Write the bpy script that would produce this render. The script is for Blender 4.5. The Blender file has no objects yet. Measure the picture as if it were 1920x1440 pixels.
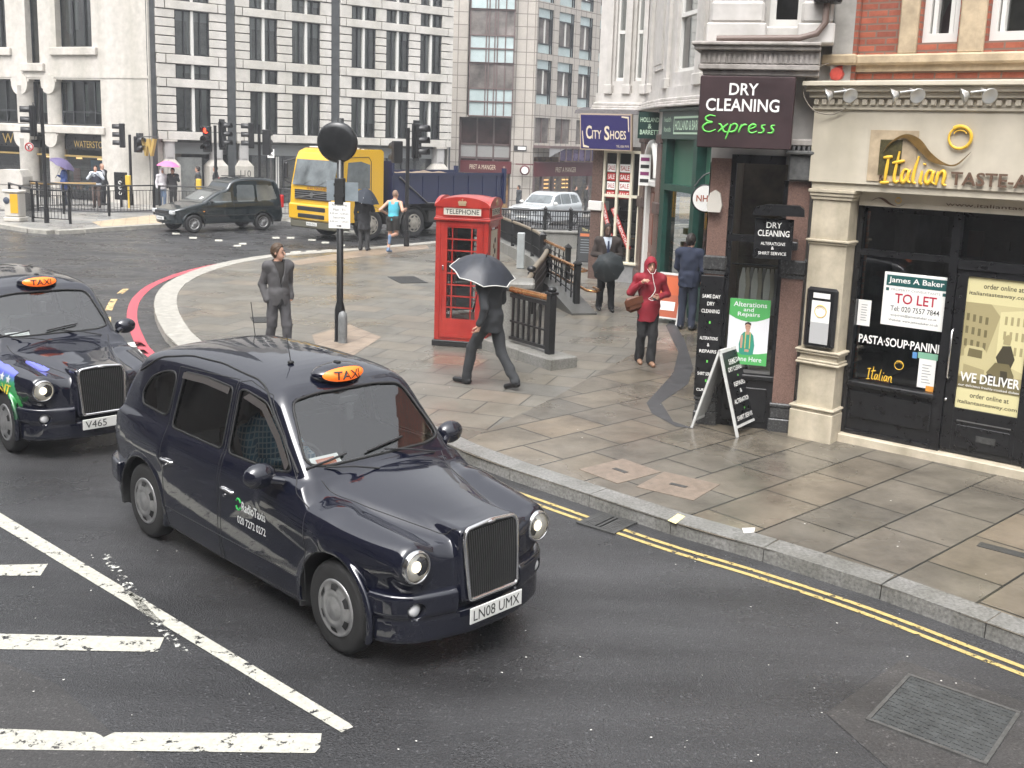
import bpy, bmesh, math, random
import numpy as np
from mathutils import Matrix, Vector
random.seed(7)
R = math.radians
SC = bpy.context.scene
COL = SC.collection

# ---------------------------------------------------------------- camera
cam_d = bpy.data.cameras.new('camera')
cam = bpy.data.objects.new('camera', cam_d)
COL.objects.link(cam)
CF, CP, CR, CH, CX, CY = 1948.418, .1756, .0349, 3.4835, 983.007, 607.906
cam_d.sensor_width = 36.0
cam_d.lens = CF / 1920 * 36
cam_d.shift_x = (960 - CX) / 1920
cam_d.shift_y = -(720 - CY) / 1920
cam_d.clip_end = 600
_F = Vector((0, math.cos(CP), -math.sin(CP)))
_R = Vector((1, 0, 0))
_U = Vector((0, math.sin(CP), math.cos(CP)))
_R2 = _R * math.cos(CR) + _U * math.sin(CR)
_U2 = -_R * math.sin(CR) + _U * math.cos(CR)
cam.matrix_world = Matrix(((_R2.x, _U2.x, -_F.x, 0), (_R2.y, _U2.y, -_F.y, 0), (_R2.z, _U2.z, -_F.z, CH), (0, 0, 0, 1)))
SC.camera = cam

# ---------------------------------------------------------------- sky and sun (overcast)
SUN_EL, SUN_AZ = R(58), R(200)
W = bpy.data.worlds.new('World')
SC.world = W
W.use_nodes = True
nt = W.node_tree
bg = nt.nodes['Background']
sky = nt.nodes.new('ShaderNodeTexSky')
sky.sky_type = 'NISHITA'
sky.sun_disc = False
sky.sun_elevation = SUN_EL
sky.sun_rotation = SUN_AZ
sky.air_density = 1.0
sky.dust_density = 4.0
hs = nt.nodes.new('ShaderNodeHueSaturation')
hs.inputs['Saturation'].default_value = .12
nt.links.new(sky.outputs[0], hs.inputs['Color'])
# an even cloud layer: brighter overhead than at the horizon
tcw = nt.nodes.new('ShaderNodeTexCoord'); spw = nt.nodes.new('ShaderNodeSeparateXYZ'); nt.links.new(tcw.outputs['Generated'], spw.inputs[0])
mrw = nt.nodes.new('ShaderNodeMapRange'); mrw.inputs['From Min'].default_value = 0; mrw.inputs['From Max'].default_value = 1; mrw.inputs['To Min'].default_value = .7; mrw.inputs['To Max'].default_value = 3.4
nt.links.new(spw.outputs[2], mrw.inputs['Value'])
mxw = nt.nodes.new('ShaderNodeMixRGB'); mxw.blend_type = 'MULTIPLY'; mxw.inputs[0].default_value = 1
nt.links.new(hs.outputs[0], mxw.inputs[1]); nt.links.new(mrw.outputs[0], mxw.inputs[2])
nt.links.new(mxw.outputs[0], bg.inputs['Color'])
bg.inputs['Strength'].default_value = .15
sl = bpy.data.lights.new('sun', 'SUN')
sl.energy = .5
sl.angle = R(30)
sl.color = (1, .97, .92)
so = bpy.data.objects.new('sun', sl)
COL.objects.link(so)
so.rotation_euler = (math.pi / 2 - SUN_EL, 0, math.pi - SUN_AZ)
SC.view_settings.view_transform = 'Standard'
SC.view_settings.look = 'None'
SC.view_settings.exposure = .42
SC.view_settings.gamma = 1
SC.cycles.max_bounces = 8
SC.cycles.transparent_max_bounces = 12

# ---------------------------------------------------------------- materials
MATS = {}
def mat(name, col, rough=.5, metal=0., noise=None, bump=None, spec=.5, coat=0., emit=None, emit_s=1., streak=None, alpha=1.):
    """noise=(scale, amount[, second colour]) varies the colour, bump=(scale, strength)"""
    if name in MATS: return MATS[name]
    m = bpy.data.materials.new(name); MATS[name] = m
    m.use_nodes = True
    t = m.node_tree; N = t.nodes; L = t.links
    b = N['Principled BSDF']
    col = (*col, 1) if len(col) == 3 else col
    b.inputs['Base Color'].default_value = col
    b.inputs['Roughness'].default_value = rough
    b.inputs['Metallic'].default_value = metal
    b.inputs['Specular IOR Level'].default_value = spec
    b.inputs['Coat Weight'].default_value = coat
    b.inputs['Coat Roughness'].default_value = .03
    b.inputs['Alpha'].default_value = alpha
    if emit:
        b.inputs['Emission Color'].default_value = (*emit, 1)
        b.inputs['Emission Strength'].default_value = emit_s
    if noise or bump or streak:
        tc = N.new('ShaderNodeTexCoord')
    if noise:
        n = N.new('ShaderNodeTexNoise'); n.inputs['Scale'].default_value = noise[0]; n.inputs['Detail'].default_value = 6; n.inputs['Roughness'].default_value = .65
        L.new(tc.outputs['Object'], n.inputs['Vector'])
        r = N.new('ShaderNodeValToRGB')
        a = noise[1]
        c2 = noise[2] if len(noise) > 2 else tuple(min(1, c * (1 + a)) for c in col[:3])
        c1 = tuple(c * (1 - a) for c in col[:3])
        r.color_ramp.elements[0].position = .3; r.color_ramp.elements[1].position = .72
        r.color_ramp.elements[0].color = (*c1, 1); r.color_ramp.elements[1].color = (*c2, 1)
        L.new(n.outputs['Fac'], r.inputs['Fac']); L.new(r.outputs['Color'], b.inputs['Base Color'])
        src = r.outputs['Color']
        if streak:
            mp = N.new('ShaderNodeMapping'); mp.inputs['Scale'].default_value = (streak[0], streak[0], streak[0] * .08)
            L.new(tc.outputs['Object'], mp.inputs['Vector'])
            n2 = N.new('ShaderNodeTexNoise'); n2.inputs['Scale'].default_value = 1; n2.inputs['Detail'].default_value = 5
            L.new(mp.outputs[0], n2.inputs['Vector'])
            r2 = N.new('ShaderNodeValToRGB'); r2.color_ramp.elements[0].position = .35; r2.color_ramp.elements[1].position = .65
            k = streak[1]
            r2.color_ramp.elements[0].color = (k, k, k * .96, 1); r2.color_ramp.elements[1].color = (1, 1, 1, 1)
            L.new(n2.outputs['Fac'], r2.inputs['Fac'])
            mx = N.new('ShaderNodeMixRGB'); mx.blend_type = 'MULTIPLY'; mx.inputs[0].default_value = 1
            L.new(src, mx.inputs[1]); L.new(r2.outputs['Color'], mx.inputs[2]); L.new(mx.outputs[0], b.inputs['Base Color'])
        rr = N.new('ShaderNodeMapRange'); rr.inputs['To Min'].default_value = max(0, rough - .08); rr.inputs['To Max'].default_value = min(1, rough + .1)
        L.new(n.outputs['Fac'], rr.inputs['Value']); L.new(rr.outputs[0], b.inputs['Roughness'])
    if bump:
        n = N.new('ShaderNodeTexNoise'); n.inputs['Scale'].default_value = bump[0]; n.inputs['Detail'].default_value = 4
        L.new(tc.outputs['Object'], n.inputs['Vector'])
        bp = N.new('ShaderNodeBump'); bp.inputs['Strength'].default_value = bump[1]; bp.inputs['Distance'].default_value = .01
        L.new(n.outputs['Fac'], bp.inputs['Height']); L.new(bp.outputs[0], b.inputs['Normal'])
    return m

def glass_mat(name, tint, refl=.08, rough=.01):
    """thin pane: see-through tint with a mirror sheen that grows at grazing angles"""
    if name in MATS: return MATS[name]
    m = bpy.data.materials.new(name); MATS[name] = m; m.use_nodes = True
    t = m.node_tree; N = t.nodes; L = t.links
    N.remove(N['Principled BSDF']); out = N['Material Output']
    tr = N.new('ShaderNodeBsdfTransparent'); tr.inputs[0].default_value = (*tint, 1)
    gl = N.new('ShaderNodeBsdfGlossy'); gl.inputs['Roughness'].default_value = rough
    fr = N.new('ShaderNodeFresnel'); fr.inputs[0].default_value = 1.5
    ma = N.new('ShaderNodeMath'); ma.operation = 'MULTIPLY_ADD'; ma.inputs[1].default_value = 1.3; ma.inputs[2].default_value = refl; ma.use_clamp = True
    L.new(fr.outputs[0], ma.inputs[0])
    mx = N.new('ShaderNodeMixShader')
    L.new(ma.outputs[0], mx.inputs[0]); L.new(tr.outputs[0], mx.inputs[1]); L.new(gl.outputs[0], mx.inputs[2])
    L.new(mx.outputs[0], out.inputs[0])
    return m

# ---------------------------------------------------------------- objects
def put(o, parent=None):
    COL.objects.link(o)
    if parent is not None: o.parent = parent
    return o
def tag(o, label, cat, group=None, kind=None):
    if label: o['label'] = label
    if cat: o['category'] = cat
    if group: o['group'] = group
    if kind: o['kind'] = kind
    return o
def thing(name, label, cat, loc=(0, 0, 0), rz=0., group=None):
    o = bpy.data.objects.new(name, None); o.empty_display_size = .2
    COL.objects.link(o); o.location = loc; o.rotation_euler = (0, 0, rz)
    return tag(o, label, cat, group)
def copy_tree(o, parent=None):
    c = o.copy(); COL.objects.link(c)
    if parent is not None: c.parent = parent
    for ch in list(o.children): copy_tree(ch, c)
    return c
def copy_thing(o, loc, rz=0., label=None):
    c = copy_tree(o); c.location = loc; c.rotation_euler = (0, 0, rz)
    if label: c['label'] = label
    return c

_fc = bpy.data.curves.new('lettering', 'FONT')
_fo = bpy.data.objects.new('lettering', _fc)
def text_mesh(s, bold=0., shear=0., extrude=.0):
    _fc.body = s; _fc.size = 1; _fc.offset = bold; _fc.shear = shear; _fc.extrude = extrude; _fc.resolution_u = 3
    me = bpy.data.meshes.new_from_object(_fo)
    vs = [tuple(v.co) for v in me.vertices]; fs = [tuple(p.vertices) for p in me.polygons]
    bpy.data.meshes.remove(me)
    return vs, fs

class MB:
    def __init__(s, T=None):
        s.v = []; s.f = []; s.m = []; s.sm = []; s.T = T
    def add(s, vs, fs, mi=0, smooth=False):
        o = len(s.v)
        if s.T is not None: vs = [tuple(s.T @ Vector(v)) for v in vs]
        s.v.extend(tuple(v) for v in vs)
        for f in fs:
            s.f.append(tuple(i + o for i in f)); s.m.append(mi); s.sm.append(smooth)
        return s
    def box(s, x0, x1, y0, y1, z0, z1, mi=0, b=0.):
        if x0 > x1: x0, x1 = x1, x0
        if y0 > y1: y0, y1 = y1, y0
        if z0 > z1: z0, z1 = z1, z0
        if b <= 0:
            vs = [(x, y, z) for z in (z0, z1) for y in (y0, y1) for x in (x0, x1)]
            return s.add(vs, [(0, 2, 3, 1), (4, 5, 7, 6), (0, 1, 5, 4), (2, 6, 7, 3), (0, 4, 6, 2), (1, 3, 7, 5)], mi)
        b = min(b, (x1 - x0) * .45, (y1 - y0) * .45, (z1 - z0) * .45)
        lo = (x0, y0, z0); hi = (x1, y1, z1); vs = []; idx = {}
        for cx in (0, 1):
            for cy in (0, 1):
                for cz in (0, 1):
                    c = (cx, cy, cz)
                    for ax in range(3):
                        p = []
                        for k in range(3):
                            w = hi[k] if c[k] else lo[k]
                            if k != ax: w += -b if c[k] else b
                            p.append(w)
                        idx[(c, ax)] = len(vs); vs.append(tuple(p))
        fs = []
        for ax in range(3):
            u, w = [k for k in range(3) if k != ax]
            for sd in (0, 1):
                q = []
                for (a, bb) in ((0, 0), (1, 0), (1, 1), (0, 1)):
                    c = [0, 0, 0]; c[ax] = sd; c[u] = a; c[w] = bb; q.append(idx[(tuple(c), ax)])
                fs.append(q)
        for ax in range(3):
            u, w = [k for k in range(3) if k != ax]
            for a in (0, 1):
                for bb in (0, 1):
                    c0 = [0, 0, 0]; c0[u] = a; c0[w] = bb; c1 = list(c0); c1[ax] = 1
                    c0 = tuple(c0); c1 = tuple(c1)
                    fs.append([idx[(c0, u)], idx[(c1, u)], idx[(c1, w)], idx[(c0, w)]])
        for cx in (0, 1):
            for cy in (0, 1):
                for cz in (0, 1):
                    c = (cx, cy, cz); fs.append([idx[(c, 0)], idx[(c, 1)], idx[(c, 2)]])
        # orient outwards
        ctr = Vector(((x0 + x1) / 2, (y0 + y1) / 2, (z0 + z1) / 2)); out = []
        for f in fs:
            a, bq, cq = (Vector(vs[f[i]]) for i in range(3))
            n = (bq - a).cross(cq - a); m_ = sum((Vector(vs[i]) for i in f), Vector()) / len(f) - ctr
            out.append(tuple(f) if n.dot(m_) > 0 else tuple(reversed(f)))
        return s.add(vs, out, mi)
    def cyl(s, p0, p1, r0, r1=None, n=12, mi=0, smooth=True, caps=True):
        r1 = r0 if r1 is None else r1
        p0 = Vector(p0); p1 = Vector(p1); d = (p1 - p0).normalized()
        a = d.orthogonal().normalized(); b = d.cross(a)
        vs = []
        for p, r in ((p0, r0), (p1, r1)):
            for i in range(n):
                t = 2 * math.pi * i / n; vs.append(p + a * (r * math.cos(t)) + b * (r * math.sin(t)))
        s.add(vs, [(i, (i + 1) % n, n + (i + 1) % n, n + i) for i in range(n)], mi, smooth)
        if caps:
            s.add(vs[:n], [tuple(reversed(range(n)))], mi); s.add(vs[n:], [tuple(range(n))], mi)
        return s
    def tube(s, pts, r, n=8, mi=0, closed=False, caps=True):
        pts = [Vector(p) for p in pts]; N = len(pts); vs = []
        rs = r if isinstance(r, (list, tuple)) else [r] * N
        up = None
        for i, p in enumerate(pts):
            if closed: d = pts[(i + 1) % N] - pts[i - 1]
            else: d = pts[min(i + 1, N - 1)] - pts[max(i - 1, 0)]
            d.normalize()
            if up is None: up = d.orthogonal().normalized()
            a = (up - d * up.dot(d))
            a = a.normalized() if a.length > 1e-6 else d.orthogonal().normalized()
            up = a; b = d.cross(a)
            for k in range(n):
                t = 2 * math.pi * k / n; vs.append(p + a * (rs[i] * math.cos(t)) + b * (rs[i] * math.sin(t)))
        fs = []
        for i in range(N if closed else N - 1):
            j = (i + 1) % N
            for k in range(n): fs.append((i * n + k, i * n + (k + 1) % n, j * n + (k + 1) % n, j * n + k))
        s.add(vs, fs, mi, True)
        if caps and not closed:
            s.add(vs[:n], [tuple(reversed(range(n)))], mi); s.add(vs[-n:], [tuple(range(n))], mi)
        return s
    def lathe(s, prof, c=(0, 0, 0), axis='z', n=24, mi=0, smooth=True, a0=0., a1=2 * math.pi):
        vs = []; full = abs(a1 - a0 - 2 * math.pi) < 1e-6; m = n if full else n + 1
        for (r, h) in prof:
            for i in range(m):
                t = a0 + (a1 - a0) * i / n; x, y = r * math.cos(t), r * math.sin(t)
                q = {'z': (x, y, h), 'y': (x, h, y), 'x': (h, x, y)}[axis]
                vs.append((q[0] + c[0], q[1] + c[1], q[2] + c[2]))
        fs = []
        for j in range(len(prof) - 1):
            for i in range(n):
                k = (i + 1) % m
                fs.append((j * m + i, j * m + k, (j + 1) * m + k, (j + 1) * m + i))
        return s.add(vs, fs, mi, smooth)
    def prism(s, poly, h0, h1, plane='xy', mi=0, smooth=False):
        """polygon in a plane, pushed from h0 to h1 along the third axis"""
        def P(a, b, h): return {'xy': (a, b, h), 'xz': (a, h, b), 'yz': (h, a, b)}[plane]
        n = len(poly)
        vs = [P(a, b, h0) for a, b in poly] + [P(a, b, h1) for a, b in poly]
        s.add(vs, [tuple(range(n))[::-1], tuple(range(n, 2 * n))], mi)
        s.add(vs, [(i, (i + 1) % n, n + (i + 1) % n, n + i) for i in range(n)], mi, smooth)
        return s
    def sheet(s, poly, z, mi=0):
        return s.add([(x, y, z) for x, y in poly], [tuple(range(len(poly)))], mi)
    def ell(s, c, r, n=12, mi=0):
        vs = []; fs = []
        for j in range(n // 2 + 1):
            ph = math.pi * j / (n // 2)
            for i in range(n):
                t = 2 * math.pi * i / n
                vs.append((c[0] + r[0] * math.sin(ph) * math.cos(t), c[1] + r[1] * math.sin(ph) * math.sin(t), c[2] + r[2] * math.cos(ph)))
        for j in range(n // 2):
            for i in range(n): fs.append((j * n + i, (j + 1) * n + i, (j + 1) * n + (i + 1) % n, j * n + (i + 1) % n))
        return s.add(vs, fs, mi, True)
    def text(s, st, x0, x1, z0, z1, y=0., mi=0, bold=0., shear=0., fn=None, keep=False, extrude=0.):
        """lettering that fills the rectangle x0..x1, z0..z1 of the plane y (fn maps (x, y, z) elsewhere)"""
        vs, fs = text_mesh(st, bold, shear, extrude)
        if not vs: return s
        ax = [v[0] for v in vs]; ay = [v[1] for v in vs]
        w = max(ax) - min(ax); h = max(ay) - min(ay)
        sx = (x1 - x0) / w; sz = (z1 - z0) / h
        if keep:
            k = min(abs(sx), abs(sz)); cxx = (x0 + x1) / 2; czz = (z0 + z1) / 2
            x0, z0 = cxx - w * k / 2, czz - h * k / 2; sx = sz = k
        out = [(x0 + (v[0] - min(ax)) * sx, y - v[2], z0 + (v[1] - min(ay)) * sz) for v in vs]
        if fn: out = [fn(*p) for p in out]
        return s.add(out, fs, mi)
    def build(s, name, mats, parent=None, label=None, bevel=0., loc=None, rz=None, weld=False):
        me = bpy.data.meshes.new(name)
        me.from_pydata(s.v, [], s.f)
        ml = mats if isinstance(mats, (list, tuple)) else [mats]
        for m in ml: me.materials.append(m)
        me.polygons.foreach_set('material_index', s.m); me.polygons.foreach_set('use_smooth', s.sm)
        me.update()
        o = bpy.data.objects.new(name, me); put(o, parent)
        if label: o['label'] = label
        if loc is not None: o.location = loc
        if rz is not None: o.rotation_euler = (0, 0, rz)
        if bevel > 0:
            md = o.modifiers.new('edge', 'BEVEL'); md.width = bevel; md.segments = 2; md.limit_method = 'ANGLE'
        return o

def frame(O, ang=0., z=0.):
    return Matrix.Translation((O[0], O[1], z)) @ Matrix.Rotation(R(ang), 4, 'Z')
def spline(pts, n=8, closed=False):
    """Catmull-Rom through points (any dimension)"""
    P = [np.array(p, float) for p in pts]; N = len(P); out = []
    for i in range(N if closed else N - 1):
        p1, p2 = P[i], P[(i + 1) % N]
        p0 = P[i - 1] if (i > 0 or closed) else 2 * p1 - p2
        p3 = P[(i + 2) % N] if (i + 2 < N or closed) else 2 * p2 - p1
        for k in range(n):
            t = k / n
            out.append(.5 * (2 * p1 + (p2 - p0) * t + (2 * p0 - 5 * p1 + 4 * p2 - p3) * t * t + (3 * p1 - p0 - 3 * p2 + p3) * t ** 3))
    if not closed: out.append(P[-1])
    return [tuple(float(x) for x in p) for p in out]

# ---------------------------------------------------------------- signed-distance solids -> smooth meshes
def smin(a, b, k):
    h = np.clip(.5 + .5 * (b - a) / k, 0, 1); return b * (1 - h) + a * h - k * h * (1 - h)
def smax(a, b, k): return -smin(-a, -b, k)
def cap(x, y, z, a, b, ra, rb=None):
    rb = ra if rb is None else rb
    bx, by, bz = b[0] - a[0], b[1] - a[1], b[2] - a[2]
    L = max(bx * bx + by * by + bz * bz, 1e-9)
    t = np.clip(((x - a[0]) * bx + (y - a[1]) * by + (z - a[2]) * bz) / L, 0, 1)
    return np.sqrt((x - a[0] - bx * t) ** 2 + (y - a[1] - by * t) ** 2 + (z - a[2] - bz * t) ** 2) - (ra + (rb - ra) * t)
def elli(x, y, z, c, r):
    px, py, pz = (x - c[0]) / r[0], (y - c[1]) / r[1], (z - c[2]) / r[2]
    k0 = np.sqrt(px * px + py * py + pz * pz); k1 = np.sqrt((px / r[0]) ** 2 + (py / r[1]) ** 2 + (pz / r[2]) ** 2)
    return k0 * (k0 - 1) / np.maximum(k1, 1e-6)
def poly2(u, v, P):
    """signed distance to a polygon"""
    u, v = np.broadcast_arrays(u, v)
    d = np.full(u.shape, 1e9, np.float32); s = np.ones(u.shape, np.float32); n = len(P)
    for i in range(n):
        ax, ay = P[i]; bx, by = P[i - 1]
        ex, ey = bx - ax, by - ay; wx, wy = u - ax, v - ay
        t = np.clip((wx * ex + wy * ey) / (ex * ex + ey * ey + 1e-12), 0, 1)
        d = np.minimum(d, (wx - ex * t) ** 2 + (wy - ey * t) ** 2)
        c1 = v >= ay; c2 = v < by; c3 = ex * wy > ey * wx
        flip = (c1 & c2 & c3) | (~c1 & ~c2 & ~c3)
        s = np.where(flip, -s, s)
    return s * np.sqrt(d)
def surfnet(f, lo, hi, h, proj=2):
    """surface-net mesh of f = 0; returns vertices, quads and normals"""
    ax = [np.arange(lo[k], hi[k] + h, h, dtype=np.float32) for k in range(3)]
    D = f(ax[0][:, None, None], ax[1][None, :, None], ax[2][None, None, :])
    D = np.broadcast_to(D, tuple(len(a) for a in ax)).astype(np.float32)
    S = D < 0
    c = np.zeros(tuple(n - 1 for n in S.shape), np.uint8)
    offs = [(i, j, k) for i in (0, 1) for j in (0, 1) for k in (0, 1)]
    nx, ny, nz = S.shape
    for (i, j, k) in offs: c += S[i:nx - 1 + i, j:ny - 1 + j, k:nz - 1 + k]
    I = np.argwhere((c > 0) & (c < 8))
    n = len(I)
    acc = np.zeros((n, 3), np.float32); cnt = np.zeros(n, np.float32)
    val = {o: D[I[:, 0] + o[0], I[:, 1] + o[1], I[:, 2] + o[2]] for o in offs}
    for o in offs:
        for a in range(3):
            if o[a] == 0:
                q = list(o); q[a] = 1; q = tuple(q)
                v0, v1 = val[o], val[q]; m = (v0 < 0) != (v1 < 0)
                t = np.where(m, v0 / np.where(m, v0 - v1, 1), 0)
                p = np.repeat(np.array([o], np.float32), n, 0); p[:, a] += t
                acc[m] += p[m]; cnt[m] += 1
    V = np.array(lo, np.float32) + (I + acc / cnt[:, None]) * h
    idx = np.full(c.shape, -1, np.int64); idx[I[:, 0], I[:, 1], I[:, 2]] = np.arange(n)
    Q = []
    for a in range(3):
        u, w = (a + 1) % 3, (a + 2) % 3
        s0 = [slice(None)] * 3; s1 = [slice(None)] * 3
        s0[a] = slice(0, -1); s1[a] = slice(1, None)
        A, B = S[tuple(s0)], S[tuple(s1)]
        E = np.argwhere(A != B)
        ok = (E[:, u] > 0) & (E[:, w] > 0) & (E[:, u] < S.shape[u] - 1) & (E[:, w] < S.shape[w] - 1)
        E = E[ok]
        def cell(du, dw):
            q = E.copy(); q[:, u] += du; q[:, w] += dw
            return idx[q[:, 0], q[:, 1], q[:, 2]]
        q = np.stack([cell(-1, -1), cell(0, -1), cell(0, 0), cell(-1, 0)], 1)
        inside = A[E[:, 0], E[:, 1], E[:, 2]]
        q[~inside] = q[~inside][:, ::-1]
        Q.append(q)
    Q = np.concatenate(Q)
    e = h * .3
    def grad(P):
        x, y, z = P[:, 0], P[:, 1], P[:, 2]
        return np.stack([f(x + e, y, z) - f(x - e, y, z), f(x, y + e, z) - f(x, y - e, z), f(x, y, z + e) - f(x, y, z - e)], 1) / (2 * e)
    for _ in range(proj):
        g = grad(V); d = f(V[:, 0], V[:, 1], V[:, 2])
        st = (d / np.maximum((g * g).sum(1), .2))[:, None] * g
        ln = np.linalg.norm(st, axis=1, keepdims=True)
        V = V - st * np.minimum(1, .4 * h / np.maximum(ln, 1e-9))
    g = grad(V); g /= np.maximum(np.linalg.norm(g, axis=1, keepdims=True), 1e-9)
    return V, Q, g
def mesh_obj(name, V, Q, Nn, mats, parent=None, mi=None):
    """mesh object from arrays (only the vertices the faces use)"""
    used = np.unique(Q); rm = np.full(len(V), -1); rm[used] = np.arange(len(used))
    V = V[used]; Nn = Nn[used] if Nn is not None else None; Q = rm[Q]
    me = bpy.data.meshes.new(name)
    k = Q.shape[1]
    me.vertices.add(len(V)); me.vertices.foreach_set('co', V.astype(np.float32).ravel())
    me.loops.add(Q.size); me.loops.foreach_set('vertex_index', Q.astype(np.int32).ravel())
    me.polygons.add(len(Q)); me.polygons.foreach_set('loop_start', np.arange(0, Q.size, k, dtype=np.int32))
    me.update(calc_edges=True)
    me.polygons.foreach_set('use_smooth', np.ones(len(Q), bool))
    for m in (mats if isinstance(mats, (list, tuple)) else [mats]): me.materials.append(m)
    if mi is not None: me.polygons.foreach_set('material_index', np.asarray(mi, np.int32))
    if Nn is not None: me.normals_split_custom_set_from_vertices(Nn.astype(np.float32))
    me.validate()
    o = bpy.data.objects.new(name, me)
    return put(o, parent)
# ---------------------------------------------------------------- layout helper: where a view ray meets the ground
_C = Vector((0, 0, CH))
def gp(x, y, z=0.):
    d = _F + _R2 * ((x - CX) / CF) - _U2 * ((y - CY) / CF)
    t = (z - CH) / d.z
    p = _C + d * t
    return (p.x, p.y)
def at(x, y, Y):
    d = _F + _R2 * ((x - CX) / CF) - _U2 * ((y - CY) / CF)
    return _C + d * (Y / d.y)

def brick_mat(name, cols, mortar, w, h, gap, rough=.7, rot=0., plane='xy', offset=.5, bump=.4, stain=.25, wet=None, squash=1., shift=(0, 0)):
    """courses of stones/bricks, each stone its own tone from the list of colours"""
    m = bpy.data.materials.new(name); m.use_nodes = True
    t = m.node_tree; N = t.nodes; L = t.links; b = N['Principled BSDF']
    tc = N.new('ShaderNodeTexCoord')
    if plane == 'xy':
        mp = N.new('ShaderNodeMapping'); mp.inputs['Rotation'].default_value = (0, 0, -rot); mp.inputs['Location'].default_value = (*shift, 0)
        L.new(tc.outputs['Object'], mp.inputs['Vector']); vec = mp.outputs[0]
    else:
        sp = N.new('ShaderNodeSeparateXYZ'); cb = N.new('ShaderNodeCombineXYZ'); ad = N.new('ShaderNodeMath')
        L.new(tc.outputs['Object'], sp.inputs[0]); L.new(sp.outputs[0], ad.inputs[0]); L.new(sp.outputs[1], ad.inputs[1])
        L.new(ad.outputs[0], cb.inputs[0]); L.new(sp.outputs[2], cb.inputs[1]); vec = cb.outputs[0]
    br = N.new('ShaderNodeTexBrick')
    br.inputs['Color1'].default_value = (0, 0, 0, 1); br.inputs['Color2'].default_value = (1, 1, 1, 1); br.inputs['Mortar'].default_value = (.5, .5, .5, 1)
    br.inputs['Scale'].default_value = 1; br.inputs['Mortar Size'].default_value = gap; br.inputs['Mortar Smooth'].default_value = .1
    br.inputs['Brick Width'].default_value = w; br.inputs['Row Height'].default_value = h; br.offset = offset; br.squash = squash; br.squash_frequency = 3
    L.new(vec, br.inputs['Vector'])
    rp = N.new('ShaderNodeValToRGB'); rp.color_ramp.interpolation = 'LINEAR'
    e = rp.color_ramp.elements
    while len(e) < len(cols): e.new(.5)
    for i, c in enumerate(cols): e[i].position = i / (len(cols) - 1); e[i].color = (*c, 1)
    L.new(br.outputs['Color'], rp.inputs['Fac'])
    ns = N.new('ShaderNodeTexNoise'); ns.inputs['Scale'].default_value = 1.3 / max(w, .2); ns.inputs['Detail'].default_value = 9; ns.inputs['Roughness'].default_value = .7
    L.new(tc.outputs['Object'], ns.inputs['Vector'])
    r2 = N.new('ShaderNodeMapRange'); r2.inputs['From Min'].default_value = .3; r2.inputs['From Max'].default_value = .7
    r2.inputs['To Min'].default_value = 1 - stain; r2.inputs['To Max'].default_value = 1 + stain
    L.new(ns.outputs['Fac'], r2.inputs['Value'])
    mx = N.new('ShaderNodeMixRGB'); mx.blend_type = 'MULTIPLY'; mx.inputs[0].default_value = 1
    L.new(rp.outputs[0], mx.inputs[1]); L.new(r2.outputs[0], mx.inputs[2])
    m2 = N.new('ShaderNodeMixRGB'); m2.inputs[2].default_value = (*mortar, 1)
    L.new(br.outputs['Fac'], m2.inputs[0]); L.new(mx.outputs[0], m2.inputs[1]); L.new(m2.outputs[0], b.inputs['Base Color'])
    if wet:
        vg = N.new('ShaderNodeTexVoronoi'); vg.inputs['Scale'].default_value = 3.2; L.new(tc.outputs['Object'], vg.inputs['Vector'])
        gs = N.new('ShaderNodeMapRange'); gs.inputs['From Min'].default_value = .045; gs.inputs['From Max'].default_value = .06; gs.inputs['To Min'].default_value = .55; gs.inputs['To Max'].default_value = 1; L.new(vg.outputs['Distance'], gs.inputs['Value'])
        mg = N.new('ShaderNodeMixRGB'); mg.blend_type = 'MULTIPLY'; mg.inputs[0].default_value = 1; L.new(m2.outputs[0], mg.inputs[1]); L.new(gs.outputs[0], mg.inputs[2]); L.new(mg.outputs[0], b.inputs['Base Color'])
        nw = N.new('ShaderNodeTexNoise'); nw.inputs['Scale'].default_value = wet[2]; nw.inputs['Detail'].default_value = 5
        L.new(tc.outputs['Object'], nw.inputs['Vector'])
        rw = N.new('ShaderNodeMapRange'); rw.inputs['From Min'].default_value = .38; rw.inputs['From Max'].default_value = .62
        rw.inputs['To Min'].default_value = wet[0]; rw.inputs['To Max'].default_value = wet[1]
        L.new(nw.outputs['Fac'], rw.inputs['Value']); L.new(rw.outputs[0], b.inputs['Roughness'])
    else: b.inputs['Roughness'].default_value = rough
    sub = N.new('ShaderNodeMath'); sub.operation = 'SUBTRACT'
    n3 = N.new('ShaderNodeTexNoise'); n3.inputs['Scale'].default_value = 40 / max(w, .3) * .5; n3.inputs['Detail'].default_value = 3
    L.new(tc.outputs['Object'], n3.inputs['Vector'])
    ml = N.new('ShaderNodeMath'); ml.operation = 'MULTIPLY'; ml.inputs[1].default_value = .35
    L.new(n3.outputs['Fac'], ml.inputs[0]); L.new(ml.outputs[0], sub.inputs[0]); L.new(br.outputs['Fac'], sub.inputs[1])
    bp = N.new('ShaderNodeBump'); bp.inputs['Strength'].default_value = bump; bp.inputs['Distance'].default_value = .008
    L.new(sub.outputs[0], bp.inputs['Height']); L.new(bp.outputs[0], b.inputs['Normal'])
    return m

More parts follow.
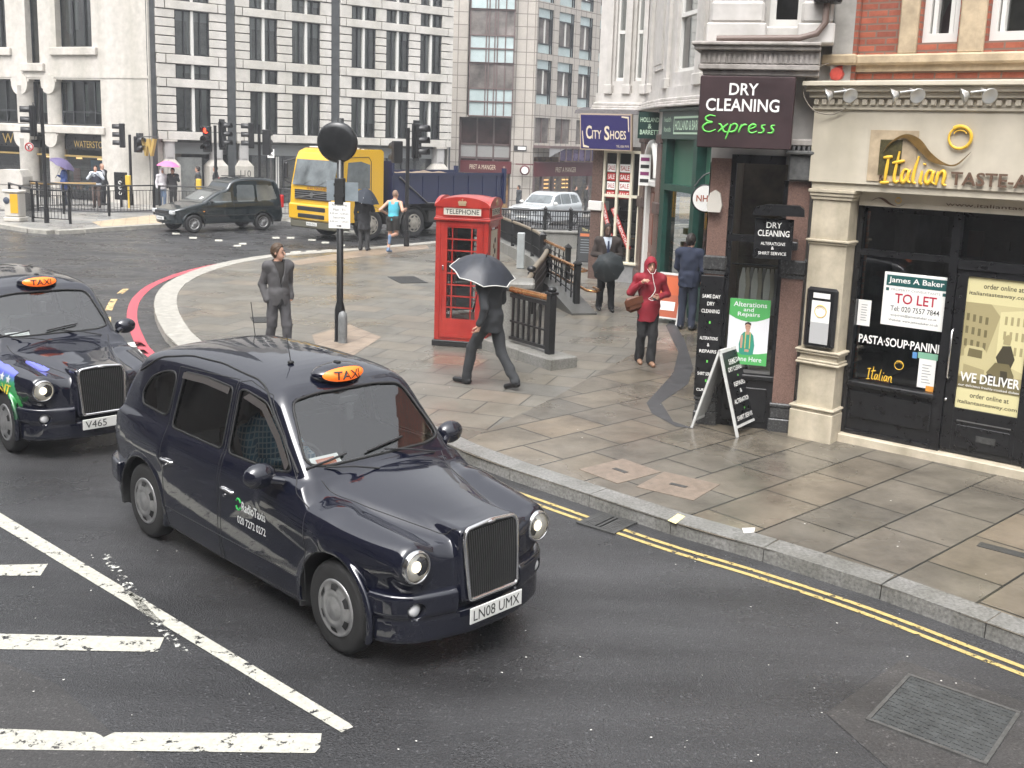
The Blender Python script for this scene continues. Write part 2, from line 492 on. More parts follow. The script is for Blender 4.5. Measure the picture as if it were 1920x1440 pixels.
def asphalt_mat(name, base=.038, tint=(1, 1, 1.04), wet=(.22, .5), lift=.6):
    m = bpy.data.materials.new(name); m.use_nodes = True
    t = m.node_tree; N = t.nodes; L = t.links; b = N['Principled BSDF']
    tc = N.new('ShaderNodeTexCoord')
    def noise(s, d=4, r=.6):
        n = N.new('ShaderNodeTexNoise'); n.inputs['Scale'].default_value = s; n.inputs['Detail'].default_value = d; n.inputs['Roughness'].default_value = r
        L.new(tc.outputs['Object'], n.inputs['Vector']); return n
    n1 = noise(.45, 6); mpt = N.new('ShaderNodeMapping'); mpt.inputs['Rotation'].default_value = (0, 0, R(46)); mpt.inputs['Scale'].default_value = (.35, 2.6, 1); L.new(tc.outputs['Object'], mpt.inputs['Vector']); L.new(mpt.outputs[0], n1.inputs['Vector']); n2 = noise(60, 3, .8)
    vo = N.new('ShaderNodeTexVoronoi'); vo.inputs['Scale'].default_value = 85; L.new(tc.outputs['Object'], vo.inputs['Vector'])
    r1 = N.new('ShaderNodeMapRange'); r1.inputs['From Min'].default_value = .3; r1.inputs['From Max'].default_value = .7; r1.inputs['To Min'].default_value = .5; r1.inputs['To Max'].default_value = 1.45
    L.new(n1.outputs['Fac'], r1.inputs['Value'])
    r2 = N.new('ShaderNodeMapRange'); r2.inputs['From Min'].default_value = .35; r2.inputs['From Max'].default_value = .75; r2.inputs['To Min'].default_value = .55; r2.inputs['To Max'].default_value = 1.7
    L.new(n2.outputs['Fac'], r2.inputs['Value'])
    mu = N.new('ShaderNodeMath'); mu.operation = 'MULTIPLY'; L.new(r1.outputs[0], mu.inputs[0]); L.new(r2.outputs[0], mu.inputs[1])
    # pale stone chips
    sp = N.new('ShaderNodeSeparateColor'); L.new(vo.outputs['Color'], sp.inputs[0])
    gt = N.new('ShaderNodeMath'); gt.operation = 'GREATER_THAN'; gt.inputs[1].default_value = .972; L.new(sp.outputs[0], gt.inputs[0])
    ad = N.new('ShaderNodeMath'); ad.operation = 'MULTIPLY_ADD'; ad.inputs[1].default_value = 1.1; L.new(gt.outputs[0], ad.inputs[0]); L.new(mu.outputs[0], ad.inputs[2])
    vm = N.new('ShaderNodeVectorMath'); vm.operation = 'SCALE'; vm.inputs[0].default_value = tuple(base * c for c in tint); L.new(ad.outputs[0], vm.inputs['Scale'])
    L.new(vm.outputs[0], b.inputs['Base Color'])
    n3 = noise(.8, 5); rw = N.new('ShaderNodeMapRange'); rw.inputs['From Min'].default_value = .4; rw.inputs['From Max'].default_value = .62; rw.inputs['To Min'].default_value = wet[0]; rw.inputs['To Max'].default_value = wet[1]
    L.new(n3.outputs['Fac'], rw.inputs['Value']); L.new(rw.outputs[0], b.inputs['Roughness'])
    b.inputs['Specular IOR Level'].default_value = .5
    bp = N.new('ShaderNodeBump'); bp.inputs['Strength'].default_value = lift; bp.inputs['Distance'].default_value = .006
    L.new(vo.outputs['Distance'], bp.inputs['Height']); L.new(bp.outputs[0], b.inputs['Normal'])
    return m

def worn_paint(name, col, thresh=.36, scale=9, rough=.55):
    """road paint with gaps worn through to the tarmac"""
    m = mat(name, col, rough, noise=(30, .25))
    t = m.node_tree; N = t.nodes; L = t.links; b = N['Principled BSDF']
    tc = N.new('ShaderNodeTexCoord'); n = N.new('ShaderNodeTexNoise'); n.inputs['Scale'].default_value = scale; n.inputs['Detail'].default_value = 9; n.inputs['Roughness'].default_value = .75
    L.new(tc.outputs['Object'], n.inputs['Vector'])
    g = N.new('ShaderNodeMapRange'); g.inputs['From Min'].default_value = thresh - .015; g.inputs['From Max'].default_value = thresh + .015
    L.new(n.outputs['Fac'], g.inputs['Value']); L.new(g.outputs[0], b.inputs['Alpha'])
    return m

# ---------------------------------------------------------------- the ground
M_ROAD = asphalt_mat('wet_asphalt')
M_ROAD2 = asphalt_mat('patched_asphalt', base=.040, tint=(1.05, 1, .98), wet=(.4, .55), lift=.3)
def sstep(a, b, v): t_ = min(1, max(0, (v - a) / (b - a))); return t_ * t_ * (3 - 2 * t_)
def ground_z(x, y): return -1.0 * sstep(42.5, 54, y) * sstep(-6, 0, x)     # the side street falls away at the back
_gx = [-95, -60, -30, -15, -10] + [i * .75 - 7.5 for i in range(24)] + [14, 30, 60, 95]; _gy = [-50, -20, 0, 20, 35] + [41 + i for i in range(16)] + [60, 80, 110]
_m = MB(); _m.add([(x, y, ground_z(x, y)) for y in _gy for x in _gx], [(j * len(_gx) + i, j * len(_gx) + i + 1, (j + 1) * len(_gx) + i + 1, (j + 1) * len(_gx) + i) for j in range(len(_gy) - 1) for i in range(len(_gx) - 1)], 0, True)
road = _m.build('road', M_ROAD); tag(road, 'dark wet asphalt road with pale chippings', None, kind='structure')
STONE = [(.092, .090, .083), (.118, .112, .10), (.128, .116, .096), (.106, .103, .094), (.138, .12, .096), (.098, .096, .089), (.122, .115, .103)]
STONE_L = [(.122, .119, .111), (.142, .136, .123), (.115, .114, .108), (.15, .138, .118), (.13, .125, .114), (.158, .138, .115)]  # corner slab tones lifted to stand for the sky they reflect
STONE = [(a * 1.08, b * 1.0, c * .90) for a, b, c in STONE]; STONE_L = [(a * 1.04, b, c * .93) for a, b, c in STONE_L]
M_FLAG = brick_mat('york_stone_flags', STONE, (.022, .022, .02), .92, .64, .011, rot=R(43.4), wet=(.14, .5, .55), stain=.42, bump=.5, shift=(.1, .2))
M_FLAG2 = brick_mat('sky_paled_flags', STONE_L, (.045, .044, .04), .85, .62, .010, rot=R(-17), wet=(.2, .55, .5), stain=.22, bump=.4)
kerb_pts = [(14.5, -4.56), (3.59, 6.98), (2.91, 7.71), (2.2, 8.34), (1.44, 8.93), (.38, 9.91), (-.25, 10.5), (-.74, 11.05), (-1.45, 12.0), (-2.62, 13.4), (-4.2, 14.75), (-5.38, 15.88), (-6.27, 17.59), (-7.05, 19.46), (-7.66, 21.44), (-7.98, 23.49), (-7.88, 25.99), (-7.15, 28.45), (-5.96, 29.9), (-4.67, 31.48), (-3.02, 33.94), (-1.2, 36.6), (2, 40.5), (9, 46), (40, 52)]
kerb_s = [kerb_pts[0]] + spline(kerb_pts[1:], 6)
split = (-.74, 11.05)
i_split = min(range(len(kerb_s)), key=lambda i: (kerb_s[i][0] - split[0]) ** 2 + (kerb_s[i][1] - split[1]) ** 2)
mid_line = [gp(1040, 745, .12), gp(1120, 700, .12)]
pa = MB().sheet(kerb_s[:i_split + 1] + mid_line + [(2.2, 17.5), (6, 26), (40, 30), (40, -4)], .12)
pv = pa.build('pavement', M_FLAG); tag(pv, 'wet brown and grey stone slabs in front of the shops', None, kind='structure')
pb = MB().sheet(kerb_s[i_split:] + [(40, 30), (6, 26), (2.2, 17.5)] + mid_line[::-1], .12)
pv2 = pb.build('pavement', M_FLAG2); tag(pv2, 'stone slabs on the rounded street corner, paled for reflected sky', None, kind='structure')
# kerb stones laid piece by piece along the edge
M_GRAN = mat('grey_granite', (.20, .197, .187), .38, noise=(38, .5), bump=(60, .25), streak=(2, .7))
M_GRANP = mat('pale_granite', (.33, .315, .28), .5, noise=(7, .3), bump=(60, .2))
kb = MB()
def edge_run(pts, piece, width, mb, z0=-.02, z1=.126, mi=None):
    """stones of one length along a polyline, with hairline joints"""
    P = [Vector((*p, 0)) for p in pts]; cum = [0]
    for a, b in zip(P, P[1:]): cum.append(cum[-1] + (b - a).length)
    def loc(s):
        for i in range(len(P) - 1):
            if s <= cum[i + 1] or i == len(P) - 2:
                t = (s - cum[i]) / max(cum[i + 1] - cum[i], 1e-9); return P[i].lerp(P[i + 1], t), (P[i + 1] - P[i]).normalized()
    s = 0
    while s < cum[-1] - .05:
        L_ = piece * random.uniform(.85, 1.2); e = min(s + L_, cum[-1])
        (a, da), (b, db) = loc(s + .004), loc(e - .004)
        d = (b - a).normalized(); nl = Vector((d.y, -d.x, 0))   # inward side is to the right of the run
        w = width(a) if callable(width) else width
        q = [a - nl * .004, b - nl * .004, b + nl * w, a + nl * w]
        k = random.uniform(-.002, .002)
        vs = [(v.x, v.y, z0) for v in q] + [(v.x, v.y, z1 + k) for v in q]
        # small chamfer along the road side
        vs[4] = (vs[4][0] + nl.x * .012, vs[4][1] + nl.y * .012, z1 + k); vs[5] = (vs[5][0] + nl.x * .012, vs[5][1] + nl.y * .012, z1 + k)
        m_ = mi(a) if mi else 0
        mb.add(vs, [(4, 5, 6, 7), (0, 1, 5, 4), (1, 2, 6, 5), (3, 0, 4, 7), (2, 3, 7, 6)], m_)
        s = e
edge_run(kerb_s, .95, lambda p: .27 if p.y < 13 else .42, kb, mi=lambda p: 0 if p.y < 12 else 1)
ko = kb.build('kerb', [M_GRAN, M_GRANP]); tag(ko, 'granite kerb stones along the pavement edge', None, kind='structure')
# far pavement
far = [(-60, 30), (-20, 35.6), (-17.76, 34.94), (-16.01, 33.6), (-15.27, 33.1), (-14.84, 33.4), (-14.17, 34.9), (-12.9, 36.9), (-11.2, 40.2), (-9.0, 42.0), (-6.2, 43.0), (-5.0, 45.0), (-4.2, 49.0), (-3.9, 53), (-3.9, 56), (-60, 75)]
M_FLAG3 = brick_mat('far_paving', [(.24, .235, .225), (.28, .27, .255), (.21, .21, .20), (.3, .28, .25)], (.12, .12, .11), .9, .6, .012, rot=R(20), wet=(.25, .5, .5), bump=.2)
fp = MB().sheet(far, .12).build('pavement', M_FLAG3); tag(fp, 'far pavement of grey slabs across the junction', None, kind='structure')
fk = MB(); edge_run(far[:14], 1.0, .3, fk, z0=-.6)
low_ = MB(); low_.sheet([(-4.2, 57), (-4, 64), (2.6, 61.8), (12, 70), (14, 90), (-6, 90), (-6, 57)], -.88); low_ = low_.build('pavement', M_FLAG3); tag(low_, 'far pavement in front of the sandwich shop', None, kind='structure')
lk_ = MB(); edge_run([(-4.2, 57), (-4, 64), (2.6, 61.8), (12, 70)], 1., .3, lk_, z0=-1.1, z1=-.874); lk_ = lk_.build('kerb', M_GRANP); tag(lk_, 'kerb in front of the sandwich shop', None, kind='structure'); fo = fk.build('kerb', M_GRANP); tag(fo, 'pale kerb of the far pavement', None, kind='structure')
M_CYC = asphalt_mat('cycle_asphalt', base=.07, wet=(.35, .6), lift=.2)
cy = MB().sheet([(-40, 39.2), (-20.3, 39.6), (-15.2, 41.0), (-11.5, 42.6), (-11.9, 43.9), (-15.5, 42.9), (-20.6, 41.6), (-40, 42)], .124).build('path', M_CYC); tag(cy, 'dark tarmac strip behind the far guard rail', None, kind='structure')
M_BUFF = brick_mat('buff_tactile', [(.42, .33, .22), (.46, .36, .25), (.39, .31, .21)], (.25, .2, .14), .4, .4, .01, rot=R(20), wet=(.35, .55, 1), bump=.3, offset=0)
tp = MB().sheet([gp(172, 416, .124), gp(288, 403, .124), gp(312, 417, .124), gp(190, 425, .124)], .124).build('tactile_paving', M_BUFF); tag(tp, 'buff blister paving at the far crossing', None, kind='structure')
M_PINK = brick_mat('pink_tactile', [(.24, .19, .145), (.27, .21, .16)], (.15, .12, .1), .4, .4, .01, rot=R(-17), wet=(.3, .5, 1), bump=.3, offset=0)
t2 = MB().sheet([gp(585, 628, .124), gp(655, 608, .124), gp(715, 632, .124), gp(660, 668, .124), gp(600, 668, .124)], .124)
t2.sheet([gp(540, 490, .124), gp(700, 465, .124), gp(800, 459, .124), gp(805, 466, .124), gp(720, 476, .124), gp(560, 497, .124)], .124)
t2 = t2.build('tactile_paving', M_PINK); tag(t2, 'buff blister paving at the near crossing', None, kind='structure')
# dark band and threshold strip beside the dry cleaner
M_BAND = mat('dark_asphalt_band', (.048, .048, .05), .55, noise=(6, .35), bump=(60, .3))
bd = MB().sheet([gp(1262, 600, .124), gp(1285, 640, .124), gp(1300, 690, .124), gp(1290, 720, .124), gp(1240, 755, .124), gp(1262, 790, .124), gp(1300, 803, .124), gp(1268, 800, .124), gp(1222, 775, .124), gp(1212, 755, .124), gp(1262, 700, .124), gp(1272, 660, .124), gp(1248, 610, .124)], .124).build('pavement_band', M_BAND); tag(bd, 'dark curved asphalt band in the paving', None, kind='structure')
# ---------------------------------------------------------------- markings
M_WHITE = worn_paint('white_road_paint', (.44, .43, .375), .42, 9)
M_WHITE2 = worn_paint('thin_road_paint', (.6, .6, .55), .45, 9)
M_YEL = worn_paint('yellow_road_paint', (.42, .325, .125), .42, 10)
M_RED = worn_paint('red_road_paint', (.45, .07, .09), .34, 6)
def marking(polys, m, label, z=.004):
    mb = MB()
    for q in polys: mb.sheet(q, z)
    return tag(mb.build('road_marking', m), label, None, kind='structure')
def P(*a, z=0.): return [gp(x, y, z) for x, y in a]
def ext(a, b, k):  # extend a->b backwards by k
    return (a[0] - (b[0] - a[0]) * k, a[1] - (b[1] - a[1]) * k)
a0, a1, a2, a3 = P((0, 962), (655, 1357), (640, 1374), (0, 988))
marking([[ext(a0, a1, .8), a0, a1, gp(662, 1364), a2, a3, ext(a3, a2, .8)]], M_WHITE, 'long white line along the hatched area')
for q, l in (((( -160, 1062), (0, 1060), (90, 1058), (76, 1080), (0, 1080), (-160, 1082)), 'white hatch bar nearest the second taxi'),
             (((-160, 1188), (0, 1189), (308, 1196), (296, 1223), (0, 1218), (-160, 1216)), 'middle white hatch bar'),
             (((-200, 1362), (0, 1367), (178, 1374), (195, 1383), (215, 1374), (603, 1376), (600, 1402), (590, 1413), (0, 1406), (-200, 1400)), 'front white hatch bar')):
    marking([P(*q)], M_WHITE, l)
marking([P((205, 1040), (325, 1190), (360, 1228), (342, 1226), (272, 1160), (190, 1045))], worn_paint('scuffed_paint', (.6, .6, .55), .56, 16), 'worn remains of an older white line')
# double yellow lines along the kerb: offset from the kerb run
def offset_line(pts, d0, d1):
    A = []; B = []
    for i, p in enumerate(pts):
        q0 = pts[max(i - 1, 0)]; q1 = pts[min(i + 1, len(pts) - 1)]
        dx, dy = q1[0] - q0[0], q1[1] - q0[1]; L_ = math.hypot(dx, dy); nx, ny = -dy / L_, dx / L_
        A.append((p[0] + nx * d0, p[1] + ny * d0)); B.append((p[0] + nx * d1, p[1] + ny * d1))
    return [[A[i], A[i + 1], B[i + 1], B[i]] for i in range(len(pts) - 1)]
straight = [k for k in kerb_s if k[1] < 12.2]
yl = [p for p in straight if True]
d_in = -(-.29)
mb_y = []
for s0, s1 in ((.20, .25), (.31, .36)):
    for q in offset_line(yl, -s0 if False else s0, s1): mb_y.append(q)
# the run walks so that its left side is the road
gully = gp(1138, 982)
mb_y = [q for q in mb_y if math.hypot(sum(v[0] for v in q) / 4 - gully[0], sum(v[1] for v in q) / 4 - gully[1]) > .22]
marking(mb_y, M_YEL, 'double yellow lines beside the kerb')
curve = [k for k in kerb_s if k[1] > 14.9 and k[0] < -2.5 and k[1] < 35]
rr = offset_line(curve, .30, .48); marking(rr, M_RED, 'red route line curving round the corner')
marking([q for i, q in enumerate(offset_line(curve, .75, .88)) if i % 6 < 4 and i < 26], worn_paint('worn_yellow', (.6, .42, .2), .47, 8), 'worn yellow line outside the red line')
marking([P((228, 645), (262, 640), (275, 650), (240, 652)), P((232, 655), (270, 656), (280, 664), (240, 662))], M_WHITE2, 'worn white letters beside the red line')
dash = []
for i in range(9):
    x = 545 + i * 29; y = 474 - i * 1.5
    dash.append(P((x, y - 2), (x + 20, y - 3.5), (x + 18, y + 1.5), (x - 2, y + 3)))
marking(dash, M_WHITE, 'short white dashes along the kerb behind the grey-suited man')
marking([P((515, 408), (600, 424), (598, 427), (513, 410)), P((640, 432), (735, 444), (733, 447), (638, 435)), P((500, 412), (560, 408), (560, 410), (500, 414))], M_WHITE, 'white lane lines under the lorry')
sq = []
for x, y in ((445, 461), (517, 446), (585, 450), (660, 434), (545, 446), (610, 455), (640, 460), (330, 438), (362, 446), (410, 451), (455, 457), (240, 430), (268, 424), (285, 422), (225, 422), (470, 431)):
    sq.append(P((x - 7, y - 1.6), (x + 7, y - 1.6), (x + 7, y + 1.6), (x - 7, y + 1.6)))
marking(sq, M_WHITE, 'white studs marking the crossing')
marking([[(1.5, 57.2), (9, 61.5), (9, 61.75), (1.5, 57.45)], [(1.5, 54.8), (9, 58.8), (9, 59.05), (1.5, 55.05)]], M_WHITE, 'white lane lines beyond the railings', z=-.99)
# patched strip round the manhole
mp_ = MB().sheet([gp(1548, 1338), gp(1690, 1238), gp(2000, 1345), gp(2000, 1560), gp(1800, 1560)], .004).build('road_patch', M_ROAD2); tag(mp_, 'smoother tarmac patch round the manhole', None, kind='structure')
mp_ = MB().sheet([gp(-500, 1225), gp(0, 1240), gp(110, 1285), gp(330, 1480), gp(-500, 1480)], .002).build('road_patch', M_ROAD2); tag(mp_, 'smoother tarmac strip under the front hatch bar', None, kind='structure')

# ---------------------------------------------------------------- covers, gully, litter
M_IRON = mat('cast_iron', (.07, .07, .068), .38, .3, noise=(30, .3), bump=(80, .3))
M_DARK = mat('black_void', (.006, .006, .006), .9)
def quad_frame(q, z):
    """origin, axes and size of a roughly rectangular ground quad"""
    a, b, c, d = [Vector((*p, z)) for p in q]
    u = ((b - a) + (c - d)) / 2; v = ((d - a) + (c - b)) / 2
    ang = math.atan2(u.y, u.x); o = (a + b + c + d) / 4
    return o, ang, u.length, abs(v.dot(Vector((-math.sin(ang), math.cos(ang), 0))))
o, an, w, h = quad_frame(P((1090, 983), (1150, 1001), (1186, 981), (1126, 963)), 0)
g = thing('gully_grate', 'black iron gully grating set in the yellow lines', 'drain', (o.x, o.y, 0), an)
MB().sheet([(-w / 2, -h / 2), (w / 2, -h / 2), (w / 2, h / 2), (-w / 2, h / 2)], .006).build('pit', M_DARK, g)
mb = MB(); 
for s in (-1, 1): mb.box(-w / 2 - .03, w / 2 + .03, s * h / 2 - .02, s * h / 2 + .02, .002, .016); mb.box(s * w / 2 - .025, s * w / 2 + .025, -h / 2 + .021, h / 2 - .021, .002, .0155)
mb.build('frame', M_IRON, g)
mb = MB(); mb.box(-.012, .012, -h / 2 + .02, h / 2 - .02, .008, .018)
for s in (-1, 1):
    for i in range(5):
        x = s * (.045 + i * (w / 2 - .05) / 5); mb.box(x - .011, x + .011, -h / 2 + .02, h / 2 - .02, .008, .017)
mb.build('bars', M_IRON, g)
o, an, w, h = quad_frame(P((1630, 1350), (1840, 1430), (1907, 1340), (1710, 1272)), 0)
g = thing('manhole_cover', 'large studded steel manhole cover in the road', 'manhole cover', (o.x, o.y, 0), an)
mb = MB().box(-w / 2, w / 2, -h / 2, h / 2, .002, .010)
for i in range(17):
    for j in range(13):
        x = -w / 2 + (i + .5) * w / 17; y = -h / 2 + (j + .5) * h / 13
        if (i + j) % 2: mb.box(x - .02, x + .02, y - .006, y + .006, .0101, .014)
        else: mb.box(x - .006, x + .006, y - .018, y + .018, .0101, .014)
mb.build('plate', mat('worn_steel', (.055, .058, .058), .5, .1, noise=(8, .35)), g)
mb = MB()
for s in (-1, 1): mb.box(-w / 2 - .025, w / 2 + .025, s * (h / 2 + .014) - .012, s * (h / 2 + .014) + .012, .002, .017); mb.box(s * (w / 2 + .014) - .012, s * (w / 2 + .014) + .012, -h / 2 - .001, h / 2 + .001, .002, .0165)
mb.build('rim', mat('bright_iron', (.16, .16, .155), .4, .6, noise=(20, .3)), g)
M_COVER = mat('pinkish_concrete', (.19, .15, .118), .38, noise=(10, .3), bump=(60, .2))
for i, q in enumerate((((1092, 882), (1160, 909), (1237, 884), (1162, 859)), ((1190, 912), (1297, 939), (1353, 909), (1248, 886)))):
    o, an, w, h = quad_frame(P(*q, z=.12), .12)
    g = thing('access_cover', ['pinkish pavement cover nearer the taxi bonnet', 'pinkish pavement cover nearer the yellow kerb mark'][i], 'access cover', (o.x, o.y, .12), an, 'pavement access covers')
    MB().box(-w / 2, w / 2, -h / 2, h / 2, .001, .005).build('lid', M_COVER, g)
    MB().box(-.09, .09, -.03, .03, .0051, .008).build('handle', M_IRON, g)
for i, (q, l) in enumerate(((((735, 532), (791, 531), (788, 518), (742, 519)), 'iron ventilation grating left of the phone box'), (((468, 606), (506, 605), (512, 594), (476, 595)), 'small iron grating by the feet of the man in grey'))):
    o, an, w, h = quad_frame(P(*q, z=.12), .12)
    g = thing('pavement_grating', l, 'grating', (o.x, o.y, .12), an)
    mb = MB().box(-w / 2, w / 2, -h / 2, h / 2, .001, .005); mb.build('tray', M_DARK, g)
    mb = MB()
    for k in range(14):
        x = -w / 2 + (k + .5) * w / 14; mb.box(x - w / 56, x + w / 56, -h / 2, h / 2, .0052, .012)
    mb.build('bars', M_IRON, g)
o, an, w, h = quad_frame(P((1830, 1025), (1930, 1052), (1935, 1040), (1840, 1016), z=.12), .12)
g = MB(frame((0, 0))).box(-w / 2, w / 2, -.06, .06, .001, .006).build('pavement_slot', M_IRON, loc=(o.x, o.y, .12), rz=an); tag(g, 'dark slotted cover in the slabs below the delivery poster', 'drain')
yk = MB().sheet(P((1252, 976), (1271, 963), (1285, 968), (1267, 982), z=.1295), .1295).build('road_marking', worn_paint('pale_yellow', (.74, .66, .33), .33, 20)); tag(yk, 'pale yellow loading mark across the kerb', None, kind='structure')
lt = MB()
lt.sheet(P((1391, 990), (1416, 989), (1414, 998), (1395, 1000), z=.13), .13)
lt.sheet(P((1669, 1126), (1678, 1127), (1680, 1131), (1671, 1132)), .006)
for k in range(90):
    x, y = random.uniform(60, 1900), random.uniform(900, 1430)
    px, py = gp(x, y)
    # stay on the carriageway
    if px + py * .93 > 10.0: continue
    s = random.uniform(.004, .009); a = random.uniform(0, 3); c, d = math.cos(a) * s, math.sin(a) * s
    lt.sheet([(px - c, py - d), (px + d, py - c), (px + c, py + d), (px - d, py + c * .6)], .007)
for k in range(60):
    x, y = random.uniform(700, 1900), random.uniform(640, 1100)
    px, py = gp(x, y, .12)
    if px + py * .93 < 10.9 or y < 760 and x > 1250 or px > 4 or (px > 2 and py > 12): continue
    s = random.uniform(.004, .011); lt.sheet([(px - s, py), (px, py - s), (px + s * .8, py + s * .3), (px, py + s)], .131)
lo = lt.build('litter', mat('pale_litter', (.6, .59, .55), .7)); tag(lo, 'scattered pale flecks and paper scraps on the wet ground', None, kind='stuff')
# ---------------------------------------------------------------- buildings
M_PORT = mat('portland_stone', (.50, .47, .43), .75, noise=(3, .16), bump=(30, .15), streak=(1.2, .8))
M_WST = mat('white_limestone', (.55, .525, .49), .7, noise=(2.5, .14), bump=(30, .1), streak=(1.0, .82))
M_JOINT = mat('dark_joint', (.13, .14, .13), .9, noise=(.8, .8))
M_WHITEP = mat('white_stucco', (.52, .495, .475), .6, noise=(4, .14), streak=(2.5, .82))
M_CREAM = mat('cream_paint', (.53, .465, .36), .5, noise=(5, .2), streak=(3, .74))
M_CREAM2 = mat('cream_fascia', (.56, .505, .41), .5, noise=(3, .1), streak=(2, .84))
M_BLACKP = mat('black_gloss_paint', (.012, .012, .013), .28, noise=(8, .4))
M_FRAMEW = mat('white_frame', (.62, .61, .58), .45)
M_FRAMED = mat('dark_frame', (.03, .032, .034), .4)
M_ROOM = mat('dim_interior', (.06, .064, .062), .9, noise=(1., .7))
M_ROOM2 = mat('interior_grey', (.10, .105, .10), .9, noise=(1.5, .6))
M_CURT = mat('pale_curtain', (.22, .24, .23), .9)
G_WIN = glass_mat('window_glass', (.80, .84, .82), .12)
G_SHOP = glass_mat('shop_glass', (.75, .78, .76), .03)
G_DARK = glass_mat('dark_shop_glass', (.40, .42, .42), .04)
M_BRICKR = brick_mat('red_brick', [(.27, .07, .04), (.34, .095, .052), (.22, .06, .036), (.31, .085, .045)], (.17, .11, .085), .225, .075, .010, rough=.8, plane='v', bump=.5, stain=.3)
M_TILEB = brick_mat('beige_tile', [(.40, .365, .325), (.43, .395, .35), (.375, .34, .305)], (.17, .15, .13), .46, .58, .02, rough=.45, plane='v', offset=0, bump=.2, stain=.1)
M_DARKGR = mat('dark_granite', (.05, .05, .05), .25, noise=(40, .5))
M_BROWN = mat('brown_marble', (.115, .075, .062), .35, noise=(25, .5))
M_GOLD = mat('gold_letter', (.62, .43, .14), .35, .6)
M_WLET = mat('white_letter', (.78, .77, .74), .5)
M_BLET = mat('black_letter', (.02, .02, .02), .5)
M_LEAD = mat('drainpipe_grey', (.10, .095, .095), .5, noise=(10, .3))

def wall_holes(mb, x0, x1, z0, z1, holes, y0=0., y1=.3, mi=0, back=False):
    """a wall face with rectangular openings and their reveals"""
    xs = sorted({x0, x1, *[h[0] for h in holes], *[h[1] for h in holes]}); xs = [x for x in xs if x0 <= x <= x1]
    zs = sorted({z0, z1, *[h[2] for h in holes], *[h[3] for h in holes]}); zs = [z for z in zs if z0 <= z <= z1]
    for a, b in zip(xs, xs[1:]):
        for c, d in zip(zs, zs[1:]):
            mx, mz = (a + b) / 2, (c + d) / 2
            if any(h[0] < mx < h[1] and h[2] < mz < h[3] for h in holes): continue
            mb.add([(a, y0, c), (b, y0, c), (b, y0, d), (a, y0, d)], [(0, 1, 2, 3)], mi)
    for a, b, c, d in holes:
        vs = [(a, y0, c), (b, y0, c), (b, y0, d), (a, y0, d), (a, y1, c), (b, y1, c), (b, y1, d), (a, y1, d)]
        mb.add(vs, [(0, 4, 5, 1), (1, 5, 6, 2), (2, 6, 7, 3), (3, 7, 4, 0)], mi)
    return mb

# ============ the bookshop, pale stone with columns (left)
COR = gp(286, 385, .12)
bk = thing('bookshop_building', 'pale stone bookshop building with round columns at far left', 'building', (COR[0], COR[1], 0), R(-24.4))
holes = []
for z0, z1 in ((6.83, 9.3), (10.4, 12.9)):
    for a, b in ((-5.37, -3.22), (-11.2, -8.5)): holes.append((a, b, z0, z1))
    holes.append((-7.24, -6.44, z0 - .7, z1))
cols = [(-9.9, -8.27), (-7.23, -6.39), (-5.48, -2.80)]
holes_m = [(-13, -8.27 - 0, 3.44, 5.42), (-7.23, -6.39, 3.44, 5.42), (-5.48, -2.80, 3.44, 5.42)]
holes_g = [(-13, -8.27, .12, 3.05), (-7.23, -6.39, .12, 3.05), (-5.48, -2.86, .12, 3.05)]
mb = MB()
wall_holes(mb, -16, 0, 0, 17, holes + [(-13, -2.80, 3.42, 5.42), (-13, -2.86, .12, 3.05)], 0, .8)
mb.add([(0, 0, 0), (0, 10, 0), (0, 10, 17), (0, 0, 17)], [(0, 1, 2, 3)])
mb.build('wall', M_PORT, bk)
mb = MB().box(-16, -.3, .81, 1.2, 0, 22); mb.build('interior', M_ROOM, bk)
for a, b, c, d in holes: MB().box(a - .32, b + .32, -.14, .0, c - .36, c - .02, b=.02).build('sill', M_PORT, bk)
mb = MB()
mb.box(-16, -2.6, -.10, -.002, 3.05, 3.40, b=.03); mb.box(-16, .0, -.03, -.003, 5.5, 5.62)
mb.build('ledge', M_PORT, bk)
def column(x0, x1, z0, z1):
    m_ = MB(); xc = (x0 + x1) / 2; r = (x1 - x0) / 2 - .06
    m_.lathe([(r, z0), (r, z1 - .3), (r * 1.02, z1 - .29)], (xc, .38, 0), n=20)
    m_.cyl((xc, -.06, z1 - .20), (xc, .55, z1 - .20), r * 1.12, n=20); m_.box(xc - r * 1.25, xc + r * 1.25, -.03, .8, z1 - .10, z1 + .0)
    return m_
for z0, z1 in ((3.44, 5.42), (.12, 3.05)):
    for a, b in ((-8.27, -7.23), (-6.39, -5.48), (-12.2, -11.2)): column(a, b, z0, z1).build('column', M_PORT, bk)
for a, b, c, d in holes + holes_m:
    w_ = MB()
    w_.box(a, b, .30, .36, c, c + .07); w_.box(a, b, .30, .36, d - .07, d); 
    n = max(1, round((b - a) / .75))
    for i in range(n + 1):
        x = a + (b - a) * i / n; w_.box(x - .03, x + .03, .29, .35, c + .07, d - .07)
    if d - c < 2.2 and b - a > 1: w_.box(a, b, .3, .35, c + .55, c + .62)
    w_.add([(a, .37, c), (b, .37, c), (b, .37, d), (a, .37, d)], [(0, 1, 2, 3)], 1)
    for k in range(3):
        x = random.uniform(a, b - .3); w_.box(x, min(b, x + random.uniform(.15, .5)), .55, .6, c + random.uniform(.3, .6) * (d - c) * .6, d - random.uniform(0, .4), 2)
    w_.build('window', [M_FRAMED, G_WIN, M_CURT], bk)
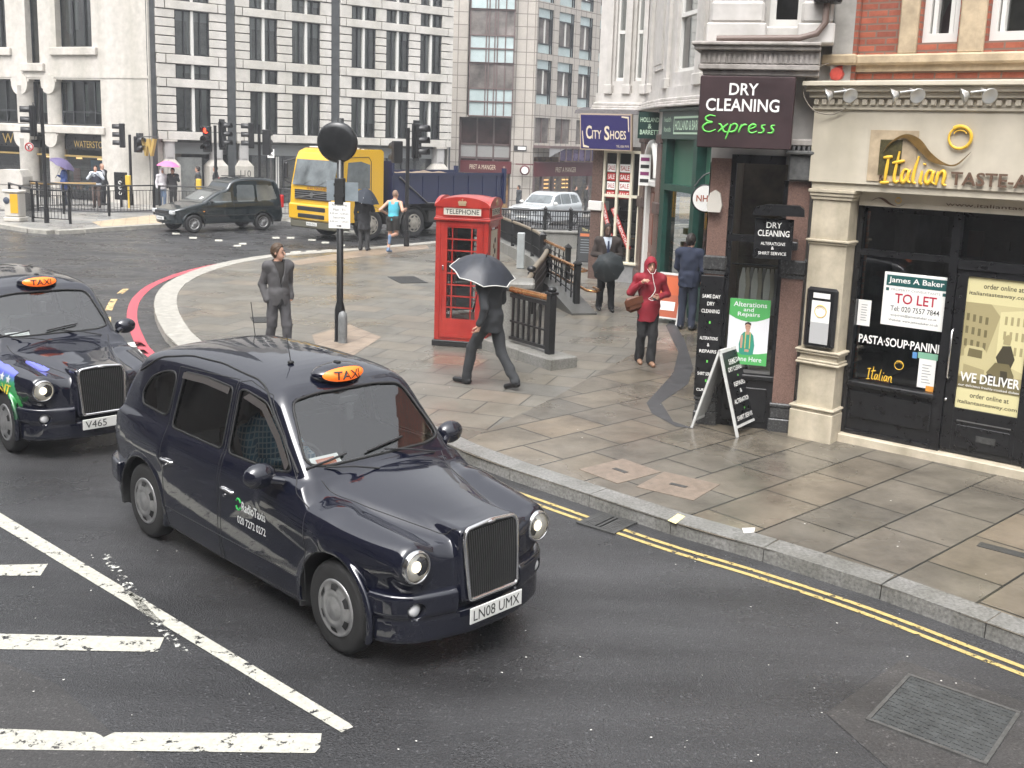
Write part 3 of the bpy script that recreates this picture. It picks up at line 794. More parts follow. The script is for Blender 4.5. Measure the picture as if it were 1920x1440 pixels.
for a, b, c, d in holes_g:
    w_ = MB(); w_.box(a, b, .34, .42, 2.35, 3.05, 0); w_.box(a, b, .30, .34, 2.02, 2.10, 2)
    w_.add([(a, .40, c), (b, .40, c), (b, .40, 2.35), (a, .40, 2.35)], [(0, 1, 2, 3)], 1)
    w_.box(a, b, .36, .44, .12, .4, 0)
    w_.build('shop_window', [M_BLACKP, G_DARK, mat('brass_strip', (.4, .28, .1), .4, .5)], bk)
MB().text('WATERSTON', -4.9, -2.92, 2.45, 2.75, .335, 0).build('lettering', M_GOLD, bk); MB().text('W', -9.5, -8.75, 2.5, 2.95, .335, 0).build('lettering', M_GOLD, bk)
# goods and posters inside the shop window
mb = MB(); mb.box(-4.2, -3.5, .6, .65, 1.3, 1.9, 0); mb.box(-5.3, -4.9, .6, .65, .9, 1.5, 1); mb.box(-3.5, -3.0, .6, .62, 1.2, 1.7, 2); mb.box(-3.9, -3.4, .55, .6, .5, 1.35, 3)
for k in range(14): mb.box(-5.4 + k * .19, -5.4 + k * .19 + .14, .65, .7, .5, .5 + random.uniform(.1, .35), k % 4)
mb.build('display', [mat('poster_blue', (.05, .22, .36), .6), mat('poster_red', (.3, .05, .04), .6), mat('poster_amber', (.45, .22, .06), .6), mat('poster_pale', (.45, .43, .4), .6)], bk)
lmp = mat('warm_shop_lamp', (.9, .6, .3), .5, emit=(1, .62, .25), emit_s=3.)
for x in (-3.7, -3.1, -5.0, -6.9): MB().box(x - .16, x + .16, .66, .72, 1.92, 1.99).build('ceiling_lamp', lmp, bk)
wsg = thing('blade_sign', 'gold letter W bracket sign on the corner of the bookshop', 'sign', (COR[0] + .1, COR[1] - .5, 2.2), R(-12))
MB().text('W', -.33, .33, .05, .78, 0, 0, bold=.04, extrude=.1).build('letter', M_GOLD, wsg)
MB().cyl((-.5, 0, .86), (.45, 0, .86), .022).box(-.56, -.44, -.06, .3, .72, 1.0).build('bracket', M_FRAMED, wsg)

# ============ the white block with black strips (middle left)
wb = thing('office_block', 'white stone office block with rows of paired windows and black strips', 'building', (COR[0], COR[1], 0), R(36))
UE = 15.15
strips = [(-.05, .30), (3.42, 3.80), (8.47, 8.88)]
wins = [(1.14, 2.66), (4.47, 5.79), (6.49, 7.90), (9.5, 10.8), (11.35, 12.64), (13.25, 14.5)]
piers = [(.32, 1.14), (2.66, 3.40), (3.82, 4.47), (5.79, 6.49), (7.90, 8.45), (8.90, 9.5), (10.8, 11.35), (12.64, 13.25), (14.5, UE)]
levels = []   # (z0, z1, kind)
z = 2.95
levels.append((z, 3.33, 'band'))
z = 3.33
while z < 13:
    levels += [(z, z + 1.87, 'big'), (z + 1.87, z + 2.25, 'band'), (z + 2.25, z + 2.86, 'small'), (z + 2.86, z + 3.26, 'band')]; z += 3.26
ZT = z
mb = MB(); mb.box(-.05, UE - .05, .30, .5, 2.95, ZT, 0); mb.box(UE - .05, UE, .25, 12, 0, ZT, 1); mb.build('backing_wall', [M_JOINT, M_WST], wb)
mb = MB(); 
for a, b, k in levels:
    if k == 'band':
        for sx0, sx1 in ((.32, 3.40), (3.82, 8.45), (8.90, UE)):
            x = sx0; n = 0
            cuts = [sx0] + [ (p[0] + p[1]) / 2 for p in piers if sx0 < (p[0] + p[1]) / 2 < sx1 ] + [sx1]
            cuts = sorted(set(cuts))
            edge = [sx0] + [c for c in cuts[1:-1]] + [sx1]
            for p, q in zip(edge, edge[1:]): mb.box(p + .02, q - .02, -.04, .29, a + .015, b - .015, 0, b=.012)
    else:
        n = 5 if k == 'big' else 1
        h = (b - a) / n
        for (p, q) in piers:
            for i in range(n): mb.box(p, q, 0, .29, a + i * h + .022, a + (i + 1) * h - .022, 0, b=.012)
mb.build('wall', M_WST, wb)
mb = MB()
for (p, q) in strips: mb.box(p, q, .05, .29, .12, ZT)
mb.build('dark_strip', mat('black_strip', (.06, .064, .066), .35, noise=(3, .3)), wb)
for a, b, k in levels:
    if k == 'band' or a > 14: continue
    for (p, q) in wins:
        w_ = MB(); xm = (p + q) / 2
        w_.box(p, q, .10, .16, a, a + .05); w_.box(p, q, .10, .16, b - .05, b)
        for x in (p + .03, p + (q - p) * .27, p + (q - p) * .73, q - .03): w_.box(x - .025, x + .025, .10, .15, a + .05, b - .05)
        w_.box(xm - .055, xm + .055, .04, .17, a, b, 3)
        w_.add([(p, .18, a), (q, .18, a), (q, .18, b), (p, .18, b)], [(0, 1, 2, 3)], 1)
        if random.random() < .4: w_.box(p + .03, q - .03, .21, .23, b - (b - a) * random.uniform(.15, .7), b, 2)
        for j in range(2):
            x = random.uniform(p, q - .4); w_.box(x, x + random.uniform(.1, .35), .24, .27, a, b, 2)
        w_.build('window', [M_FRAMED, G_WIN, M_CURT, M_FRAMEW], wb)
# upper floors seen only in reflections
mb = MB()
for a, b, k in levels:
    if k != 'band' and a > 14:
        for (p, q) in wins: mb.box((p + q) / 2 - .05, (p + q) / 2 + .05, .1, .2, a, b)
mb.build('mullion', M_FRAMEW, wb)
# street level: recess, pedestals, shafts
mb = MB(); mb.box(.0, UE, .9, 1.1, .12, 2.95, 0); mb.box(.3, UE, .29, .95, 2.85, 2.95, 0); mb.box(0, UE, .5, .9, 2.35, 2.95, 1); mb.build('recess', [M_ROOM2, mat('grey_soffit', (.22, .23, .23), .6)], wb)
mb = MB()
for x in (4.7, 5.5, 6.3, 7.1, 7.9, 9.4, 10.2, 11, 11.8, 12.6, 13.4): mb.box(x - .04, x + .04, .6, .7, .12, 2.35)
for x in (5.9, 6.0, 7.3, 7.45): mb.box(x - .02, x + .02, .5, .56, .12, 2.3, 1)
mb.add([(4.5, .64, .12), (14, .64, .12), (14, .64, 2.35), (4.5, .64, 2.35)], [(0, 1, 2, 3)], 2)
mb.box(1.3, 2.4, .6, .66, .12, 2.2, 3); mb.box(1.15, 1.22, .2, .5, .12, 1.9, 4)
mb.build('glazed_entrance', [M_FRAMED, M_FRAMEW, G_WIN, mat('lift_steel', (.3, .31, .3), .4, .3, noise=(2, .3)), mat('dark_red_panel', (.16, .02, .025), .5)], wb)
for xc in (.82, 2.95, 4.15, 8.68, 14.55):
    c = MB(); c.box(xc - .42, xc + .42, -.1, .75, .12, 1.85, b=.02)
    vs = [(xc - .42, -.1, 1.85), (xc + .42, -.1, 1.85), (xc + .42, .75, 1.85), (xc - .42, .75, 1.85), (xc - .2, 0, 2.12), (xc + .2, 0, 2.12), (xc + .2, .6, 2.12), (xc - .2, .6, 2.12)]
    c.add(vs, [(0, 1, 5, 4), (1, 2, 6, 5), (2, 3, 7, 6), (3, 0, 4, 7)])
    c.box(xc - .2, xc + .2, 0, .6, 2.12, 2.95, 1); c.box(xc - .12, xc + .12, -.03, 0, 2.2, 2.9, 1); c.box(xc - .3, xc + .3, -.08, .7, 2.88, 2.96)
    c.build('pedestal', [M_PORT, mat('grey_shaft', (.38, .37, .36), .6)], wb)
MB().text('110', 3.92, 4.42, 1.38, 1.68, -.104).build('lettering', M_BLET, wb)
ps = thing('parking_sign', 'small white parking sign on a post in front of the office block', 'sign', at(508, 298, 45).to_tuple()[:2] + (0,), R(10))
MB().cyl((0, .04, .12), (0, .04, 2.9), .03, n=8).build('post', M_LEAD, ps)
MB().box(-.14, .14, -.01, .01, 2.35, 2.72).box(-.09, .02, -.014, -.0105, 2.56, 2.68, 1).box(-.09, .09, -.014, -.0105, 2.42, 2.45, 2).box(-.09, .06, -.0145, -.0105, 2.48, 2.51, 2).build('plate', [M_WLET, mat('sign_blue', (.03, .06, .3), .5), M_BLET], ps)

# ============ the tiled block with glass bays (behind)
gb = thing('tiled_block', 'beige tiled office block with glass bay and sandwich shop below', 'building', (.117 * 1.3, 50.42 * 1.3, CH * -.3), 0); gb.scale = (1.3, 1.3, 1.3)
M_PANEL = mat('pale_glass_panel', (.42, .50, .50), .2, noise=(1, .15))
M_TRIM = mat('brown_trim', (.13, .09, .085), .45)
mb = MB()
wall_holes(mb, -3.95, 0, 0, 13.2, [(-3.2, -1.05, 4.55, 13.2), (-3.55, -1.05, .12, 4.45)], 0, .6)
mb.build('wall', M_TILEB, gb)
MB().box(-3.95, -.2, .62, .9, 0, 13.2).build('interior', M_ROOM, gb)
# glass bay, projecting, turns the corner
bay = MB(); bx0, bx1, by = -3.1, -1.05, -.35
z = 4.55
k = 0
while z < 13:
    for z0, z1, mt in ((z, z + .62, 1), (z + .66, z + 1.24, 1), (z + 1.24, z + 2.40, 2)):
        bay.box(bx0, bx1, by + .03, .5, z0, z1, 0 if False else mt)
    for zz in (z - .03, z + .64, z + 1.24, z + 2.42): bay.box(bx0 - .03, bx1 + .03, by - .02, .45, zz - .03, zz + .03, 3)
    z += 2.43
for x in (bx0, -2.35, -2.22, -1.95, -1.82, -1.45, bx1): bay.box(x - .025, x + .025, by - .01, by + .04, 4.5, z, 3)
for x, y in ((bx1, -.2), (bx1, 0.)): bay.box(x - .01, x + .02, y - .025, y + .025, 4.5, z, 3)
M_BAYG = mat('bay_glass', (.15, .135, .125), .12, noise=(.9, .8))
bay.build('glass_bay', [M_ROOM, M_PANEL, M_BAYG, M_TRIM], gb)
mb = MB(); mb.box(-3.55, -1.05, .4, .45, .12, 4.45, 0)
for x in (-3.5, -2.7, -1.9, -1.1): mb.box(x - .04, x + .04, .3, .42, .12, 4.45, 1)
for zz in (3.2, 2.55): mb.box(-3.55, -1.05, .3, .41, zz - .04, zz + .04, 1)
mb.box(-3.5, -1.1, .34, .4, 2.6, 3.15, 2)
mb.build('shop_window', [mat('brown_glass', (.05, .028, .025), .2, noise=(2, .6)), M_TRIM, mat('pale_blind', (.3, .3, .29), .6)], gb)
M_MAROON = mat('maroon_fascia', (.10, .012, .016), .4)
mb = MB().box(-3.45, -1.0, -.06, .3, 1.85, 2.42); mb.text('PRET A MANGER', -3.0, -1.75, 2.02, 2.24, -.063, 1)
mb.text('*', -1.4, -1.3, 2.1, 2.2, -.063, 1); mb.build('fascia', [M_MAROON, mat('cream_letter', (.7, .6, .45), .5)], gb)
mb = MB().box(-3.45, -3.42, .0, .3, .12, 1.85).box(-3.4, -1.1, .31, .33, .12, 1.85, 1)
mb.build('shopfront', [M_MAROON, mat('warm_interior', (.28, .16, .06), .7, noise=(3, .8))], gb)
MB().box(-.9, -.3, -.03, .0, 2.95, 3.2).box(-.72, -.34, -.034, -.031, 3.0, 3.15, 1).build('street_plate', [M_BLET, M_WLET], gb)
rw = bpy.data.objects.new('right_wing', None); put(rw, gb); rw.rotation_euler = (0, 0, R(53.6))
zrows = []
z = 5.2
while z < 11: zrows.append(z); z += 2.36
cols3 = [(.12, 1.33), (1.80, 3.12), (3.62, 4.78), (5.4, 6.6), (7.2, 8.4), (9.0, 10.2)]
hl = [(a, b, z0, z0 + 2.05) for z0 in zrows for a, b in cols3] + [(a, b, 3.35, 4.55) for a, b in cols3]
mb = MB(); wall_holes(mb, 0, 11, 2.7, 13.2, hl, 0, .2); mb.box(-.06, .06, -.03, .2, 0, 13.2, 0)
mb.build('wing_wall', M_TILEB, rw)
for z0 in zrows[:4]:
    for a, b in cols3[:4]:
        w_ = MB(); w_.box(a, b, .08, .14, z0 + .0, z0 + .42, 1); w_.box(a, b, .08, .14, z0 + 1.62, z0 + 2.05, 1)
        w_.box(a, b, .12, .16, z0 + .46, z0 + 1.58, 2)
        for zz in (z0 + .44, z0 + 1.60): w_.box(a - .02, b + .02, .04, .13, zz - .03, zz + .03, 0)
        for x in (a + .02, b - .18, b - .02): w_.box(x - .025, x + .025, .03, .12, z0, z0 + 2.05, 0)
        w_.box((a + b) / 2 - .03, (a + b) / 2 + .03, .06, .13, z0 + .46, z0 + 1.58, 3)
        w_.build('window', [M_FRAMED, M_PANEL, M_BAYG, M_FRAMEW], rw)
mb = MB()
for z0 in zrows[4:]:
    for a, b in cols3: mb.box(a, b, .1, .15, z0, z0 + 2.05)
mb.build('upper_glazing', M_BAYG, rw)
for a, b in cols3[:4]:
    MB().box(a, b, .1, .16, 3.35, 4.55, 1).box((a + b) / 2 - .03, (a + b) / 2 + .03, .05, .1, 3.35, 4.55, 0).build('window', [M_TRIM, M_BAYG], rw)
# canopy and shop on the right wing
mb = MB(); mb.box(.0, 8, -1.0, .0, 3.12, 3.24, 0)
for k in range(14):
    x = .9 + k * .55; mb.box(x - .02, x + .02, -.98, -.9, 2.5, 3.12, 0)
mb.add([(.0, -.98, 3.12), (1.3, -.98, 3.12), (.0, -.98, 2.7)], [(0, 1, 2)], 1); mb.box(.9, 8, -.92, -.9, 2.55, 3.1, 2)
mb.build('canopy', [M_TRIM, mat('grey_canopy', (.30, .29, .29), .5), mat('violet_glass', (.06, .045, .09), .25, noise=(1.2, .9))], rw)
mb = MB(); mb.box(.1, 8, -.05, .2, 1.75, 2.45, 0); mb.text('PRET A MANGER', 1.9, 3.7, 1.95, 2.2, -.053, 1); mb.build('fascia', [M_MAROON, mat('cream_letter', (.7, .6, .45), .5)], rw)
mb = MB(); mb.box(.1, 9, .9, 1.0, .12, 2.7, 0)
for k, x in enumerate((.15, .9, 1.8, 3.4, 5.0, 6.6)): mb.box(x - .07, x + .07, -.02, .15, .12, 1.75, 1)
mb.add([(.15, .05, .12), (8, .05, .12), (8, .05, 1.75), (.15, .05, 1.75)], [(0, 1, 2, 3)], 2)
mb.build('shopfront', [mat('warm_interior2', (.20, .125, .06), .7, noise=(2, .9)), M_TRIM, G_WIN], rw)
mb = MB()
for x in (.5, 2.1, 2.4, 3.0, 3.9, 4.3): 
    for zz in (1.1, 1.3, 1.5): mb.box(x - .13, x + .13, .8, .85, zz, zz + .06)
mb.build('lit_shelf', mat('lit_food_shelf', (.9, .6, .3), .5, emit=(1, .55, .18), emit_s=1.6), rw)
mb = MB().lathe([(0, 0), (.24, 0), (.24, .06), (0, .06)], (-.35, -.45, 2.05), 'y', 20, 0).lathe([(.0, -.005), (.17, -.005)], (-.35, -.45, 2.05), 'y', 20, 1).box(-.8, .05, -.43, -.38, 2.3, 2.36, 0)
o = mb.build('hanging_sign', [M_MAROON, M_WLET], None); o.location = (.117 * 1.3, 50.42 * 1.3, CH * -.3); o.scale = (1.3, 1.3, 1.3); tag(o, 'round white sign hanging from the corner of the sandwich shop', 'sign')
# ============ lamp arm on the tiled block

# ============ added terrace, unseen behind the bus: shades the road, reflects in the taxi
tb = thing('unseen_terrace', 'unseen stone terrace behind the viewer, added for reflections in the foreground taxi', 'building', (11.7, -25.9, 0), R(133.4))
hh = [(2 + k * 3.2, 3.5 + k * 3.2, z0, z0 + h0) for k in range(18) for z0, h0 in ((.6, 2.6), (4.4, 2.2), (7.9, 2.0), (11.2, 1.8))]
mb = MB(); wall_holes(mb, 0, 62, 0, 15, hh, 0, .3); mb.box(0, 62, -.4, 0, 3.6, 3.9); mb.build('wall', mat('terrace_stone', (.15, .13, .115), .8, noise=(3, .2)), tb)
MB().box(0, 62, .3, .5, 0, 14.9).build('glazing', M_BAYG, tb)
# ---------------------------------------------------------------- the shops on the right
def strokes(mb, S, x0, x1, z0, z1, y, r, mi=0, n=5):
    """brush lettering: each stroke a rounded ribbon through its points"""
    xs = [p[0] for s in S for p in s]; zs = [p[1] for s in S for p in s]
    kx = (x1 - x0) / (max(xs) - min(xs)); kz = (z1 - z0) / (max(zs) - min(zs))
    for s in S:
        pts = spline([(x0 + (a - min(xs)) * kx, y, z0 + (b - min(zs)) * kz) for a, b in s], n)
        k = len(pts); rr = [r * (.55 + .6 * math.sin(math.pi * (i + .6) / (k + .2))) for i in range(k)]
        mb.tube(pts, rr, 6, mi)
    return mb
def mv(S, dx): return [[(a + dx, b) for a, b in s] for s in S]
S_a = [[(.27, .5), (.1, .5), (0, .25), (.07, .05), (.22, .2), (.3, .5), (.26, .15), (.37, .05)]]
S_s = [[(.3, .5), (.16, .46), (.16, .32), (.24, .2), (.18, .04), (0, .02)]]
EXPRESS = [[(.55, .95), (.3, 1.0), (.12, .85), (.2, .65), (.42, .57), (.2, .52), (.02, .3), (.1, .05), (.35, 0), (.6, .15)], [(.7, .5), (.82, .42), (.95, .05), (1.1, 0)], [(1.12, .52), (.9, .25), (.7, 0)],
           [(1.25, .5), (1.2, .2), (1.05, -.42)], [(1.22, .35), (1.38, .52), (1.52, .42), (1.45, .12), (1.25, .02), (1.17, .1)], [(1.72, .5), (1.65, .2), (1.6, 0)], [(1.66, .25), (1.8, .46), (1.95, .48)],
           [(2.05, .22), (2.25, .32), (2.33, .45), (2.2, .52), (2.05, .35), (2.05, .08), (2.2, 0), (2.4, .12)]] + mv(S_s, 2.45) + mv(S_s, 2.86)
ITALIAN = [[(0, .9), (.35, .95)], [(.2, .92), (.12, .02)], [(-.05, 0), (.3, .03)], [(.62, 1.15), (.5, .3), (.55, .05), (.7, .1)], [(.38, .72), (.85, .82)]] + mv(S_a, .78) + [[(1.4, 1.0), (1.28, .5), (1.25, .1), (1.38, .05)], [(1.58, .5), (1.53, .1), (1.63, .03)], [(1.64, .70), (1.66, .76)]] + mv(S_a, 1.73) + [[(2.2, .5), (2.15, .02)], [(2.17, .3), (2.35, .52), (2.45, .4), (2.42, .08), (2.55, .03)]]
def swoosh(mb, x0, x1, z0, z1, y, mi, d=.012):
    top = spline([(0, .35), (.10, .72), (.26, .95), (.42, .80), (.56, .38), (.72, .08), (.85, .06), (1, .45)], 6)
    bot = spline([(0, .35), (.10, .66), (.24, .82), (.38, .56), (.55, .14), (.72, .0), (.86, .02), (1, .45)], 6)
    f = lambda p: (x0 + p[0] * (x1 - x0), z0 + p[1] * (z1 - z0))
    A = [f(p) for p in top]; B = [f(p) for p in bot]
    for i in range(len(A) - 1): mb.prism([B[i], B[i + 1], A[i + 1], A[i]], y - d, y, 'xz', mi)
def swirl(mb, x, z, r, y, mi, k=.11):
    pts = [(x + r * (1 - .0012 * i) * math.cos(2.2 - i * .2), y, z + r * (1 - .0012 * i) * math.sin(2.2 - i * .2)) for i in range(33)]
    mb.tube(pts, [r * k * (1.25 - .02 * i) for i in range(33)], 6, mi)
    pts = [(x + r * .66 * math.cos(2.6 - i * .25), y, z + r * .66 * math.sin(2.6 - i * .25)) for i in range(9)]
    mb.tube(pts, r * k * .4, 6, mi)

# ============ brick building with the Italian shop
IT = (3.78, 11.90); ITA = R(-38)
ib = thing('brick_building', 'red brick building above the cream fronted Italian takeaway', 'building', (*IT, 0), ITA)
mb = MB(); UR = 9.0
hw = []
for zf in (4.66,):
    for a, b in ((.48, .87), (1.17, 2.3), (2.7, 3.1), (4.2, 4.6), (4.9, 6.1), (6.5, 6.9)): hw.append((a, b, zf, zf + (2.3 if zf < 5 else 1.9)))
wall_holes(mb, -.28, UR, 4.2, 9.2, hw, 0, .3)
mb.box(-.46, -.18, -.07, .0, 4.24, 9.2)
mb.add([(-.46, 0, 0), (-.46, 9, 0), (-.46, 9, 9.2), (-.46, 0, 9.2)], [(0, 1, 2, 3)])
mb.build('wall', M_BRICKR, ib)
M_BUFFS = mat('buff_stone', (.47, .37, .25), .7, noise=(6, .25), bump=(20, .2), streak=(2, .75))
for zf, nm in ((4.4, 'string_course'), (8.25, 'string_course')):
    mb = MB(); mb.box(-.52, UR, -.12, -.001, zf + .03, zf + .14, b=.02); mb.box(-.54, -.14, -.19, -.12, zf + .03, zf + .145, b=.02); mb.box(-.4, UR, -.05, -.0015, zf - .04, zf + .03); mb.build(nm, M_BUFFS, ib)
for a, b, c, d in hw:
    if c > 5: continue
    w_ = MB(); 
    w_.box(a - .22, a - .02, -.05, .25, c - .12, d + .2, 0, b=.015); w_.box(b + .02, b + .22, -.052, .25, c - .12, d + .2, 0, b=.015)
    w_.box(a - .02, b + .02, .02, .3, c - .12, c - .02, 1)
    for s in (a, b - .07): w_.box(s, s + .07, .08, .2, c, d, 1)
    for s in (a + .085, b - .13): w_.box(s, s + .045, .12, .22, c + .1, d, 1)
    w_.box(a + .07, b - .07, .08, .2, c, c + .1, 1)
    w_.add([(a, .2, c), (b, .2, c), (b, .2, d), (a, .2, d)], [(0, 1, 2, 3)], 2)
    w_.box(a, b, .6, .65, c, d, 3)
    w_.build('window', [M_BUFFS, M_FRAMEW, G_WIN, M_ROOM2], ib)
w_ = MB(); w_.prism([(.54, 4.78), (.82, 4.78), (.82, 5.0), (.66, 5.12)], .32, .36, 'xz'); w_.build('window_blind', mat('maroon_card', (.06, .02, .025), .7), ib)
# the shopfront
mb = MB()
mb.box(-.53, UR, -.27, .2, 3.13, 3.93, 0); mb.box(-.5, UR, -.24, .2, 3.05, 3.13, 0)
for k, (z0, z1, y) in enumerate(((3.93, 3.97, -.30), (4.06, 4.12, -.36), (4.12, 4.18, -.42), (4.18, 4.235, -.48))): mb.box(-.55 - .02 * k, UR, y, .1, z0, z1, 0, b=.008)
mb.box(-.53, UR, -.29, .1, 3.97, 4.06, 0)
x = -.52
while x < UR: mb.box(x, x + .055, -.335, -.29, 3.985, 4.045, 0, b=.005); x += .092
mb.build('fascia', M_CREAM2, ib)
MB().box(.14, .66, -.282, -.271, 3.17, 3.72).build('fascia_panel', M_BUFFS, ib)
MB().box(2.3, 2.9, -.282, -.271, 3.17, 3.72).build('fascia_panel', M_BUFFS, ib)
MB().box(.26, .50, -.288, -.2825, 3.24, 3.62).build('fascia_vent', mat('olive_grille', (.06, .05, .015), .6, noise=(40, .6)), ib)
mb = MB(); strokes(mb, ITALIAN, .30, 1.0, 3.155, 3.50, -.295, .018, 0); mb.build('script_lettering', mat('yellow_letter', (.80, .50, .05), .4), ib)
MB().text('TASTE-AWAY', 1.04, 2.26, 3.17, 3.31, -.30, bold=.012, extrude=.01).build('lettering', mat('brown_letter', (.12, .07, .045), .5), ib)
MB().text('THE', .28, .36, 3.17, 3.24, -.295, 0, extrude=.01).build('small_lettering', mat('brown_letter', (.12, .07, .045), .5), ib)
mb = MB(); swoosh(mb, .30, 1.22, 3.37, 3.70, -.30, 0, .02); mb.build('swoosh', mat('brown_wave', (.15, .085, .02), .5, noise=(6, .4)), ib)
mb = MB(); swirl(mb, 1.09, 3.66, .115, -.30, 0, .16); mb.build('ring_emblem', mat('yellow_letter', (.80, .50, .05), .4), ib)
mb = MB(); mb.box(.0, UR, -.06, .1, 2.885, 3.04, 0); swoosh(mb, .13, .52, 2.90, 2.99, -.064, 1, .004); swirl(mb, .44, 2.965, .032, -.066, 2, .12); mb.text('www.italiantasteaway.com', .95, 2.35, 2.93, 2.98, -.063, 1)
mb.build('lower_sign_board', [M_CREAM2, mat('brown_letter', (.12, .07, .045), .5), mat('yellow_letter', (.80, .50, .05), .4)], ib)
def it_pilaster(a, b):
    p = MB()
    p.box(a - .06, b + .03, -.30, .15, .10, .46, b=.012); p.box(a - .05, b + .02, -.29, .15, .46, .49, b=.01); p.box(a - .07, b + .04, -.31, .15, .49, .52, b=.01)
    p.box(a, b, -.24, .15, .52, 1.02); 
    for z0, e in ((1.02, .045), (1.05, .03), (1.14, .04), (1.17, .055)): p.box(a - e, b + e, -.24 - e, .15, z0, z0 + .028, b=.008)
    p.box(a - .005, b + .005, -.245, .15, 1.078, 1.14)
    p.box(a, b, -.24, .15, 1.198, 2.42)
    for z0, e in ((2.42, .02), (2.45, .04)): p.box(a - e, b + e, -.24 - e, .15, z0, z0 + .03, b=.008)
    p.box(a, b, -.24, .15, 2.48, 3.0)
    for z0, e in ((2.93, .02), (2.97, .035), (3.01, .05)): p.box(a - e, b + e, -.24 - e, .15, z0, z0 + .038, b=.006)
    return p.build('pilaster', M_CREAM, ib)
it_pilaster(-.47, -.03); it_pilaster(3.3, 3.75)
mb = MB(); mb.box(0, UR, -.10, .3, .10, .22, b=.01); mb.build('plinth', M_CREAM, ib)
mb = MB()
mb.box(.0, 3.3, .02, .12, 3.041, 3.05); mb.box(.0, 3.3, .06, .12, 2.82, 2.885)
mb.box(-.02, .045, .0, .12, .22, 2.885); mb.box(1.03, 1.12, .0, .12, .22, 2.885); mb.box(1.99, 2.09, .0, .12, .22, 2.885); mb.box(3.2, 3.3, 0, .12, .22, 2.885)
mb.box(.046, 1.029, .01, .12, 2.32, 2.39); mb.box(1.121, 1.989, .01, .12, 2.27, 2.37); mb.box(2.091, 3.199, .01, .12, 2.32, 2.39)
for a, b in ((.046, 1.029), (2.091, 3.199)):
    mb.box(a, b, -.05, .12, .80, .86, b=.012); mb.box(a, b, .02, .12, .22, .80); mb.box(a + .03, b - .03, .0, .02, .42, .74, b=.008); mb.box(a, b, -.01, .02, .22, .27)
mb.build('shop_frame', M_BLACKP, ib)
mb = MB()
for a, b, c, d in ((.046, 1.029, .86, 2.32), (.046, 1.029, 2.39, 2.82), (1.121, 1.989, 2.37, 2.82), (2.091, 3.199, .86, 2.32), (2.091, 3.199, 2.39, 2.82)): mb.add([(a, .08, c), (b, .08, c), (b, .08, d), (a, .08, d)], [(0, 1, 2, 3)])
mb.build('shop_window', G_DARK, ib)
mb = MB(); mb.box(-.2, 3.6, 2.2, 2.3, .12, 3.05, 0); mb.box(-.2, 3.6, .2, 2.2, .1, .14, 0); mb.box(-.2, 3.6, .2, 2.2, 3.0, 3.05, 0); mb.box(.05, .35, .2, 2.2, .86, 2.9, 1); mb.box(1.3, 3.2, 1.2, 1.5, .14, 1.2, 2); mb.box(.5, .9, 1.5, 1.8, .14, .95, 2)
for k in range(8): mb.box(.55 + k * .3, .72 + k * .3, 1.3, 1.36, 2.2 + .1 * (k % 3), 2.5 + .1 * (k % 2), 1 + k % 2)
mb.build('interior', [M_ROOM, M_ROOM2, mat('interior_counter', (.09, .06, .05), .6)], ib)
mb = MB(); mb.text('PASTA\u00b7SOUP\u00b7PANINI', .09, 1.0, 1.30, 1.40, .072, 0, bold=.02); mb.build('window_lettering', M_WLET, ib)
mb = MB(); swirl(mb, .58, 1.10, .05, .072, 0, .1); mb.build('window_ring', mat('yellow_letter', (.80, .50, .05), .4), ib); mb = MB(); strokes(mb, ITALIAN, .22, .52, .885, 1.04, .072, .006, 0); mb.build('window_script', mat('yellow_letter', (.80, .50, .05), .4), ib)
mb = MB(); mb.box(.05, .20, .07, .074, 1.50, 1.80, 0)
for k in range(7): mb.box(.09, .16 - .01 * (k % 2), .067, .0695, 1.56 + k * .03, 1.568 + k * .03, 1)
mb.build('paper_notice', [M_WLET, mat('grey_print', (.3, .3, .3), .6)], ib)
mb = MB(); mb.box(.80, .985, .07, .074, .89, 1.22, 0); mb.box(.78, 1.0, .068, .07, 1.22, 1.29, 1); mb.box(.72, .77, .069, .073, 1.21, 1.28, 2); mb.box(.90, .985, .067, .0695, .86, .92, 4)
for k in range(7): mb.box(.84, .94 - .015 * (k % 3), .067, .0695, .95 + k * .033, .958 + k * .033, 3)
mb.build('card_notice', [M_WLET, mat('green_card', (.2, .4, .28), .5), mat('blue_card', (.1, .25, .5), .5), mat('grey_print', (.3, .3, .3), .6), mat('orange_card', (.7, .3, .05), .5)], ib)
# the door with its poster
dr = MB(); dr.box(1.125, 1.235, .03, .075, .23, 2.265); dr.box(1.885, 1.985, .03, .075, .23, 2.265); dr.box(1.236, 1.884, .03, .075, .23, .74); dr.box(1.236, 1.884, .03, .075, 2.2, 2.265); dr.box(1.28, 1.84, .018, .0295, .3, .56, b=.008)
dr.box(1.5, 1.7, .014, .0175, .40, .47, 1); dr.box(1.28, 1.84, .02, .0295, .60, .612, 2)
door = dr.build('door', [M_BLACKP, M_IRON, mat('steel_trim', (.3, .3, .3), .3, .8)], ib)
MB().tube([(1.145, .02, 1.05), (1.145, -.03, 1.08), (1.145, -.03, 1.58), (1.145, .02, 1.61)], .011, 8).ell((1.145, .01, .82), (.018, .02, .018)).build('handle', mat('chrome', (.7, .7, .7), .15, 1.), door)
SEP = [(.62, .56, .31), (.15, .125, .06), (.34, .29, .15), (.50, .44, .24), (.05, .042, .025)]
ms = [mat('sepia_%s' % n, c, .5) for n, c in zip(('pale', 'dark', 'mid', 'tan', 'black'), SEP)]
po = MB(); po.box(1.236, 1.884, .052, .056, .742, 2.198, 0)
yq = .051
def flat(pts, mi, y=None): po.prism(pts, (yq if y is None else y) - .0006, (yq if y is None else y), 'xz', mi)
flat([(1.237, 1.05), (1.883, 1.05), (1.883, 1.92), (1.237, 1.92)], 3)
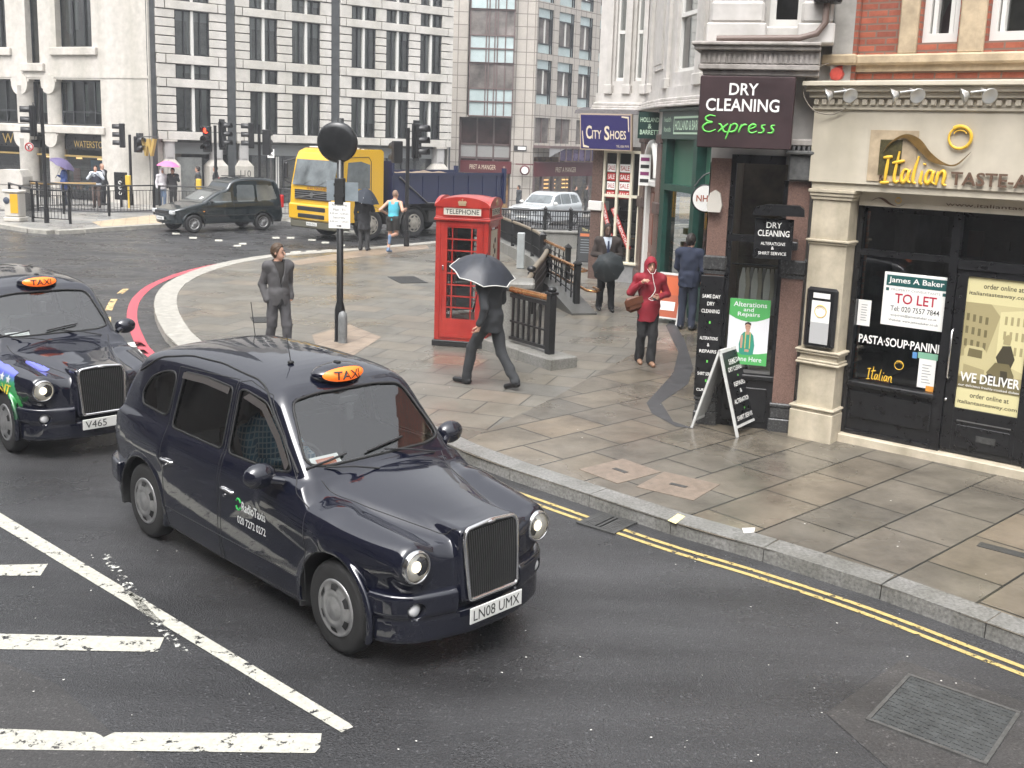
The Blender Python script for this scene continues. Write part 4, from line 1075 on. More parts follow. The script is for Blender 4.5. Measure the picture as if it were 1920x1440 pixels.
flat([(1.237, 1.92), (1.237, 1.32), (1.50, 1.38), (1.60, 1.80), (1.50, 1.92)], 2, .0502)
flat([(1.60, 1.85), (1.883, 1.90), (1.883, 1.22), (1.60, 1.32)], 0, .0502)
for i in range(4):
    for j in range(3):
        x = 1.65 + i * .06; z = 1.40 + j * .16; flat([(x, z), (x + .026, z), (x + .026, z + .09), (x, z + .09)], 2, .0494)
for i in range(4):
    for j in range(3): x = 1.26 + i * .065; z = 1.44 + j * .14 - i * .008; flat([(x, z), (x + .03, z), (x + .03, z + .08), (x, z + .08)], 1, .0494)
flat([(1.28, 1.14), (1.50, 1.12), (1.50, 1.40), (1.46, 1.44), (1.30, 1.45), (1.27, 1.40)], 3, .0486); flat([(1.31, 1.33), (1.46, 1.32), (1.46, 1.41), (1.32, 1.42)], 1, .0478); flat([(1.28, 1.14), (1.50, 1.12), (1.50, 1.2), (1.28, 1.24)], 2, .0478)
flat([(1.237, 1.05), (1.883, 1.05), (1.883, 1.16), (1.237, 1.12)], 2, .0485)
# rider on a scooter
flat([(1.60, 1.36), (1.66, 1.49), (1.74, 1.50), (1.79, 1.36), (1.76, 1.26), (1.64, 1.26)], 4, .0475); flat([(1.66, 1.51), (1.73, 1.51), (1.74, 1.59), (1.70, 1.62), (1.66, 1.59)], 2, .0468)
flat([(1.60, 1.30), (1.74, 1.30), (1.80, 1.18), (1.80, 1.07), (1.66, 1.05), (1.58, 1.10), (1.52, 1.18)], 1, .0470); flat([(1.66, 1.22), (1.73, 1.22), (1.74, 1.12), (1.67, 1.12)], 4, .0463)
for cx, cz in ((1.70, 1.09), (1.56, 1.10)): flat([(cx + .055 * math.cos(t * .4), cz + .07 * math.sin(t * .4)) for t in range(16)], 4, .0458)
flat([(1.237, .98), (1.883, .98), (1.883, 1.06), (1.237, 1.10)], 1, .0455)
po.text('WE DELIVER', 1.26, 1.87, 1.045, 1.15, .0445, 5, bold=.02); po.text('our delicious freshly-cooked dishes', 1.25, 1.87, .985, 1.02, .0445, 5)
po.text('order online at', 1.40, 1.80, 2.08, 2.135, .0515, 4, bold=.015); po.text('italiantasteaway.com', 1.26, 1.87, 1.99, 2.045, .0515, 4, bold=.015)
po.text('order online at', 1.38, 1.78, .875, .93, .0515, 4, bold=.015); po.text('italiantasteaway.com', 1.26, 1.87, .785, .84, .0515, 4, bold=.015)
po.build('delivery_poster', ms + [M_WLET], door)
# second window contents to the right (edge of view)
tl = thing('to_let_board', 'white TO LET estate agent board with dark green header in the takeaway window', 'sign', (*IT, 0), ITA)
mb = MB().box(.33, 1.05, .045, .06, 1.55, 2.155, 0, b=.004); mb.box(.36, 1.02, .0425, .0448, 2.005, 2.125, 1)
for x in (.36, .985): mb.box(x, x + .035, .0425, .0448, 1.945, 1.98, 1)
mb.build('board', [M_WLET, mat('dark_green_header', (.015, .085, .08), .4)], tl)
mb = MB().text('James A Baker', .385, .995, 2.025, 2.105, .041, 0, bold=.012).text('PROPERTY CONSULTANTS', .42, .96, 1.95, 1.975, .044, 3).text('TO LET', .47, .93, 1.81, 1.925, .044, 1, bold=.015).text('Tel: 020 7557 7844', .43, .97, 1.72, 1.78, .044, 2, bold=.005).text('enquiries@jamesabaker.co.uk', .44, .95, 1.655, 1.69, .044, 2).text('Website: www.jamesabaker.co.uk', .42, .97, 1.595, 1.63, .044, 2)
mb.build('lettering', [M_WLET, mat('crimson_letter', (.40, .01, .04), .5), M_BLET, mat('grey_print', (.3, .3, .3), .6)], tl)
mn = thing('menu_board', 'black framed menu case with yellow ring on the cream pilaster', 'menu case', (*IT, 0), ITA)
MB().box(-.43, -.06, -.315, -.2405, 1.22, 1.93, b=.03).build('case', M_BLACKP, mn)
mb = MB().box(-.35, -.13, -.32, -.3155, 1.28, 1.78, 0).box(-.34, -.14, -.32, -.3155, 1.81, 1.87, 0).box(-.35, -.13, -.3215, -.3202, 1.28, 1.53, 1); swirl(mb, -.24, 1.66, .07, -.321, 2, .1); mb.build('menu_sheet', [M_WLET, mat('grey_sheet', (.42, .42, .42), .6), mat('pale_yellow_ring', (.7, .48, .15), .5)], mn)
M_ALU = mat('brushed_alu', (.62, .62, .60), .3, .8)
for i, x in enumerate((-.10, .61, 1.31, 2.02)):
    nm = ['leftmost pair', 'second pair', 'third pair', 'fourth pair'][i]
    sp = thing('spotlight', f'{nm} of silver spotlights along the cream cornice', 'spotlight', (*IT, 0), ITA, 'spotlight pairs on the cream cornice')
    m_ = MB(); m_.tube([(x + .0, -.48, 4.09), (x + .02, -.60, 4.14), (x + .06, -.62, 4.12)], .012, 6); m_.tube([(x - .06, -.66, 4.1), (x + .08, -.64, 4.12)], .012, 6); m_.build('arm', M_ALU, sp)
    for s, tilt in ((-1, -1.15), (1, .75)):
        T = Matrix.Translation((x + .115 * s, -.66, 4.07)) @ Matrix.Rotation(tilt, 4, 'Z') @ Matrix.Rotation(.35, 4, 'X')
        m_ = MB(T); m_.lathe([(0, .045), (.03, .043), (.045, .02), (.078, -.015), (.081, -.024), (.07, -.022), (.03, -.008), (.0, -.008)], (0, 0, 0), 'y', 20); m_.build('lamp_head', M_ALU, sp)
al = MB(); al.cyl((-.36, -.08, 4.33), (-.36, -.16, 4.33), .075, n=8); al.box(-.37, -.31, -.13, -.08, 4.37, 4.42, 0); o = al.build('alarm_bell', mat('faded_red', (.42, .06, .045), .5, noise=(8, .4)), loc=(*IT, 0), rz=ITA); tag(o, 'faded red alarm bell on the red brick pier', 'alarm')
cb = MB(); cb.tube(spline([(-.36, -.10, 4.40), (-.46, -.2, 4.44), (-.6, -.36, 4.3), (-.62, -.4, 4.1), (-.5, -.36, 3.92), (-.3, -.31, 3.88), (-.15, -.31, 3.95)], 5), .007, 5); o = cb.build('cable', mat('dull_cable', (.25, .22, .18), .6), loc=(*IT, 0), rz=ITA); tag(o, 'loose cable drooping from the red alarm bell', 'cable')

# ============ the dry cleaner
DC = (3.03, 12.25); DCA = R(-15)
db = thing('dry_cleaner_building', 'white stuccoed corner building over the dry cleaner shop', 'building', (*DC, 0), DCA)
mb = MB()
mb.add([(-.92, .02, .1), (-.92, .02, 9.5), (-1.05, 7.0, 9.5), (-1.05, 7.0, .1)], [(0, 1, 2, 3)])
wall_holes(mb, -.92, .62, 3.3, 9.5, [(-.36, .02, 4.84, 7.1)], .02, .35)
mb.build('wall', M_WHITEP, db)
mb = MB()
for z0, z1, e in ((4.28, 4.34, .30), (4.34, 4.40, .36), (4.40, 4.55, .34), (4.55, 4.60, .42), (4.60, 4.64, .46)): mb.box(-.80 - e * .8, .24, -e - .08, .02, z0, z1, b=.01)
x = -1.04
while x < .2: mb.box(x, x + .028, -.435, -.42, 4.415, 4.535); x += .056
mb.build('cornice', mat('grimy_stone', (.36, .33, .31), .7, noise=(9, .3), streak=(4, .7)), db)
mb = MB()
for a, b in ((-.98, -.42), (.02, .32)):
    mb.box(a - .05, b + .05, -.36, .02, 4.64, 4.86, b=.015); mb.box(a - .02, b + .02, -.33, .02, 4.86, 5.1, b=.03); mb.box(a, b, -.3, .02, 5.1, 9)
    n = int((b - a) / .07)
    for k in range(n): mb.box(a + .025 + k * .07, a + .06 + k * .07, -.318, -.3, 5.14, 9, 0)
mb.box(-.42, .02, -.2, .02, 4.64, 4.84, b=.02)
mb.build('bay_pier', M_WHITEP, db)
w_ = MB(); 
for s in (-.36, -.05): w_.box(s, s + .07, .05, .15, 4.84, 7.1, 0)
w_.box(-.29, -.05, .05, .15, 4.84, 4.94, 0); w_.add([(-.36, .12, 4.84), (.02, .12, 4.84), (.02, .12, 7.1), (-.36, .12, 7.1)], [(0, 1, 2, 3)], 1); w_.box(-.36, .02, .5, .55, 4.84, 7.1, 2)
w_.build('window', [M_FRAMEW, G_WIN, M_ROOM], db)
mb = MB(); mb.box(.12, .42, -.50, -.32, 5.06, 5.26, 0, b=.02); mb.tube([(.26, -.40, 5.06), (.26, -.40, 4.86), (.18, -.42, 4.74), (.0, -.42, 4.69), (-.9, -.47, 4.67)], .035, 8, 1); mb.build('drain_hopper', [M_BLACKP, mat('rusty_pipe', (.14, .10, .085), .5)], db)
mb = MB(); mb.box(.36, .62, -.12, .3, 2.6, 9, 0); mb.build('grey_pier', mat('grey_render', (.34, .325, .31), .75, noise=(4, .25), streak=(3, .7)), db)
mb = MB(); mb.tube([(.36, -.05, .1), (.36, -.05, 3.0)], .05, 8); mb.tube([(.45, -.02, .1), (.45, -.02, 3.3)], .05, 8); mb.build('drainpipe', M_LEAD, db)
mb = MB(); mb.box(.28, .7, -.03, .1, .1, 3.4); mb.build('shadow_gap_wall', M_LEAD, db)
# marble posts
def marble_post(a, b, top, name='marble_post'):
    p = MB(); p.box(a - .03, b + .03, -.10, .2, .10, .28, 1, b=.012); p.box(a - .015, b + .015, -.085, .2, .28, .42, 1, b=.012); p.box(a - .03, b + .03, -.10, .2, .42, .47, 1, b=.012)
    p.box(a, b, -.06, .2, .47, top, 0); p.box(a - .025, b + .025, -.09, .2, 2.02, 2.20, 1, b=.02); p.box(a - .012, b + .012, -.075, .2, 1.98, 2.02, 1)
    return p
marble_post(.0, .25, 3.12).build('marble_post', [mat('pink_granite', (.17, .105, .085), .3, noise=(90, .5)), M_DARKGR], db)
marble_post(-.90, -.67, 3.35).build('marble_post', [mat('pink_granite', (.17, .105, .085), .3, noise=(90, .5)), M_DARKGR], db)
mb = MB(); mb.box(-.02, .27, -.14, .2, 3.12, 3.42, 0, b=.02); mb.box(-.06, .31, -.20, .2, 3.42, 3.47, 0, b=.015); mb.box(-.05, .30, -.18, .2, 3.52, 3.60, 1, b=.015)
for k in range(6): mb.box(-.04 + k * .055, -.01 + k * .055, -.19, -.14, 3.47, 3.52, 0)
mb.build('capital', [mat('dark_capital', (.09, .09, .088), .5, noise=(20, .4)), mat('grimy_stone', (.36, .33, .31), .7, noise=(9, .3), streak=(4, .7))], db)
mb = MB(); mb.box(-.935, -.655, -.115, -.062, .48, 1.96, 0, b=.006); mb.build('text_panel', M_BLACKP, db)
for s, z0, z1 in (('SAME DAY', 1.69, 1.735), ('DRY', 1.60, 1.645), ('CLEANING', 1.51, 1.555), ('ALTERATIONS', 1.18, 1.22), ('&', 1.10, 1.14), ('REPAIRS', 1.02, 1.06), ('SHIRT SERVICE', .74, .78), ('CURTAINS', .54, .575)):
    w = min(.215, .029 * len(s)); MB().text(s, -.795 - w / 2, -.795 + w / 2, z0, z1, -.118, 0, bold=.012).build('lettering', M_WLET, db)
for z0 in (1.38, .90, .66): MB().box(-.805, -.785, -.119, -.1155, z0, z0 + .03).build('green_dot', mat('lime_green', (.13, .55, .09), .5), db)
mb = MB(); mb.box(-.67, 0, -.02, .1, .10, .72, 0); mb.box(-.60, -.07, -.04, -.02, .2, .62, 0, b=.01); mb.box(-.67, 0, -.06, .1, .72, .78, 0, b=.01)
mb.box(-.67, -.61, -.02, .1, .78, 3.4, 0); mb.box(-.05, 0, -.02, .1, .78, 3.12, 0); mb.box(-.61, -.05, -.02, .1, 2.38, 2.46, 0); mb.box(-.61, -.05, -.02, .1, 3.3, 3.4, 0); mb.box(-.61, -.05, .0, .05, .79, .83, 1)
mb.build('shop_frame', [M_BLACKP, mat('steel_trim', (.3, .3, .3), .3, .8)], db)
mb = MB()
for c, d in ((.83, 2.38), (2.46, 3.3)): mb.add([(-.61, .05, c), (-.05, .05, c), (-.05, .05, d), (-.61, .05, d)], [(0, 1, 2, 3)])
mb.build('shop_window', G_SHOP, db)
mb = MB(); mb.box(-.66, 0, 1.6, 1.7, .1, 3.3, 0); mb.box(-.66, -.62, .1, 1.6, .8, 3.3, 1); mb.box(-.66, 0, .12, 1.6, .75, .8, 0); 
mb.build('interior', [mat('beige_room', (.22, .19, .14), .8, noise=(3, .5)), mat('pale_blind2', (.42, .39, .30), .7, noise=(3, .2))], db)
mb = MB()
for k in range(9):
    x = -.45 + k * .048; y = .065 + .035 * (k % 3)
    mb.prism([(x - .04, 1.50), (x + .018, 1.49), (x + .038, 1.85), (x + .014, 2.06), (x - .014, 2.06), (x - .042, 1.9)], y, y + .03, 'xz', k % 3)
mb.tube([(-.6, .2, 2.09), (-.02, .2, 2.09)], .012, 6, 3)
mb.build('hanging_clothes', [mat('white_shirt', (.85, .84, .80), .8), mat('beige_shirt', (.62, .56, .46), .8), mat('grey_shirt', (.45, .44, .42), .8), M_IRON], db)
mb = MB(); 
for k in range(10): mb.ell((-.3 + k * .028, .2 + .02 * (k % 2), 1.60 + .03 * (k % 3)), (.02, .02, .03), 6, k % 2)
mb.build('spool_row', [mat('purple_spool', (.06, .04, .10), .6), mat('dark_spool', (.05, .05, .05), .6)], db)
pst = thing('alterations_poster', 'green and white alterations and repairs poster in the dry cleaner window', 'poster', (*DC, 0), DCA)
mb = MB().box(-.575, -.10, -.035, -.030, .90, 1.70, 0); yq = -.0352
def flat2(p, mi, y): mb.prism(p, y - .0008, y, 'xz', mi)
flat2([(-.575, 1.70), (-.575, 1.50), (-.50, 1.46), (-.42, 1.435), (-.34, 1.425), (-.25, 1.435), (-.17, 1.46), (-.10, 1.49), (-.10, 1.70)], 1, -.0352)
flat2([(-.575, .90), (-.10, .90), (-.10, 1.06), (-.2, 1.04), (-.34, 1.03), (-.48, 1.05), (-.575, 1.09)], 1, -.0352)
flat2([(-.43, 1.04), (-.44, 1.15), (-.42, 1.26), (-.385, 1.30), (-.31, 1.30), (-.275, 1.26), (-.255, 1.14), (-.265, 1.03), (-.30, 1.02), (-.40, 1.02)], 2, -.0362)
flat2([(-.36, 1.27), (-.325, 1.27), (-.32, 1.33), (-.365, 1.33)], 3, -.0372)
flat2([(-.345 + .032 * math.cos(t * .42), 1.365 + .045 * math.sin(t * .42)) for t in range(15)], 3, -.038)
flat2([(-.345 + .038 * math.cos(t * .3 + .1), 1.378 + .045 * math.sin(t * .3 + .1)) for t in range(11)], 4, -.0374)
flat2([(-.38, 1.39), (-.35, 1.40), (-.31, 1.385), (-.31, 1.41), (-.345, 1.422), (-.38, 1.41)], 4, -.0390)
for e in (-.358, -.333): flat2([(e - .004, 1.367), (e + .004, 1.367), (e + .004, 1.373), (e - .004, 1.373)], 4, -.0392)
flat2([(-.42, 1.10), (-.40, 1.10), (-.395, 1.22), (-.40, 1.26), (-.415, 1.26), (-.425, 1.22)], 3, -.0374); flat2([(-.37, 1.06), (-.32, 1.055), (-.315, 1.085), (-.365, 1.09)], 3, -.0376)
for s in (-.372, -.318): flat2([(s, 1.10), (s + .012, 1.10), (s + .012, 1.30), (s, 1.30)], 5, -.0378)
mb.text('Alterations', -.53, -.14, 1.605, 1.665, -.0365, 0, bold=.01).text('and', -.41, -.29, 1.55, 1.595, -.0365, 0, bold=.01).text('Repairs', -.475, -.215, 1.475, 1.54, -.0365, 0, bold=.01).text('Done Here', -.50, -.16, .94, 1.0, -.0365, 0, bold=.01)
mb.build('sheet', [mat('poster_white', (.68, .68, .70), .5), mat('poster_green', (.08, .36, .10), .45), mat('teal_jumper', (.03, .25, .17), .6), mat('print_skin', (.45, .26, .18), .6), mat('print_hair', (.03, .02, .018), .6), mat('print_tape', (.5, .4, .12), .6)], pst)
sg = thing('dry_cleaning_sign', 'large dark maroon DRY CLEANING Express sign with green script', 'sign', (*DC, 0), DCA)
MB().box(-1.05, .0, -.46, -.30, 3.47, 4.27, b=.012).build('board', mat('maroon_board', (.035, .018, .020), .45, noise=(3, .3)), sg)
MB().text('DRY', -.72, -.40, 4.06, 4.19, -.464, 0, bold=.015).text('CLEANING', -.97, -.16, 3.88, 4.02, -.464, 0, bold=.015).build('lettering', M_WLET, sg)
mb = MB(); strokes(mb, EXPRESS, -.99, -.19, 3.57, 3.83, -.463, .011, 0); mb.build('script_lettering', mat('lime_green', (.13, .55, .09), .5), sg)
s2 = thing('dry_cleaning_hanging_sign', 'small black DRY CLEANING ALTERATIONS and SHIRT SERVICE sign under a curved hood', 'sign', (*DC, 0), DCA)
MB().box(-.33, .10, -.50, -.45, 2.24, 2.70, b=.006).build('board', M_BLACKP, s2)
mb = MB(); mb.prism([(-.36, 2.74), (-.34, 2.82), (-.2, 2.86), (.15, 2.86), (.2, 2.82), (.21, 2.74)], -.58, -.38, 'xz'); mb.box(.0, .16, -.45, -.05, 2.35, 2.45); mb.build('hood', M_BLACKP, s2, bevel=.015)
MB().text('DRY', -.20, -.03, 2.595, 2.66, -.503, 0, bold=.01).text('CLEANING', -.29, .06, 2.50, 2.57, -.503, 0, bold=.01).text('ALTERATIONS', -.25, .02, 2.40, 2.435, -.503, 0).text('&', -.13, -.10, 2.35, 2.385, -.503).text('SHIRT SERVICE', -.27, .04, 2.29, 2.325, -.503).build('lettering', M_WLET, s2)
ab = MB().prism([(-.90, 2.72), (-.76, 2.72), (-.74, 2.80), (-.77, 2.94), (-.83, 2.98), (-.89, 2.94), (-.92, 2.80)], -.16, -.062, 'xz'); o = ab.build('alarm_box', mat('dirty_white_plastic', (.5, .47, .42), .5), loc=(*DC, 0), rz=DCA, bevel=.015); tag(o, 'dirty white alarm box on the marble post beside the dry cleaner window', 'alarm')

# ============ the row with the green shop and the shoe shop
RW = (2.74, 25.36); RWA = R(-87.6)
SH = (1.66, 25.87); SHA = R(-31.9)
rb = thing('shop_row_building', 'white stuccoed shop row curving away with tall sash windows', 'building', (*RW, 0), RWA)
toS = frame(RW, -87.6).inverted() @ frame(SH, -31.9)       # shoe-shop frame inside the row's frame
mb = MB()
BEND = Matrix.Translation((3.05, 0, 0)) @ Matrix.Rotation(R(10), 4, 'Z') @ Matrix.Translation((-3.05, 0, 0))   # the terrace curves at the green shop
UP = [(3.3, 4.5), (5.1, 6.3)]
wall_holes(mb, .0, 3.05, 4.42, 12.5, [], 0, .3); mb.T = BEND
wall_holes(mb, 3.05, 9.6, 4.42, 12.5, [(a, b, 4.95, 8.2) for a, b in UP] + [(a, b, 9.4, 12) for a, b in UP], 0, .3)
mb.T = toS
wall_holes(mb, -.08, 1.24, 4.42, 12.5, [(.36, .60, 4.95, 8.2), (.88, 1.08, 4.95, 8.2)], 0, .2)
mb.add([(-.08, 0, 3.2), (-.08, 6, 3.2), (-.08, 6, 12.5), (-.08, 0, 12.5)], [(0, 1, 2, 3)])
mb.T = None; mb.build('upper_wall', M_WHITEP, rb)
for T, L0, L1 in ((None, .05, 3.08), (BEND, 3.0, 9.6), (toS, -.12, 1.28)):
    m_ = MB(T); m_.box(L0, L1, -.22, .0, 4.30, 4.36, b=.015); m_.box(L0, L1, -.16, .0, 4.36, 4.44, b=.02); m_.box(L0, L1, -.28, -.0, 4.24, 4.30, b=.015); m_.build('cornice', mat('stained_stucco', (.50, .47, .45), .6, noise=(5, .2), streak=(3, .75)), rb)
def pilaster_up(T, a, b):
    m_ = MB(T); m_.box(a - .04, b + .04, -.12, -.002, 4.64, 4.86, b=.012); m_.box(a, b, -.08, -.002, 4.86, 7.8); m_.box(a - .05, b + .05, -.14, -.002, 7.8, 8.1, b=.03); m_.box(a + .04, b - .04, -.05, -.0, 8.1, 12); m_.build('pilaster', M_WHITEP, rb)
for a, b in ((.18, .30), (.66, .80), (1.12, 1.22)): pilaster_up(toS, a, b)
for a, b in ((.25, .6), (2.6, 3.0), (4.6, 5.0), (6.4, 6.8), (7.4, 7.8)): pilaster_up(BEND if a > 3 else None, a, b)
m_ = MB(toS); m_.box(-.1, 1.26, -.06, -.001, 4.44, 4.66); m_.T = BEND; m_.box(3.05, 9.6, -.06, -.001, 4.44, 4.66); m_.T = None; m_.box(.05, 3.05, -.06, -.001, 4.44, 4.66); m_.box(1.0, 2.2, -.04, -.001, 5.1, 8); m_.box(1.12, 2.08, -.055, -.04, 5.22, 7.9); m_.build('plinth_band', M_WHITEP, rb)
for T, H in ((BEND, [(a, b, 4.95, 8.2) for a, b in UP]), (toS, [(.36, .60, 4.95, 8.2), (.88, 1.08, 4.95, 8.2)])):
    for a, b, c, d in H:
        w_ = MB(T); f = .05
        w_.box(a, a + f, .08, .16, c, d); w_.box(b - f, b, .08, .16, c, d); w_.box(a + f, b - f, .08, .16, c, c + .08); w_.box(a + f, b - f, .06, .16, 6.05, 6.13)
        w_.add([(a, .14, c), (b, .14, c), (b, .14, d), (a, .14, d)], [(0, 1, 2, 3)], 1); w_.box(a, b, .5, .55, c, d, 2)
        w_.build('window', [M_FRAMEW, G_WIN, M_ROOM2], rb)
# street level of the row
def row_pil(a, b, T=None, y=-.10):
    p = MB(T); p.box(a - .03, b + .03, y - .05, .2, .10, .5, 1, b=.012); p.box(a, b, y, .2, .5, 3.5, 0); p.box(a - .03, b + .03, y - .04, .2, 2.0, 2.25, 1, b=.015); p.box(a - .03, b + .03, y - .04, .2, 3.5, 3.7, 1, b=.02)
    p.build('marble_pilaster', [M_BROWN, mat('brown_base', (.09, .062, .055), .4, noise=(20, .3))], rb)
row_pil(.05, .75); row_pil(2.5, 3.05); row_pil(6.95, 7.4, BEND)
mb = MB(); mb.box(.0, 3.05, -.02, .2, 3.62, 4.24, 0); mb.box(.75, 2.5, .2, .3, .1, 3.62, 0); mb.T = BEND; mb.box(3.05, 9.6, -.02, .2, 3.62, 4.24, 0); mb.box(7.4, 9.6, .1, .3, .1, 3.6, 0); mb.build('lower_wall', M_WHITEP, rb)
mb = MB(); 
for a, b in ((.80, .98), (2.30, 2.48)): mb.box(a, b, -.06, .18, .12, 2.55, b=.02)
mb.box(.76, 2.5, -.10, .18, 2.55, 2.68, b=.02)
arch = [(1.64 + .80 * math.cos(t), -.06, 2.75 + .75 * math.sin(t)) for t in [math.pi * k / 14 for k in range(15)]]; mb.tube(arch, .09, 8)
mb.build('door_surround', M_FRAMEW, rb)
dd = MB(); dd.box(.98, 2.30, .06, .12, .12, 2.5, 0)
for z0, z1 in ((.3, 1.0), (1.2, 1.9), (2.0, 2.4)):
    for a in (1.08, 1.68): dd.box(a, a + .5, .035, .06, z0, z1, 0, b=.02)
dd = dd.build('door', mat('red_brown_door', (.16, .05, .03), .35, noise=(4, .3)), rb)
MB().ell((2.18, .02, 1.1), (.04, .04, .04), 8).build('handle', mat('brass', (.6, .4, .12), .3, .9), dd)
M_GRN = mat('dark_green_paint', (.012, .055, .042), .35, noise=(5, .25))
mb = MB(BEND); mb.box(3.05, 6.95, -.12, .2, 3.60, 4.16, 0); mb.box(3.05, 6.95, -.2, .2, 4.16, 4.22, 0, b=.01)
mb.box(3.8, 5.6, -.135, -.12, 3.70, 4.05, 1); mb.box(3.84, 5.56, -.14, -.135, 3.74, 4.01, 0)
mb.text('HOLLAND & BARRETT', 3.9, 5.5, 3.78, 3.97, -.142, 1, bold=.015).text('health', 3.2, 3.6, 3.95, 4.05, -.123, 1).text('foods', 3.2, 3.6, 3.75, 3.85, -.123, 1).text('natural', 5.9, 6.5, 3.95, 4.07, -.123, 1).text('remedies', 5.9, 6.6, 3.74, 3.86, -.123, 1)
mb.build('green_fascia', [mat('green_fascia', (.035, .065, .055), .4), mat('pale_green_letter', (.45, .6, .45), .5)], rb)
mb = MB(BEND); mb.box(3.05, 3.3, -.08, .2, .1, 3.6, 0); mb.box(4.9, 5.1, -.1, .2, .1, 3.6, 0); mb.box(6.5, 6.95, -.12, .2, .1, 3.6, 0); mb.box(3.3, 6.5, -.05, .2, .1, .75, 0); mb.box(3.3, 6.5, -.08, .2, 2.55, 2.68, 0); mb.box(3.3, 6.5, .1, .2, 2.68, 3.6, 1)
mb.build('shop_frame', [M_GRN, mat('green_blind', (.045, .13, .085), .5)], rb)
mb = MB(BEND)
for a, b in ((3.3, 4.9), (5.1, 6.5)): mb.add([(a, .02, .75), (b, .02, .75), (b, .02, 2.55), (a, .02, 2.55)], [(0, 1, 2, 3)])
mb.build('shop_window', G_SHOP, rb)
mb = MB(BEND); mb.box(3.1, 6.9, .9, 1.0, .1, 3.5, 0); mb.box(3.1, 6.9, .1, .9, .7, .75, 0)
for k in range(26): 
    x = random.uniform(3.35, 6.4); zz = random.choice((.8, 1.25, 1.65)); mb.box(x, x + random.uniform(.08, .2), .3, .5, zz, zz + random.uniform(.1, .35), 1 + k % 4)
mb.box(5.3, 5.36, .05, .08, .8, 2.4, 2)
mb.build('interior', [mat('cream_room', (.36, .33, .25), .8, noise=(2, .2)), mat('pack_olive', (.25, .24, .08), .6), mat('pack_rose', (.4, .2, .18), .6), mat('pack_cream', (.6, .55, .4), .6), mat('pack_teal', (.1, .22, .2), .6)], rb)
# shoe shop
mb = MB(toS); mb.box(-.10, .18, -.06, .3, .10, 3.35, 0); mb.box(-.15, .23, -.12, .3, 1.82, 2.06, 1, b=.02); mb.build('marble_pilaster', [M_BROWN, M_FRAMEW], rb)
mb = MB(toS); mb.box(.18, 1.24, -.05, .3, .10, .55, 1); mb.box(.18, 1.24, -.10, .1, .55, .62, 0, b=.012)
for a in (.20, .56, .94, 1.17): mb.box(a, a + .06, -.06, .02, .62, 3.3, 0)
for z0 in (2.18, 3.24): mb.box(.26, 1.17, -.055, .02, z0, z0 + .07, 0)
mb.build('shop_frame', [mat('cream_frame', (.62, .58, .46), .45), mat('grey_stallriser', (.22, .22, .22), .6, noise=(6, .2))], rb)
mb = MB(toS); mb.add([(.26, 0, .62), (1.17, 0, .62), (1.17, 0, 3.24), (.26, 0, 3.24)], [(0, 1, 2, 3)]); mb.build('shop_window', G_SHOP, rb)
mb = MB(toS); mb.box(.1, 1.24, .9, 1.0, .1, 3.4, 0); mb.box(.1, .16, .05, 1, .1, 3.4, 0); mb.box(.1, 1.24, .05, 1, 3.3, 3.4, 0)
for k in range(5): mb.box(.2, 1.2, .12 + .1 * k, .22 + .1 * k, .62 + .3 * k, .64 + .3 * k, 2)
for k in range(120):
    x = random.uniform(.25, 1.15); lv = random.randrange(5); m_ = 3 if random.random() < .15 else 1
    mb.ell((x, .16 + .1 * lv, .68 + .3 * lv), (random.uniform(.02, .06), .05, random.uniform(.025, .05)), 6, m_)
mb.build('shoe_display', [mat('shoe_room', (.12, .11, .10), .8), mat('black_shoe', (.015, .015, .016), .35), mat('shelf_grey', (.18, .18, .18), .5), mat('grey_shoe', (.25, .23, .22), .4)], rb)
mb = MB(toS)
M_SR = mat('sale_red', (.38, .035, .03), .5)
for i, (a, b) in enumerate(((.30, .52), (.64, .92))):
    for j in range(4):
        z0 = 2.98 - j * .215; mb.box(a, b, -.02, -.012, z0 - .19, z0, (0, 1)[j % 2]); mb.text('SALE', a + .02, b - .02, z0 - .15, z0 - .04, -.022, (1, 0)[j % 2], bold=.012)
mb.build('sale_posters', [M_WLET, M_SR], rb)
for (xa, za, ln, ro) in ((.36, 1.55, .95, -1.25), (.74, 1.42, 1.1, -1.1)):
    T = toS @ Matrix.Translation((xa, -.02, za)) @ Matrix.Rotation(-ro, 4, 'Y')
    m_ = MB(T); m_.box(-ln / 2, ln / 2, -.004, .004, -.06, .06, 0); m_.text('FURTHER REDUCTIONS', -ln / 2 + .03, ln / 2 - .03, -.035, .035, -.006, 1, bold=.01); m_.build('banner', [M_SR, M_WLET], rb)
cs = thing('shoe_shop_sign', 'dark blue CITY SHOES sign with cream edging under a small slate roof', 'sign', (*SH, 0), SHA)
tilt = Matrix.Translation((0, -.42, 3.30)) @ Matrix.Rotation(.10, 4, 'X')
mb = MB(tilt); mb.box(-.27, 1.12, 0, .08, 0, .86, 0); mb.box(-.24, 1.09, -.006, 0, .03, .83, 1); mb.build('board', [mat('tan_edge', (.42, .33, .25), .5), mat('navy_board', (.035, .03, .115), .35)], cs)
mb = MB(tilt); mb.text('C', -.10, .06, .26, .58, -.009, 0, bold=.02).text('ITY', .07, .32, .27, .47, -.009, 0, bold=.01).text('S', .40, .54, .24, .58, -.009, 0, bold=.02).text('HOES', .56, .98, .27, .47, -.009, 0, bold=.01).text('TEL 020 7575', .72, 1.06, .08, .13, -.009, 0)
for pts in ([(-.21, .45), (-.19, .45), (-.16, .12), (-.02, .08), (-.02, .05), (-.18, .06)], [(1.06, .45), (1.04, .45), (1.02, .76), (.86, .78), (.86, .81), (1.05, .80)]): mb.prism(pts, -.009, -.006, 'xz', 0)
mb.build('lettering', mat('cream_letter', (.7, .6, .45), .5), cs)
